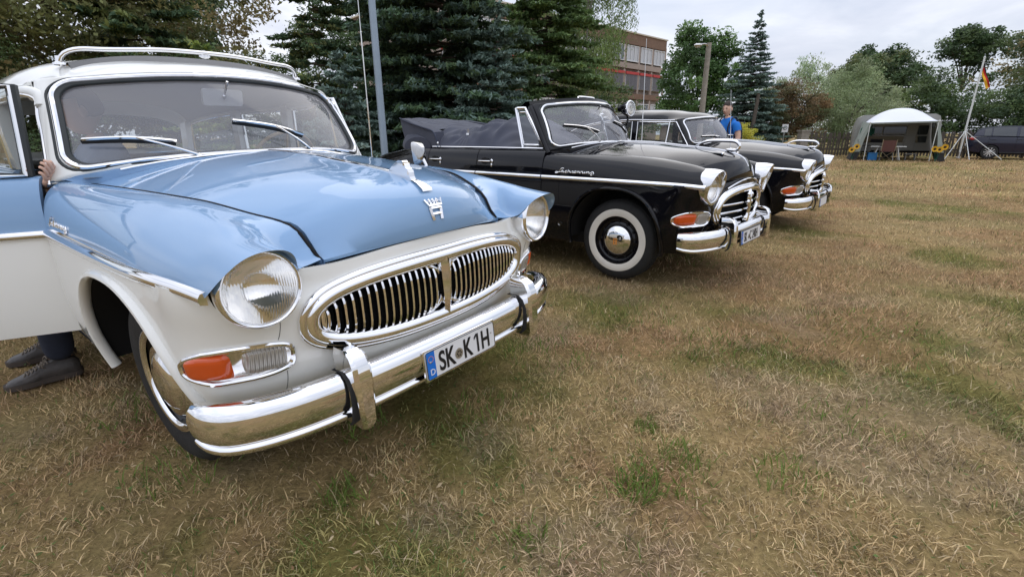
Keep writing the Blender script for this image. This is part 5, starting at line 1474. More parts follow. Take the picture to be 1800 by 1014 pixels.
# emblem on the nose of the hood: a small crown over a ladder-like letter
j = wag_hood.shape[0] // 2; L0 = wag_hood[j]
def nose_at(z, y): 
    i = np.argmin(np.abs(L0[:, 2] - z) + (L0[:, 0] < .68) * 9); k = i
    dzx = (L0[k, 0] - L0[k - 1, 0]) / (L0[k, 2] - L0[k - 1, 2] - 1e-9)
    x_ = np.interp(-z, -L0[24:, 2], L0[24:, 0]); return np.array([x_ - .20 * y * y + .004, y, z])
em = empty('nose_emblem', parent=wag)
def bar(p0, p1, w, name='emblem_bar'):
    mb = MB(); a_, b_ = nose_at(p0[1], p0[0]), nose_at(p1[1], p1[0]); mb.tube(np.array([a_, b_]), w, 4); return mb.build(name, [M['chrome']], em, smooth=False)
bar((-.026, .976), (-.020, .930), .0068); bar((.026, .976), (.020, .930), .0068); bar((-.024, .972), (.024, .972), .0068); bar((-.022, .951), (.022, .951), .006)
bar((-.032, .982), (.032, .982), .0055, 'crown_band')
for y0, y1 in ((-.030, -.040), (-.015, -.020), (0, 0), (.015, .020), (.030, .040)): bar((y0, .984), (y1, 1.004), .0045, 'crown_point')
nz = nose_at(.996, 0); tx = nose_at(1.01, 0) - nose_at(.985, 0); tx /= np.linalg.norm(tx)
text_mesh('HORCH', .015, M['chrome'], em, 'crown_letters', nz + np.array([.006, -.033, -.004]), np.stack([[0, 1, 0], tx, np.cross([0, 1, 0], tx)], -1), extr=.0015, sx=1.15)

def cursive(car, x0, x1, z, size_z, r, flip=True, rise=0.0):
    s_ = empty('script_badge', parent=car); sx_ = (x1 - x0) / 17.2
    for st in CURS:
        p = smooth_path(st, len(st) * 5); x_ = x0 + p[:, 0] * sx_; z_ = z + p[:, 1] * size_z + (x_ - x0) * rise
        k = np.array([np.interp(np.clip(zz, .857, .97), [.857, .955], [0, 1]) for zz in z_])
        s6 = sec_at(x_); yy = s6[:, 6, 0] * (1 - k) + s6[:, 5, 0] * k + .004
        mb = MB(); mb.tube(np.stack([x_, -yy, z_], -1), r, 6); mb.build('script_stroke', [M['chrome']], s_)
cursive(cab, -.60, -.20, .900, .016, .0042)
cursive(wag, -.655, -.375, .905, .014, .0036)
# second chrome flash below the wagon's script
mb = MB(); xs_ = np.linspace(-.70, .28, 24); s6 = sec_at(xs_); zz = np.interp(xs_, [-.70, -.3, .28], [.885, .886, .872]); kk = (zz - .857) / (.955 - .857)
mb.sweep(np.stack([xs_, -(s6[:, 6, 0] * (1 - kk) + s6[:, 5, 0] * kk + .002), zz], -1), [(.003, .006), (-.004, .005), (-.004, -.005), (.003, -.006)], scale=np.interp(xs_, [-.7, -.5, .28], [.8, 1, .15])); mb.build('flash_trim', [M['chrome']], wag)
# roof rack
rk = empty('roof_rack', parent=wag)
for r_, zz, name in ((.0105, -.016, 'rack_rail'),):
    pth = smooth_path([(-1.10, -.585, 1.585), (-1.085, -.580, 1.620), (-1.06, -.545, 1.650), (-1.03, -.45, 1.662), (-1.00, -.2, 1.680), (-.995, 0, 1.684), (-1.00, .2, 1.680), (-1.03, .45, 1.662), (-1.06, .545, 1.650), (-1.085, .580, 1.620), (-1.10, .585, 1.585)], 60)
    pth[:, 2] += zz; mb = MB(); mb.tube(pth, r_, 10); mb.build(name, [M['chrome']], rk)
for q in (-1, 1):
    mb = MB(); mb.lathe([(0, .030), (.010, .028), (.016, .016), (.04, .013)], 14, (-1.10, q * .585, 1.572), 'z'); mb.build('rack_foot', [M['chrome']], rk)
mb = MB(); yy = np.linspace(-.56, .56, 25)      # dark grey band across the roof under the rack
mb.grid(np.array([[(x_, y_, 1.643 + dz_ - .14 * (abs(y_) / .56)**2.6 * .45 + (-1.05 - x_) * .01) for y_ in yy] for x_, dz_ in ((-1.04, -.030), (-1.08, .004), (-1.5, .010), (-2.2, .006))])); mb.build('dark_roof_band', [M['trimgrey']], wag)
mb = MB(); mb.ball((-1.0, .02, 1.652), (.02, .03, .012), 10, 6); mb.tube([(-1.0, .02, 1.65), (-1.0, .02, 1.68)], .008, 6); mb.build('rack_clamp', [M['chrome']], rk)
# whip aerials
def aerial(car, p0, p1, name='aerial'):
    a_ = empty(name, parent=car); p0 = np.array(p0); p1 = np.array(p1); d_ = p1 - p0
    mb = MB(); mb.lathe([(0, .016), (.02, .014), (.03, .008), (.04, .006)], 12, tuple(p0 - np.array([0, 0, .01])), 'z'); mb.build('aerial_base', [M['chrome']], a_)
    for k, (f0, f1, r_) in enumerate(((0, .35, .0042), (.35, .7, .0031), (.7, 1, .0022))): 
        mb = MB(); mb.tube(np.array([p0 + d_ * f0, p0 + d_ * f1]), r_, 6); mb.ball(p0 + d_ * f1, r_ * 1.6, 6, 4); mb.build('aerial_section', [M['chrome_old']], a_)
aerial(wag, (-.56, .72, 1.06), (-.53, .72, 2.12))
aerial(cab, (-.576, .70, 1.06), (-.612, .70, 2.19))
aerial(sed, (-.22, -.70, 1.05), (-.32, -.70, 1.80))
# wing mirrors
def wing_mirror(car, x, y, z, h=.105, w=.08, yaw=20):
    m_ = empty('wing_mirror', (x, y, z), (0, rad(-6), rad(yaw)), car)
    mb = MB(); rr_ = rrect(-w / 2, 0, w / 2, h, .018, .028, 5); prof = [(-.002, 1.0), (.012, 1.0), (.030, .82), (.044, .45), (.048, .05)]
    rows = [np.stack([np.full(len(rr_), o_), rr_[:, 0] * k_, h * .5 + (rr_[:, 1] - h * .5) * k_], -1) for o_, k_ in prof]
    mb.grid(np.array(rows), cv=True); k = len(rr_); mb.f.append(tuple(range(k))); mb.m.append(0); mb.build('mirror_shell', [M['mirrorchrome']], m_)
    mb = MB(); mb.tube([(.03, 0, .03), (.045, 0, -.005), (.05, 0, -.035)], [.012, .010, .012], 8); mb.build('mirror_stem', [M['chrome']], m_)
wing_mirror(wag, -.115, .715, 1.055, .128, .105)
# black cars: looped hood ornaments and side vents
for car, G in ((cab, cab_hood), (sed, sed_hood)):
    o_ = empty('hood_ornament', parent=car)
    hl = hood_line(G, -.40, .775, 30)
    mb = MB(); mb.sweep(hl, [(-.006, -.002), (.006, -.002), (.004, .006), (-.004, .006)]); mb.build('hood_strip', [M['chrome']], car, sharp=60)
    lp = [(.30, 0, 1.118), (.38, 0, 1.160), (.50, 0, 1.172), (.60, 0, 1.170), (.665, 0, 1.155), (.685, 0, 1.125), (.665, 0, 1.098), (.62, 0, 1.085)]
    mb = MB(); mb.tube(smooth_path(lp, 40), np.interp(np.linspace(0, 1, 40), [0, .3, .7, 1], [.006, .013, .016, .010]), 8); mb.build('ornament_loop', [M['chrome']], o_)
    mb = MB(); mb.ball((.62, 0, 1.095), (.05, .016, .016), 10, 6); mb.build('ornament_foot', [M['chrome']], o_)
    for q in (-1, 1):
        i_ = np.argmin((G[..., 0] - .60)**2 + (G[..., 1] - q * .20)**2); p_ = G.reshape(-1, 3)[i_]
        mb = MB(); mb.tube(smooth_path([p_ + np.array([-.13, q * .012, .012]), p_ + np.array([-.05, 0, .012]), p_ + np.array([.02, -q * .01, .006])], 12), np.interp(np.linspace(0, 1, 12), [0, .6, 1], [.004, .012, .014]), 8, flat=.5); mb.build('hood_vent', [M['seal']], car)
        mb = MB(); mb.ball(p_ + np.array([.02, -q * .01, .008]), (.012, .016, .010), 10, 6); mb.build('vent_cap', [M['chrome']], car)

# --- convertible: header, door glass, hood cover, searchlight -------------------------------
mb = MB(); a_ = np.linspace(-1.09, 1.09, 31)
hd = [SW(a_, 1.06), SW(a_, 1.12) + np.array([.0, 0, .006]), SW(a_, 1.17) + np.array([-.04, 0, -.010]), SW(a_, 1.15) + np.array([-.10, 0, -.045]), SW(a_, 1.0) + np.array([-.07, 0, -.02])]
mb.grid(np.array(hd)); mb.build('header_rail', [M['black']], cab)
mb = MB()
for p_ in ([(-.86, -.16, 1.552), (-.875, -.145, 1.578), (-.89, -.10, 1.590), (-.89, .10, 1.594), (-.875, .16, 1.582), (-.86, .18, 1.553)],): mb.tube(smooth_path(p_, 24), .009, 8)
mb.build('header_handle', [M['chrome']], cab)
for sgn in (-1, 1):
    qw = empty('quarter_window', parent=cab)
    c4 = np.array([(-.79, sgn * .772, 1.094), (-1.055, sgn * .775, 1.098), (-1.165, sgn * .755, 1.462), (-1.055, sgn * .745, 1.462)])
    mb = MB(); mb.grid(np.array([[c4[0], c4[1]], [c4[3], c4[2]]])); mb.build('window_glass', [M['glass']], qw)
    ring = np.concatenate([c4[i] + (c4[(i + 1) % 4] - c4[i]) * np.linspace(0, 1, 6)[:-1, None] for i in range(4)])
    mb = MB(); mb.tube(ring, .017, 6, True, flat=.8); mb.build('window_frame', [M['chrome']], qw)
    cc = c4.mean(0); 
    mb = MB(); mb.tube(cc + (ring - cc) * .80, .007, 6, True); mb.build('inner_frame', [M['chrome']], qw)
    mb = MB(); mb.tube([(-.74, sgn * .785, 1.06), (-.80, sgn * .78, 1.16), (-.96, sgn * .755, 1.42), (-1.0, sgn * .74, 1.47)], .024, 8); mb.build('windshield_pillar', [M['black']], cab)
    mb = MB(); mb.tube([(-.80, sgn * .79, 1.100), (-1.6, sgn * .795, 1.103), (-2.38, sgn * .79, 1.101)], .010, 6, flat=.7); mb.build('belt_trim', [M['chrome']], cab)
# canvas cover over the seats and the folded top
cv = empty('canvas_cover', parent=cab)
def sheet(fn, nu, nv):
    U_, V_ = np.meshgrid(np.linspace(0, 1, nu), np.linspace(-1, 1, nv), indexing='ij'); return fn(U_, V_)
def tonneau(u, v):
    x = -1.18 - 1.34 * u
    top = pchip([0, .10, .26, .40, .55, .70, .85, 1], [1.13, 1.22, 1.345, 1.385, 1.375, 1.335, 1.33, 1.35], u)
    w = .775; e = np.abs(v)
    sag = .05 * np.exp(-((u - .62) / .13)**2) * np.exp(-((e - .62) / .22)**2) + .035 * np.exp(-((u - .70) / .16)**2) * np.exp(-(v / .45)**2)
    ring = np.hypot((u - .585) / .16, (e - .80) / .35)
    pull = .020 * np.sin(11 * np.arctan2((e - .80) * .5, (u - .585))) * np.exp(-((ring - .9) / .7)**2)
    ridge = .028 * np.exp(-((u - .24 - .12 * (1 - e)) / .028)**2) + .020 * np.exp(-((u - .33 + .10 * e) / .035)**2)
    fold = .012 * np.sin(24 * u + 6 * e) * np.exp(-((e - .5) / .35)**2) + .008 * np.sin(55 * u - 9 * e) * e
    z = 1.088 + (top - 1.088 - sag + (pull + fold + ridge) * 1.2) * (1 - e**4)
    y = w * v * (1 + .02 * np.sin(17 * u) * e)
    return np.stack([x, y, np.maximum(z, 1.088)], -1)
mb = MB(); mb.grid(sheet(tonneau, 110, 75)); mb.build('seat_cover', [M['navy']], cv)
def boot(u, v):      # thick folded hood bundle across the back
    an = rad(-30) + u * rad(240)
    e = 1 - np.abs(v)**4
    cx = -2.66 - .30 * np.sqrt(np.clip(1 - v**2, 0, 1))
    rx = .24; rz = .10 + .10 * e
    Z = 1.10 + .09 * e + rz * np.sin(an)
    wr = .010 * np.sin(11 * v + 2.2 * u) * np.exp(-((u - .4) / .3)**2)
    return np.stack([cx + rx * np.cos(an), .79 * v, np.maximum(Z + wr, 1.03)], -1)
mb = MB(); Bt = sheet(boot, 26, 57); mb.grid(Bt)
for j_ in (0, -1):
    r_ = Bt[:, j_]; c_ = r_.mean(0)[None]; mb.add(np.concatenate([r_, c_]), [(i, (i + 1) % 26, 26) for i in range(26)])
mb.build('hood_bundle', [M['navy']], cv)
for sgn in (-1, 1):          # flat canvas ears running up from the door to the back edge
    P0 = np.array([(-2.30, sgn * .785, 1.095), (-2.36, sgn * .79, 1.255), (-2.45, sgn * .785, 1.285), (-2.9, sgn * .72, 1.37), (-3.22, sgn * .60, 1.425), (-3.17, sgn * .62, 1.33), (-3.02, sgn * .68, 1.13), (-2.85, sgn * .75, 1.085)])
    mb = MB(); mb.prism(P0, (0, 0, 0), (0, -sgn * .14, .012)); mb.build('side_flap', [M['navy']], cv)
    mb = MB(); mb.tube(smooth_path(np.array(P0[[0, 1, 2, 3, 4]]) + np.array([0, sgn * .004, .004]), 24), .009, 6); mb.build('flap_piping', [M['navyline']], cv)
mb = MB(); P1 = np.array([[(-2.45 - .77 * f, y_ * (1 - .24 * f) * .785, 1.29 + .14 * f + .012 * (1 - y_**2) + .006 * math.sin(9 * y_ + 6 * f)) for y_ in np.linspace(-1, 1, 21)] for f in np.linspace(0, 1, 12)]); mb.grid(P1); mb.build('hood_top_fold', [M['navy']], cv)
mb = MB(); mb.box((-1.945, -.655, 1.235), (.04, .008, .02), None); mb.build('cover_buckle', [M['chrome']], cv)
mb = MB(); mb.box((-1.945, -.648, 1.262), (.022, .006, .05), None); mb.build('cover_strap', [M['leather']], cv)
mb = MB(); mb.tube([(-2.28, -.80, 1.10), (-2.28, -.80, 1.135)], .008, 6); mb.ball((-2.28, -.80, 1.14), .013, 8, 6); mb.build('cover_stud', [M['chrome']], cv)
# searchlight on the left windshield pillar
sl = empty('searchlight', (-.775, .735, 1.512), (0, rad(-3), rad(-6)), cab)
mb = MB(); mb.lathe([(-.10, .001), (-.098, .03), (-.085, .052), (-.05, .072), (0, .080), (.012, .080)], 28, axis='x'); mb.build('lamp_shell', [M['black']], sl)
mb = MB(); mb.lathe([(-.004, .081), (.012, .086), (.020, .082), (.020, .072)], 32, axis='x'); mb.build('lamp_ring', [M['chrome']], sl)
mb = MB(); mb.lathe([(.014, .073), (.024, .04), (.026, .001)], 28, axis='x'); mb.build('lamp_glass', [M['lens']], sl)
mb = MB(); mb.lathe([(.006, .072), (-.03, .04), (-.04, .001)], 28, axis='x'); mb.build('lamp_reflector', [M['reflector']], sl)
mb = MB(); mb.tube(smooth_path([(-.03, 0, -.07), (-.02, 0, -.12), (-.03, -.02, -.16), (-.07, -.05, -.175), (-.13, -.06, -.18)], 16), .012, 8); mb.lathe([(-.14, .035), (-.105, .04), (-.095, .03)], 14, (0, .0, .01), 'x'); mb.build('lamp_arm', [M['black']], sl)
# ------------------------------------------------------------------ parked modern hatchbacks
M['darkblue'] = mat('paint_dark_blue', (.010, .012, .032), .4, 0, 1.0, spec=.1)
M['redpaint'] = mat('paint_red', (.35, .015, .012), .4, 0, 1.0, spec=.1)
M['greypaint'] = mat('paint_grey', (.10, .105, .11), .4, 0, 1.0, spec=.1)
M['carglass'] = mat('tinted_glass', (.03, .035, .04), .04, 0, .6)
M['alloy'] = mat('alloy_wheel', (.62, .62, .63), .3, .8)
def hatchback(paint, loc, yaw, label):
    c = empty('parked_car', loc, (0, 0, rad(yaw))); tag(c, label, 'car', 'modern cars parked beyond the field'); pm = M[paint]
    xs_ = [.88, .84, .62, .30, 0, -.35, -.70, -1.3, -2.0, -2.6, -3.05, -3.32, -3.40]
    xq = np.concatenate([np.linspace(.88, .70, 8), np.linspace(.62, -3.2, 34), np.linspace(-3.25, -3.40, 7)])
    top = pchip(xs_[::-1], [.60, .70, .80, .86, .905, .94, .965, .985, 1.01, 1.03, 1.03, .99, .80][::-1], xq)
    wid = pchip(xs_[::-1], [.62, .70, .82, .865, .875, .88, .88, .885, .885, .875, .84, .78, .70][::-1], xq)
    bot = pchip(xs_[::-1], [.32, .26, .22, .21, .21, .21, .21, .21, .21, .22, .26, .32, .40][::-1], xq)
    prof = lambda w, t, b: np.array([(0, t + .012), (w * .5, t + .010), (w * .88, t - .008), (w * .955, t - .045), (w * .985, t - .14), (w, (t + b) / 2 + .08), (w * .985, (t + b) / 2 - .10), (w * .95, b + .05), (w * .85, b), (0, b)])
    G = np.array([[(x_, y_, z_) for y_, z_ in np.concatenate([prof(w, t, b) * [-1, 1], prof(w, t, b)[::-1][1:-1]])] for x_, w, t, b in zip(xq, wid, top, bot)])
    mb = MB(); mb.grid(G, cv=True); k = G.shape[1]; mb.f.append(tuple(range(k))); mb.m.append(0); mb.f.append(tuple((len(xq) - 1) * k + i for i in range(k))); mb.m.append(0)
    V, F, Mi = mb.arrays(); fv = np.minimum(np.hypot(V[:, 0], V[:, 2] - .31) - .345, np.hypot(V[:, 0] + 2.58, V[:, 2] - .31) - .345); fv = np.where(np.abs(V[:, 1]) < .55, 1, fv)
    V, F, Mi = clip_mesh(V, F, Mi, fv); raw_mesh('body', V, F, [pm], c, Mi, True, 35)
    mb = MB(); mb.box((-1.29, 0, .45), (3.9, 1.35, .45)); mb.build('underbody', [M['dark']], c)
    rx = [-.62, -.95, -1.30, -1.75, -2.3, -2.8, -3.10, -3.27]; rz = [.985, 1.21, 1.385, 1.455, 1.455, 1.405, 1.32, 1.06]; ry = [.66, .62, .585, .585, .58, .565, .55, .66]
    q = np.linspace(0, 1, 40); X = nat_basis(np.linspace(0, 1, 8), q) @ np.array(rx); Z = nat_basis(np.linspace(0, 1, 8), q) @ np.array(rz); Y = nat_basis(np.linspace(0, 1, 8), q) @ np.array(ry)
    mb = MB(); mb.grid(np.array([[(x_, -y_ - .03, z_ - .05), (x_, -y_, z_ - .012), (x_, -y_ * .6, z_ + .004), (x_, 0, z_ + .012), (x_, y_ * .6, z_ + .004), (x_, y_, z_ - .012), (x_, y_ + .03, z_ - .05)] for x_, y_, z_ in zip(X[9:-4], Y[9:-4], Z[9:-4])])); mb.build('roof', [pm], c)
    for sl, nm in ((slice(0, 10), 'windscreen'), (slice(35, 40), 'rear_window')):
        mb = MB(); mb.grid(np.array([[(x_, y_ * f, z_ + .006 * (1 - f * f)) for f in np.linspace(-1, 1, 9)] for x_, y_, z_ in zip(X[sl], Y[sl], Z[sl])])); mb.build(nm, [M['carglass']], c)
    for s_ in (-1, 1):
        def sidepoly(x0, x1, nm):
            xx = np.linspace(x0, x1, 12); tz = np.interp(-xx, -X, Z) - .055; ty = np.interp(-xx, -X, Y) + .034; bz_ = np.interp(-xx, -xq, top) - .004
            tz = np.maximum(tz, bz_ + .005); f = np.clip((tz - bz_) / .4, 0, 1); by = .855 + 0 * xx; ty = by + (ty - by) * f
            m = MB(); m.grid(np.array([np.stack([xx, s_ * by, bz_], -1), np.stack([xx, s_ * ((by + ty) / 2 + .012), (bz_ + tz) / 2], -1), np.stack([xx, s_ * ty, tz], -1)])); m.build(nm, [M['carglass'] if nm == 'side_window' else pm], c)
        for a_, b_, nm in ((-.66, -1.02, 'front_pillar'), (-1.03, -1.74, 'side_window'), (-1.745, -1.835, 'centre_pillar'), (-1.84, -2.62, 'side_window'), (-2.625, -2.66, 'window_divider'), (-2.665, -2.90, 'side_window'), (-2.905, -3.30, 'rear_pillar')): sidepoly(a_, b_, nm)
        for x_ in (-1.68, -2.55):
            mb = MB(); mb.tube([(x_ + .10, s_ * .875, .86), (x_ + .05, s_ * .90, .865), (x_ - .05, s_ * .90, .865), (x_ - .10, s_ * .875, .86)], .014, 6); mb.build('door_handle', [pm], c)
        for x_ in (-.72, -1.79, -2.70):
            mb = MB(); mb.tube([(x_, s_ * .884, .32), (x_, s_ * .888, .55), (x_, s_ * .872, .97)], .004, 4); mb.build('door_gap', [M['dark']], c)
        mb = MB(); mb.tube([(-.35, s_ * .876, .30), (-2.25, s_ * .880, .30)], .016, 6); mb.build('sill_trim', [M['seal']], c)
        mb = MB(); mb.ball((-3.24, s_ * .735, .90), (.14, .10, .075), 14, 8); mb.build('tail_light', [M['redplastic']], c)
        mb = MB(); mb.ball((.70, s_ * .68, .68), (.16, .11, .07), 14, 8); mb.build('headlight', [M['parklens']], c)
        mb = MB(); mb.ball((-.78, s_ * .95, 1.0), (.06, .09, .06), 12, 7); mb.build('door_mirror', [pm], c)
        for x_ in (0, -2.58):
            w_ = empty('wheel', (x_, s_ * .775, .31), parent=c)
            mb = MB(); mb.lathe([(-.09, .19), (-.095, .25), (-.085, .295), (-.05, .312), (.05, .312), (.085, .295), (.095, .25), (.085, .205)], 36, axis='y', sgn=s_); mb.build('tyre', [M['rubber']], w_)
            mb = MB(); mb.lathe([(.082, .208), (.09, .20), (.07, .19)], 36, axis='y', sgn=s_)
            for k in range(10):
                an = k * PI / 5; R_ = np.array([[math.cos(an), 0, -math.sin(an)], [0, 1, 0], [math.sin(an), 0, math.cos(an)]]); mb.box(R_ @ np.array([.11, s_ * .075, 0]), (.19, .02, .034), R_)
            mb.ball((0, s_ * .075, 0), (.04, .02, .04), 10, 6); mb.build('alloy_rim', [M['alloy']], w_)
    mb = MB(); mb.box((-3.405, 0, .62), (.02, .5, .11)); mb.build('rear_plate', [M['plate']], c)
    return c
hatchback('darkblue', (24.5, 22.2, 0), -38, 'dark blue hatchback parked beside the flagpole at the right edge')
hatchback('redpaint', (-4.0, 19.0, 0), 8, 'small red car glimpsed under the spruces beside the steel pole')
hatchback('greypaint', (15.3, 32.5, 0), -30, 'grey hatchback mostly hidden behind the black sedan hood')

# ------------------------------------------------------------------ caravan with awning
M['awnwhite'] = mat('white_awning_cloth', (.70, .72, .78), .7)
M['awngrey'] = mat('grey_green_cloth', (.28, .32, .29), .8)
M['awndark'] = mat('black_mud_flap', (.02, .02, .02), .8)
M['caravan'] = mat('caravan_grey', (.30, .30, .28), .45)
M['tubewhite'] = mat('white_tube', (.66, .68, .66), .4)
M['brownchair'] = mat('brown_chair_cloth', (.12, .055, .05), .8)
M['greychair'] = mat('grey_chair_cloth', (.22, .22, .22), .8)
M['bluebox'] = mat('blue_plastic', (.01, .13, .34), .45)
M['green'] = mat('green_cloth', (.01, .09, .06), .8)
M['petal'] = mat('sunflower_petal', (.75, .42, .015), .6)
M['seedhead'] = mat('seed_head', (.05, .025, .01), .9)
TA = rad(-30); TO = np.array([17.07, 22.29, 0])
def tw(x, y, z=0):
    return (TO[0] + x * math.cos(TA) - y * math.sin(TA), TO[1] + x * math.sin(TA) + y * math.cos(TA), z)
cv_ = empty('caravan', tw(.08, 2.25), (0, 0, TA)); cv_.scale = (.74, .9, .98); tag(cv_, 'grey caravan with dark window band standing under the white awning', 'caravan')
mb = MB(); prof = [(-2.1, .38), (2.1, .38), (2.2, .60), (2.2, 1.55), (2.05, 1.95), (1.8, 2.05), (-1.8, 2.05), (-2.05, 1.95), (-2.2, 1.55), (-2.2, .60)]
mb.prism([(x_, 0, z_) for x_, z_ in prof], (0, 0, 0), (0, 2.0, 0)); mb.build('body', [M['caravan']], cv_, sharp=30)
for x0, x1, z0, z1 in ((-1.62, -.72, 1.12, 1.50), (-.66, .52, 1.12, 1.50), (1.12, 1.60, 1.12, 1.52)):
    w_ = empty('window', ((x0 + x1) / 2, -.012, (z0 + z1) / 2), parent=cv_)
    mb = MB(); mb.box((0, 0, 0), (x1 - x0, .02, z1 - z0)); mb.build('pane', [M['carglass']], w_, smooth=False)
    mb = MB(); rr_ = rrect(-(x1 - x0) / 2, -(z1 - z0) / 2, (x1 - x0) / 2, (z1 - z0) / 2, .05, .05, 4); mb.tube(np.stack([rr_[:, 0], np.full(len(rr_), -.014), rr_[:, 1]], -1), .014, 5, True); mb.build('frame', [M['caravan'] if x0 < -1 else M['seal']], w_)
for x0, x1 in ((-1.75, .46), (1.10, 1.62)):
    mb = MB(); mb.box(((x0 + x1) / 2, -.012, .90), (x1 - x0, .02, .30)); mb.build('dark_band', [M['carglass']], cv_, smooth=False)
mb = MB(); dr = [(.52, .42), (1.04, .42), (1.06, 1.42), (1.0, 1.60), (.79, 1.68), (.60, 1.60), (.54, 1.42)]
mb.prism([(x_, 0, z_) for x_, z_ in dr], (0, -.035, 0), (0, 0, 0)); mb.tube([(x_, -.04, z_) for x_, z_ in dr], .008, 4, True); mb.tube([(.54, -.04, 1.06), (1.05, -.04, 1.06)], .008, 4); mb.ball((.60, -.05, 1.25), .02, 8, 5); mb.build('door', [M['caravan']], cv_, smooth=False)
mb = MB(); mb.lathe([(-.08, .2), (-.09, .28), (.09, .28), (.08, .2), (.06, .001)], 28, (-.2, .15, .28), 'y', -1); mb.build('wheel', [M['rubber']], cv_)
mb = MB(); mb.box((0, .9, .34), (3.9, 1.5, .12)); mb.build('chassis', [M['dark']], cv_)
aw = empty('awning_tent', tuple(TO), (0, 0, TA)); aw.scale = (.88, 1, 1); tag(aw, 'white roofed awning with grey green side walls pitched before the caravan', 'tent')
zl, zr_ = 1.62, 1.66
A1, B1 = np.meshgrid(np.linspace(-1, 1, 33), np.linspace(0, 1, 9), indexing='ij')
front = zl + (zr_ - zl) * (A1 + 1) / 2
backz = 1.62 + .10 * A1 + .66 * (1 - np.abs(A1)**2.2)
mb = MB(); mb.grid(np.stack([A1 * (1.36 + .16 * B1), -.02 + 2.3 * B1, front + (backz - front) * np.sin(B1 * PI / 2)], -1)); mb.build('roof_cloth', [M['awnwhite']], aw)
mb = MB(); mb.grid(np.array([[(a_, -.03, zl + (zr_ - zl) * (a_ + 1.36) / 2.72 + 0.0) for a_ in np.linspace(-1.36, 1.36, 12)], [(a_, -.025, zl + (zr_ - zl) * (a_ + 1.36) / 2.72 - .06) for a_ in np.linspace(-1.36, 1.36, 12)]])); mb.build('valance', [M['awngrey']], aw)
for s_, ze in ((-1, zl), (1, zr_)):
    mb = MB(); f = np.linspace(0, 1, 9)
    e0 = np.array([s_ * 1.36, 0, ze]); e1 = np.array([s_ * 1.50, 2.2, 1.70]); g0 = np.array([s_ * 1.78, .12, .36]); g1 = np.array([s_ * 1.80, 2.2, .30]); f0 = np.array([s_ * 1.46, .05, .72])
    top_ = [e0 + (e1 - e0) * k for k in f]; bt_ = [g0 + (g1 - g0) * k for k in f]
    mb.grid(np.array([top_, [(a_ * .5 + b_ * .5) + np.array([-s_ * .03, 0, 0]) for a_, b_ in zip(top_, bt_)], bt_])); mb.build('side_wall', [M['awngrey']], aw)
    mb = MB(); mb.grid(np.array([bt_, [b_ + np.array([s_ * .14, -.02, -b_[2] + .0]) for b_ in bt_]])); mb.build('mud_flap', [M['awndark']], aw)
    mb = MB(); k9 = np.linspace(0, 1, 7)
    mb.grid(np.array([[np.array([s_ * (1.37 + .46 * k), .0 + .04 * k, ze - (ze - .36) * k]), np.array([s_ * (1.27 + .28 * k + .04 * math.sin(PI * k)), -.01, ze - .04 - (ze - .42) * k])] for k in k9])); mb.build('front_wing_cloth', [M['awngrey']], aw)
    mb = MB(); mb.grid(np.array([[(s_ * 1.83, .04, .36), (s_ * 1.55, -.01, .38)], [(s_ * 1.95, .0, 0), (s_ * 1.64, -.03, 0)]])); mb.build('front_flap', [M['awndark']], aw)
    mb = MB(); mb.tube([(s_ * 1.35, -.02, ze), (s_ * 1.33, -.03, 0)], .018, 6); mb.build('front_pole', [M['tubewhite']], aw)
    mb = MB(); mb.ball((s_ * 1.36, -.03, ze), (.05, .03, .04), 8, 6); mb.build('pole_cap', [M['tubewhite']], aw)
    mb = MB(); mb.tube([(s_ * 1.20, .05, ze - .10), (s_ * 1.20, .05, ze - .24)], .045, 8); mb.build('hanging_lamp', [M['seal']], aw)
tb = empty('folding_table', tw(-.32, .55), (0, 0, TA)); tag(tb, 'white folding table under the awning', 'table')
mb = MB(); mb.box((0, 0, .60), (1.30, .62, .035)); mb.build('table_top', [M['tubewhite']], tb, smooth=False)
for s_ in (-1, 1):
    for q in (-1, 1):
        mb = MB(); mb.tube([(s_ * .36, q * .22, .58), (s_ * .50, q * .26, .01)], .020, 6); mb.build('leg', [M['tubewhite']], tb)
def camp_chair(loc, yaw, cloth, label):
    c = empty('camping_chair', loc, (0, 0, TA + rad(yaw))); tag(c, label, 'chair')
    mb = MB(); mb.box((0, 0, .40), (.50, .46, .025)); mb.build('seat', [M[cloth]], c, smooth=False)
    mb = MB(); mb.grid(np.array([[(x_, .22 + .10 * f + .03 * (1 - (x_ / .26)**2), .42 + .45 * f) for x_ in np.linspace(-.26, .26, 7)] for f in np.linspace(0, 1, 5)])); mb.build('backrest', [M[cloth]], c)
    for s_ in (-1, 1):
        mb = MB(); mb.tube([(-.24 * s_, -.20, .01), (.24 * s_, .22, .42), (.25 * s_, .33, .90)], .014, 6); mb.tube([(.24 * s_, .22, .02), (.24 * s_, -.2, .40), (.26 * s_, -.2, .62)], .013, 6); mb.build('leg', [M['steel']], c)
        mb = MB(); mb.box((.26 * s_, -.02, .63), (.05, .42, .02)); mb.build('armrest', [M['awndark']], c, smooth=False)
camp_chair(tw(-.36, .05), 180, 'brownchair', 'brown folding camp chair in front of the white table')
camp_chair(tw(-1.12, .8), 80, 'greychair', 'grey camp chair at the left inside of the awning')
bx = empty('storage_box', tw(-.86, .25), (0, 0, TA + .1)); tag(bx, 'blue plastic box on the grass beside the table', 'box')
mb = MB(); mb.prism([(-.17, -.15, 0), (.17, -.15, 0), (.17, .15, 0), (-.17, .15, 0)], (0, 0, .0), (0, 0, .30)); mb.build('tub', [M['bluebox']], bx, smooth=False)
mb = MB(); mb.box((0, 0, .315), (.37, .33, .03)); mb.build('lid', [M['bluebox']], bx, smooth=False)
st_ = empty('folding_stool', tw(.62, .9), (0, 0, TA)); tag(st_, 'small grey step stool below the caravan door', 'stool')
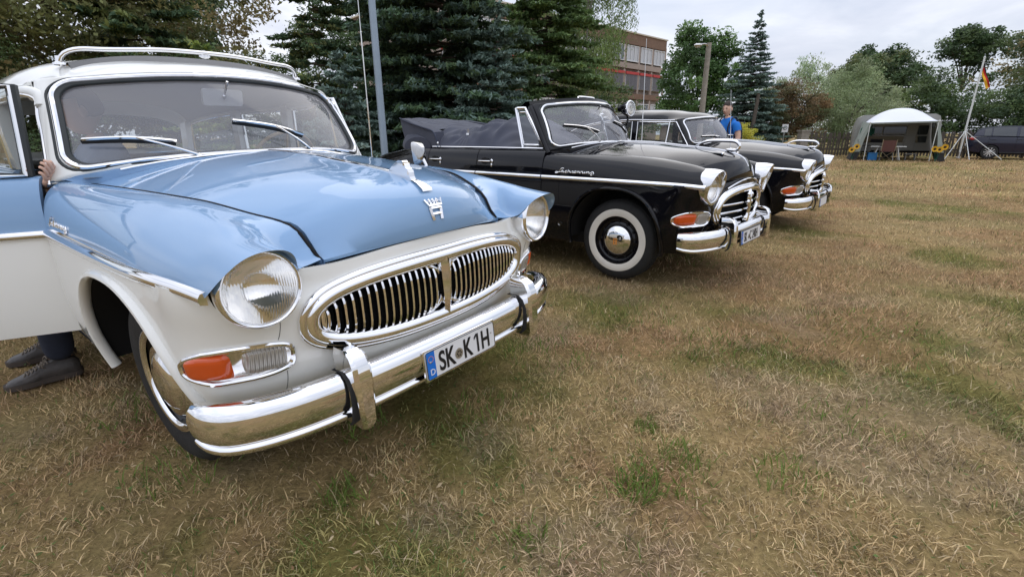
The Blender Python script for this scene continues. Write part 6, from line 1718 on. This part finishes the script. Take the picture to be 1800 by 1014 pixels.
mb = MB(); mb.box((0, 0, .27), (.40, .28, .03)); mb.build('stool_top', [M['greychair']], st_, smooth=False)
for s_ in (-1, 1):
    mb = MB(); mb.box((s_ * .17, 0, .13), (.03, .26, .26)); mb.build('leg', [M['greychair']], st_, smooth=False)
ja = empty('hanging_jacket', tw(-1.10, 1.6, 1.55), (0, 0, TA)); tag(ja, 'dark green jacket hanging on the caravan window', 'jacket')
mb = MB(); mb.grid(np.array([[(x_, -.04 * (1 - (x_ / .2)**2) - .05, -.50 * f) for x_ in np.linspace(-.10 - .12 * f**.5, .10 + .12 * f**.5, 9)] for f in np.linspace(0, 1, 7)])); mb.build('coat_body', [M['green']], ja)
for s_ in (-1, 1):
    mb = MB(); mb.tube([(s_ * .10, -.04, -.04), (s_ * .22, -.05, -.18), (s_ * .25, -.04, -.42)], [.05, .055, .04], 8); mb.build('sleeve', [M['green']], ja)
def sunflower(loc, hs, label):
    s_ = empty('sunflower_bunch', loc, (0, 0, TA)); tag(s_, label, 'flowers', 'sunflowers tied to the awning poles')
    for dx_, dz_ in hs:
        mb = MB(); mb.tube([(0, 0, 0), (dx_ * .5, -.01, dz_ * .6), (dx_, -.03, dz_)], .009, 5); mb.build('stem', [M['green']], s_)
        mb = MB()
        for k in range(14):
            an = 2 * PI * k / 14; c = np.array([dx_ + .085 * math.cos(an), -.045, dz_ + .085 * math.sin(an)]); t_ = np.array([math.cos(an), -.25, math.sin(an)]) * .055; w__ = np.array([-math.sin(an), 0, math.cos(an)]) * .024
            mb.add([c - t_, c + w__, c + t_, c - w__], [(0, 1, 2, 3)])
        mb.build('petals', [M['petal']], s_, smooth=False)
        mb = MB(); mb.ball((dx_, -.05, dz_), (.05, .02, .05), 10, 6); mb.build('seed_head', [M['seedhead']], s_)
sunflower(tw(-1.62, -.05), ((-.07, .46), (.10, .60)), 'pair of sunflowers at the left front corner of the awning')
sunflower(tw(1.36, -.08), ((-.10, .52), (.06, .50), (.22, .60)), 'three sunflowers tied to the right front pole of the awning')
# flagpole
FP = np.array([21.15, 23.75, 0])
fp = empty('flag_pole', tuple(FP)); tag(fp, 'white flagpole with guy ropes between the awning and the blue hatchback', 'flagpole')
mb = MB(); mb.tube([(0, 0, 0), (0, 0, 4.35)], [.042, .034], 10); mb.ball((0, 0, 4.37), .045, 8, 6); mb.build('mast', [M['tubewhite']], fp)
for gx_, gy_ in ((-1.25, -.7), (.95, -1.15), (1.3, .4), (-.55, -1.2)):
    mb = MB(); mb.tube([(0, 0, 1.25), (gx_, gy_, .01)], .016, 5); mb.build('guy_strut', [M['tubewhite']], fp)
mb = MB(); mb.lathe([(0, .10), (.06, .10), (.08, .05), (.3, .05)], 12, axis='z'); mb.build('ground_socket', [M['steel']], fp)
fl_ = empty('national_flag', tuple(FP + np.array([0, 0, 3.9])), (0, 0, rad(-35))); tag(fl_, 'limp black red and gold flag hanging from the flagpole', 'flag')
fm = [mat('flag_black', (.02, .012, .015), .8), mat('flag_red', (.50, .02, .02), .8), mat('flag_gold', (.80, .45, .03), .8)]
for k in range(3):
    U_, V_ = np.meshgrid(np.linspace(0, 1, 12), np.linspace(k / 3, (k + 1) / 3, 6), indexing='ij')
    x_ = .05 + U_ * (.42 + .10 * np.sin(V_ * 3)) * (1 - .30 * V_); y_ = -.05 * np.sin(U_ * 9 + V_ * 4); z_ = -V_ * .62 - U_ * (.95 - .25 * V_)
    z_ = .22 - V_ * .42 - U_ * (.95 - .30 * V_)
    mb = MB(); mb.grid(np.stack([x_ * .9, y_, z_], -1)); mb.build('flag_stripe', [fm[k]], fl_)

# ------------------------------------------------------------------ people
M['skin'] = mat('skin', (.68, .43, .32), .5, noise=(14, .06))
M['hairdark'] = mat('dark_hair', (.030, .018, .012), .6)
M['hairgrey'] = mat('grey_hair', (.16, .13, .12), .7)
M['tshirt'] = mat('blue_tshirt', (.015, .18, .62), .8, noise=(12, .12))
M['jeans'] = mat('dark_jeans', (.025, .032, .055), .85, noise=(25, .2))
M['shirtgrey'] = mat('pale_blue_shirt', (.16, .24, .36), .8)
M['pack'] = mat('navy_backpack', (.012, .018, .05), .7)
M['shoe'] = mat('worn_shoe_leather', (.050, .042, .037), .42, noise=(22, .5), bump=(60, .2))
M['shoelace'] = mat('shoelace', (.20, .165, .13), .8)
M['sole'] = mat('shoe_sole', (.075, .06, .05), .8)
M['eye'] = mat('eye_dark', (.02, .015, .012), .2)
M['lip'] = mat('lips', (.38, .16, .13), .5)
def skin_mesh(V, E, R, sub=2):
    me = D.meshes.new('skeleton'); me.from_pydata([tuple(v) for v in V], E, [])
    ob = D.objects.new('skeleton', me); COL.objects.link(ob)
    md = ob.modifiers.new('skin', 'SKIN'); md.use_smooth_shade = True; md.branch_smoothing = .6
    for i, r_ in enumerate(R):
        sv = me.skin_vertices[0].data[i]; sv.radius = (r_, r_) if np.isscalar(r_) else r_; sv.use_root = (i == 0)
    s2 = ob.modifiers.new('sub', 'SUBSURF'); s2.levels = sub; s2.render_levels = sub
    bpy.context.view_layer.update(); dg = bpy.context.evaluated_depsgraph_get()
    m2 = D.meshes.new_from_object(ob.evaluated_get(dg)); n_ = len(m2.vertices); co = np.zeros(n_ * 3, dtype=np.float32); m2.vertices.foreach_get('co', co)
    F = [tuple(p.vertices) for p in m2.polygons]; D.objects.remove(ob); D.meshes.remove(me); D.meshes.remove(m2)
    return co.reshape(-1, 3), F
def head_parts(c, fwd, up, s=1.0):
    """returns (skin V,F), hair MB, eyes MB, mouth MB for a head centred at c"""
    f = unit(np.array(fwd, float)); u_ = np.array(up, float); l_ = unit(np.cross(u_, f)); u_ = np.cross(f, l_); B_ = np.stack([f, l_, u_], 1)
    t = np.linspace(.02, PI - .02, 26); p_ = np.linspace(0, 2 * PI, 36, endpoint=False); T_, P_ = np.meshgrid(t, p_, indexing='ij')
    x = np.sin(T_) * np.cos(P_); y = np.sin(T_) * np.sin(P_); z = np.cos(T_)
    X = x * .096; Y = y * .076; Z = z * .118
    jaw = smoothstep(.1, -.9, z); Y *= 1 - .30 * jaw; X *= np.where(x > 0, 1 - .04 * jaw, 1 - .42 * jaw)
    g = lambda y0, z0, sy, sz: np.exp(-((y - y0) / sy)**2 - ((z - z0) / sz)**2) * (x > 0)
    X += .026 * g(0, -.20, .16, .16) + .013 * g(0, .02, .12, .22) + .006 * g(0, .22, .6, .09) - .010 * (g(.36, .06, .18, .10) + g(-.36, .06, .18, .10)) + .007 * g(0, -.50, .30, .08) + .011 * g(0, -.82, .35, .14)
    mb = MB(); mb.grid(np.stack([X, Y, Z], -1), cv=True)
    for q in (-1, 1): mb.ball((-.008, q * .076, -.006), (.020, .010, .032), 10, 7)
    V, F, _ = mb.arrays(); V = V * s @ B_.T + np.array(c)
    hr = MB(); hm = [(i, j) for i in range(26) for j in range(36)]
    H_ = np.stack([X, Y, Z], -1) * (1.06 + .07 * np.clip(z, 0, 1))[..., None] + np.array([-.003, 0, .005]); keep = (z > .44 - .12 * np.abs(y)) | ((x < .15) & (z > -.35)) 
    Vh = H_.reshape(-1, 3); Fh = []
    kf = keep.ravel()
    for i in range(25):
        for j in range(36):
            q = (i * 36 + j, (i + 1) * 36 + j, (i + 1) * 36 + (j + 1) % 36, i * 36 + (j + 1) % 36)
            if all(kf[k] for k in q): Fh.append(q)
    rj = np.random.default_rng(5); Vh = Vh + rj.normal(size=Vh.shape) * .0022
    hr.add(Vh * s @ B_.T + np.array(c), Fh)
    ey = MB()
    for q in (-1, 1): ey.ball(np.array(c) + B_ @ (np.array([.079, q * .029, .008]) * s), .0105 * s, 8, 6)
    br_ = MB()
    for q in (-1, 1): br_.tube([np.array(c) + B_ @ (np.array([.090 - .012 * k, q * (.014 + .026 * k), .028 + .003 * k]) * s) for k in (0, .5, 1)], .0045 * s, 5)
    mo = MB(); mo.tube([np.array(c) + B_ @ (np.array([.096 - .010 * abs(k), .022 * k, -.060]) * s) for k in (-1, -.4, .4, 1)], .0048 * s, 5)
    return (V, F), hr, ey, br_, mo
def hand_mb(mb, w, d, side, s=1.0, curl=.6):
    """palm and five bent fingers; w wrist, d direction of the fingers, side direction of the thumb"""
    d = unit(np.array(d, float)); sd = unit(np.array(side, float)); nrm = np.cross(d, sd); w = np.array(w, float)
    pm_ = [w + d * (.02 * k) * s for k in range(5)]
    for k in range(4):
        o = w + sd * ((.030 - .020 * k) * s)
        mb.tube([w + sd * ((.018 - .012 * k) * s), o + d * .05 * s, o + d * .085 * s], [.013 * s, .0135 * s, .011 * s], 8)
        Lf = (.072, .082, .076, .058)[k] * s; a = 0; p_ = o + d * .085 * s; pts = [p_]
        for q in range(3):
            a += curl * (.5 + .25 * q); p_ = p_ + (d * math.cos(a) + nrm * math.sin(a)) * Lf * (.45, .32, .23)[q]; pts.append(p_)
        mb.tube(smooth_path(pts, 8), np.linspace(.0098, .0070, 8) * s, 8)
    pts = [w + sd * .018 * s + d * .02 * s, w + sd * .045 * s + d * .05 * s, w + sd * .055 * s + d * .08 * s + nrm * .012 * s, w + sd * .05 * s + d * .105 * s + nrm * .025 * s]
    mb.tube(smooth_path(pts, 8), np.linspace(.013, .0085, 8) * s, 8)
def shoe(parent, toe, heel, name='shoe', w=.047):
    toe = np.array(toe, float); heel = np.array(heel, float); L = np.linalg.norm(toe - heel); f = (toe - heel) / L; s_ = np.array([-f[1], f[0], 0])
    xs_ = np.linspace(0, 1, 22)
    hw = pchip([0, .06, .25, .45, .68, .88, .97, 1], [.45, .72, .80, .78, 1.0, .86, .52, .2], xs_) * w
    ht = pchip([0, .05, .25, .42, .60, .80, .95, 1], [.085, .105, .112, .108, .080, .056, .040, .022], xs_)
    o_ = empty(name, parent=parent); mb = MB(); rows = []
    for x_, h_, z_ in zip(xs_, hw, ht):
        rows.append([heel + f * L * x_ + s_ * (h_ * k) + np.array([0, 0, .024 + (z_ - .024) * q]) for k, q in ((-1, 0), (-1.02, .30), (-.88, .65), (-.5, .93), (0, 1.0), (.5, .93), (.88, .65), (1.02, .30), (1, 0))])
    mb.grid(np.array(rows)); mb.build('shoe_upper', [M['shoe']], o_)
    ring = [heel + f * L * (x_ * 1.03 - .015) - s_ * h_ * 1.10 for x_, h_ in zip(xs_, hw)] + [heel + f * L * (x_ * 1.03 - .015) + s_ * h_ * 1.10 for x_, h_ in zip(xs_[::-1], hw[::-1])]
    mb = MB(); mb.prism(np.array(ring) + np.array([0, 0, .002]), (0, 0, 0), (0, 0, .027)); mb.build('shoe_sole', [M['sole']], o_, sharp=50)
    mb = MB()
    for k in range(6):
        x_ = .40 + .055 * k; z_ = float(np.interp(x_, xs_, ht)); h_ = float(np.interp(x_, xs_, hw)) * .58
        a_, b_ = heel + f * L * x_, heel + f * L * (x_ + .05); mb.tube([a_ - s_ * h_ + np.array([0, 0, z_ * .90 + .003]), (a_ + b_) / 2 + np.array([0, 0, z_ + .006]), b_ + s_ * h_ + np.array([0, 0, z_ * .88 + .001])], .0033, 5); mb.tube([a_ + s_ * h_ + np.array([0, 0, z_ * .90 + .003]), (a_ + b_) / 2 + np.array([0, 0, z_ + .005]), b_ - s_ * h_ + np.array([0, 0, z_ * .88 + .001])], .0033, 5)
    for q in (-1, 1): mb.tube(smooth_path([heel + f * L * .40 + np.array([0, 0, .115]), heel + f * L * .43 + s_ * q * .035 + np.array([0, 0, .125]), heel + f * L * .47 + s_ * q * .050 + np.array([0, 0, .095]), heel + f * L * .44 + s_ * q * .04 + np.array([0, 0, .085])], 10), .003, 5)
    mb.build('laces', [M['shoelace']], o_)
def garment(parent, v, F, V, E, R, bones, name, m_, off=.012, lim=None):
    """the body surface over the given bones, lifted off along its normals"""
    v = np.asarray(v, float); V = np.asarray(V, float); N = np.zeros_like(v)
    for f in F:
        p_ = v[list(f)]; n_ = np.cross(p_[1] - p_[0], p_[2] - p_[0])
        for k in f: N[k] += n_
    N = unit(N); best = np.full(len(v), 9.); bi = np.full(len(v), -1); bt = np.zeros(len(v))
    for k, (a_, b_) in enumerate(E):
        d = V[b_] - V[a_]; t = np.clip(((v - V[a_]) @ d) / (d @ d), 0, 1); r_ = (np.mean(R[a_]) * (1 - t) + np.mean(R[b_]) * t)
        ds = np.linalg.norm(v - V[a_] - t[:, None] * d, axis=1) / r_
        q = ds < best; best[q] = ds[q]; bi[q] = k; bt[q] = t[q]
    ok = np.zeros(len(v), bool)
    for k, tm in bones.items(): ok |= (bi == k) & (bt <= tm)
    Fk = [f for f in F if all(ok[k] for k in f)]
    return raw_mesh(name, v + N * off, Fk, [m_], parent, None, True, None)

# --- the man in the blue T-shirt, standing beyond the sedan
mn = empty('person', (4.03, 9.55, 0), (0, 0, rad(207))); tag(mn, 'man in a bright blue T-shirt with a backpack standing behind the black sedan', 'person'); mn.scale = (1.05,) * 3
sk = [(0, 0, .90), (.01, 0, 1.06), (0, 0, 1.22), (-.01, 0, 1.36), (.012, 0, 1.425), (.02, 0, 1.47)]
ar = lambda q: [(-.005, q * .17, 1.345), (-.03, q * .235, 1.09), (.10, q * .245, .885)]
V = sk + ar(1) + ar(-1) + [(0, .09, .86), (.03, .10, .48), (0, .10, .09)] + [(0, -.09, .86), (.0, -.10, .48), (-.04, -.10, .09)]
E_ = [(0, 1), (1, 2), (2, 3), (3, 4), (4, 5), (3, 6), (6, 7), (7, 8), (3, 9), (9, 10), (10, 11), (0, 12), (12, 13), (13, 14), (0, 15), (15, 16), (16, 17)]
R = [.130, .122, .140, .105, .058, .054, .066, .048, .031, .066, .048, .031, .095, .062, .042, .095, .062, .042]
v, F = skin_mesh(V, E_, R); mb = MB(); mb.add(v, F)
(hv, hf), hr, ey, eb, mo = head_parts((.045, 0, 1.575), (1, .18, -.10), (.1, 0, 1), .98); mb.add(hv, hf)
for q in (-1, 1): hand_mb(mb, (.10, q * .245, .885), (.55, -.1 * q, -.8), (.8, 0, .5), 1.0, .5)
mb.build('body', [M['skin']], mn, sharp=None)
hr.build('hair', [M['hairdark']], mn, sharp=None); ey.build('eyes', [M['eye']], mn); eb.build('eyebrows', [M['hairdark']], mn); mo.build('mouth', [M['lip']], mn)
garment(mn, v, F, V, E_, R, {0: 1, 1: 1, 2: 1, 3: .55, 5: 1, 6: .62, 8: 1, 9: .62}, 'tshirt', M['tshirt'], .016)
garment(mn, v, F, V, E_, R, {11: 1, 12: 1, 13: 1, 14: 1, 15: 1, 16: 1}, 'trousers', M['jeans'], .012)
shoe(mn, (.20, .11, 0), (-.08, .09, 0)); shoe(mn, (.16, -.12, 0), (-.12, -.10, 0))
bpk = empty('backpack', (4.03, 9.55, 0), (0, 0, rad(207))); tag(bpk, 'navy backpack worn by the man in the blue T-shirt', 'backpack'); bpk.scale = (1.05,) * 3
mb = MB(); mb.ball((-.20, 0, 1.17), (.10, .15, .23), 16, 10); mb.build('pack_bag', [M['pack']], bpk)
mb = MB(); mb.ball((-.285, 0, 1.08), (.05, .11, .11), 12, 8); mb.build('front_pocket', [M['pack']], bpk)
for q in (-1, 1):
    mb = MB(); mb.tube(smooth_path([(-.14, q * .10, 1.36), (-.02, q * .115, 1.445), (.10, q * .12, 1.34), (.125, q * .125, 1.2), (.06, q * .165, 1.06), (-.12, q * .15, 1.0)], 20), .018, 6, flat=.5); mb.build('strap', [M['pack']], bpk)

# --- the person seated sideways in the open front doorway of the wagon (car space of the wagon)
st = empty('person', wag.location, wag.rotation_euler); tag(st, 'person in jeans and worn lace shoes sitting in the open door of the wagon', 'person')
V = [(-1.34, -.42, .76), (-1.33, -.44, .92), (-1.31, -.46, 1.08), (-1.29, -.47, 1.18), (-1.285, -.485, 1.225), (-1.285, -.50, 1.27),
     (-1.12, -.48, 1.15), (-1.0, -.70, .98), (-.83, -.80, 1.05), (-1.47, -.48, 1.15), (-1.58, -.62, .95), (-1.52, -.80, .76),
     (-1.25, -.48, .70), (-1.25, -.88, .62), (-1.26, -.90, .12), (-1.44, -.48, .70), (-1.56, -.86, .62), (-1.60, -.86, .12)]
E2 = [(0, 1), (1, 2), (2, 3), (3, 4), (4, 5), (3, 6), (6, 7), (7, 8), (3, 9), (9, 10), (10, 11), (0, 12), (12, 13), (13, 14), (0, 15), (15, 16), (16, 17)]
R2 = [.135, .125, .135, .10, .056, .053, .064, .046, .031, .064, .046, .031, .095, .072, .056, .095, .072, .056]
v, F = skin_mesh(V, E2, R2); mb = MB(); mb.add(v, F)
(hv, hf), hr, ey, eb, mo = head_parts((-1.29, -.52, 1.375), (-.2, -1, -.12), (0, .05, 1), .98); mb.add(hv, hf)
hand_mb(mb, (-.825, -.80, 1.055), (.45, .02, .35), (.2, .4, .6), .85, .8); hand_mb(mb, (-1.52, -.80, .76), (.1, -.9, -.2), (.6, 0, .1), 1.0, .4)
mb.build('body', [M['skin']], st, sharp=None)
hr.build('hair', [M['hairgrey']], st, sharp=None); ey.build('eyes', [M['eye']], st); eb.build('eyebrows', [M['hairgrey']], st); mo.build('mouth', [M['lip']], st)
garment(st, v, F, V, E2, R2, {0: 1, 1: 1, 2: 1, 3: .6, 5: 1, 6: 1, 7: .25, 8: 1, 9: 1, 10: .3}, 'shirt', M['shirtgrey'], .014)
garment(st, v, F, V, E2, R2, {11: 1, 12: 1, 13: 1, 14: 1, 15: 1, 16: 1}, 'jeans', M['jeans'], .012)
shoe(st, (-1.312, -1.135, .016), (-1.252, -.835, .016), w=.054); shoe(st, (-1.70, -1.08, .018), (-1.60, -.80, .016), w=.054)
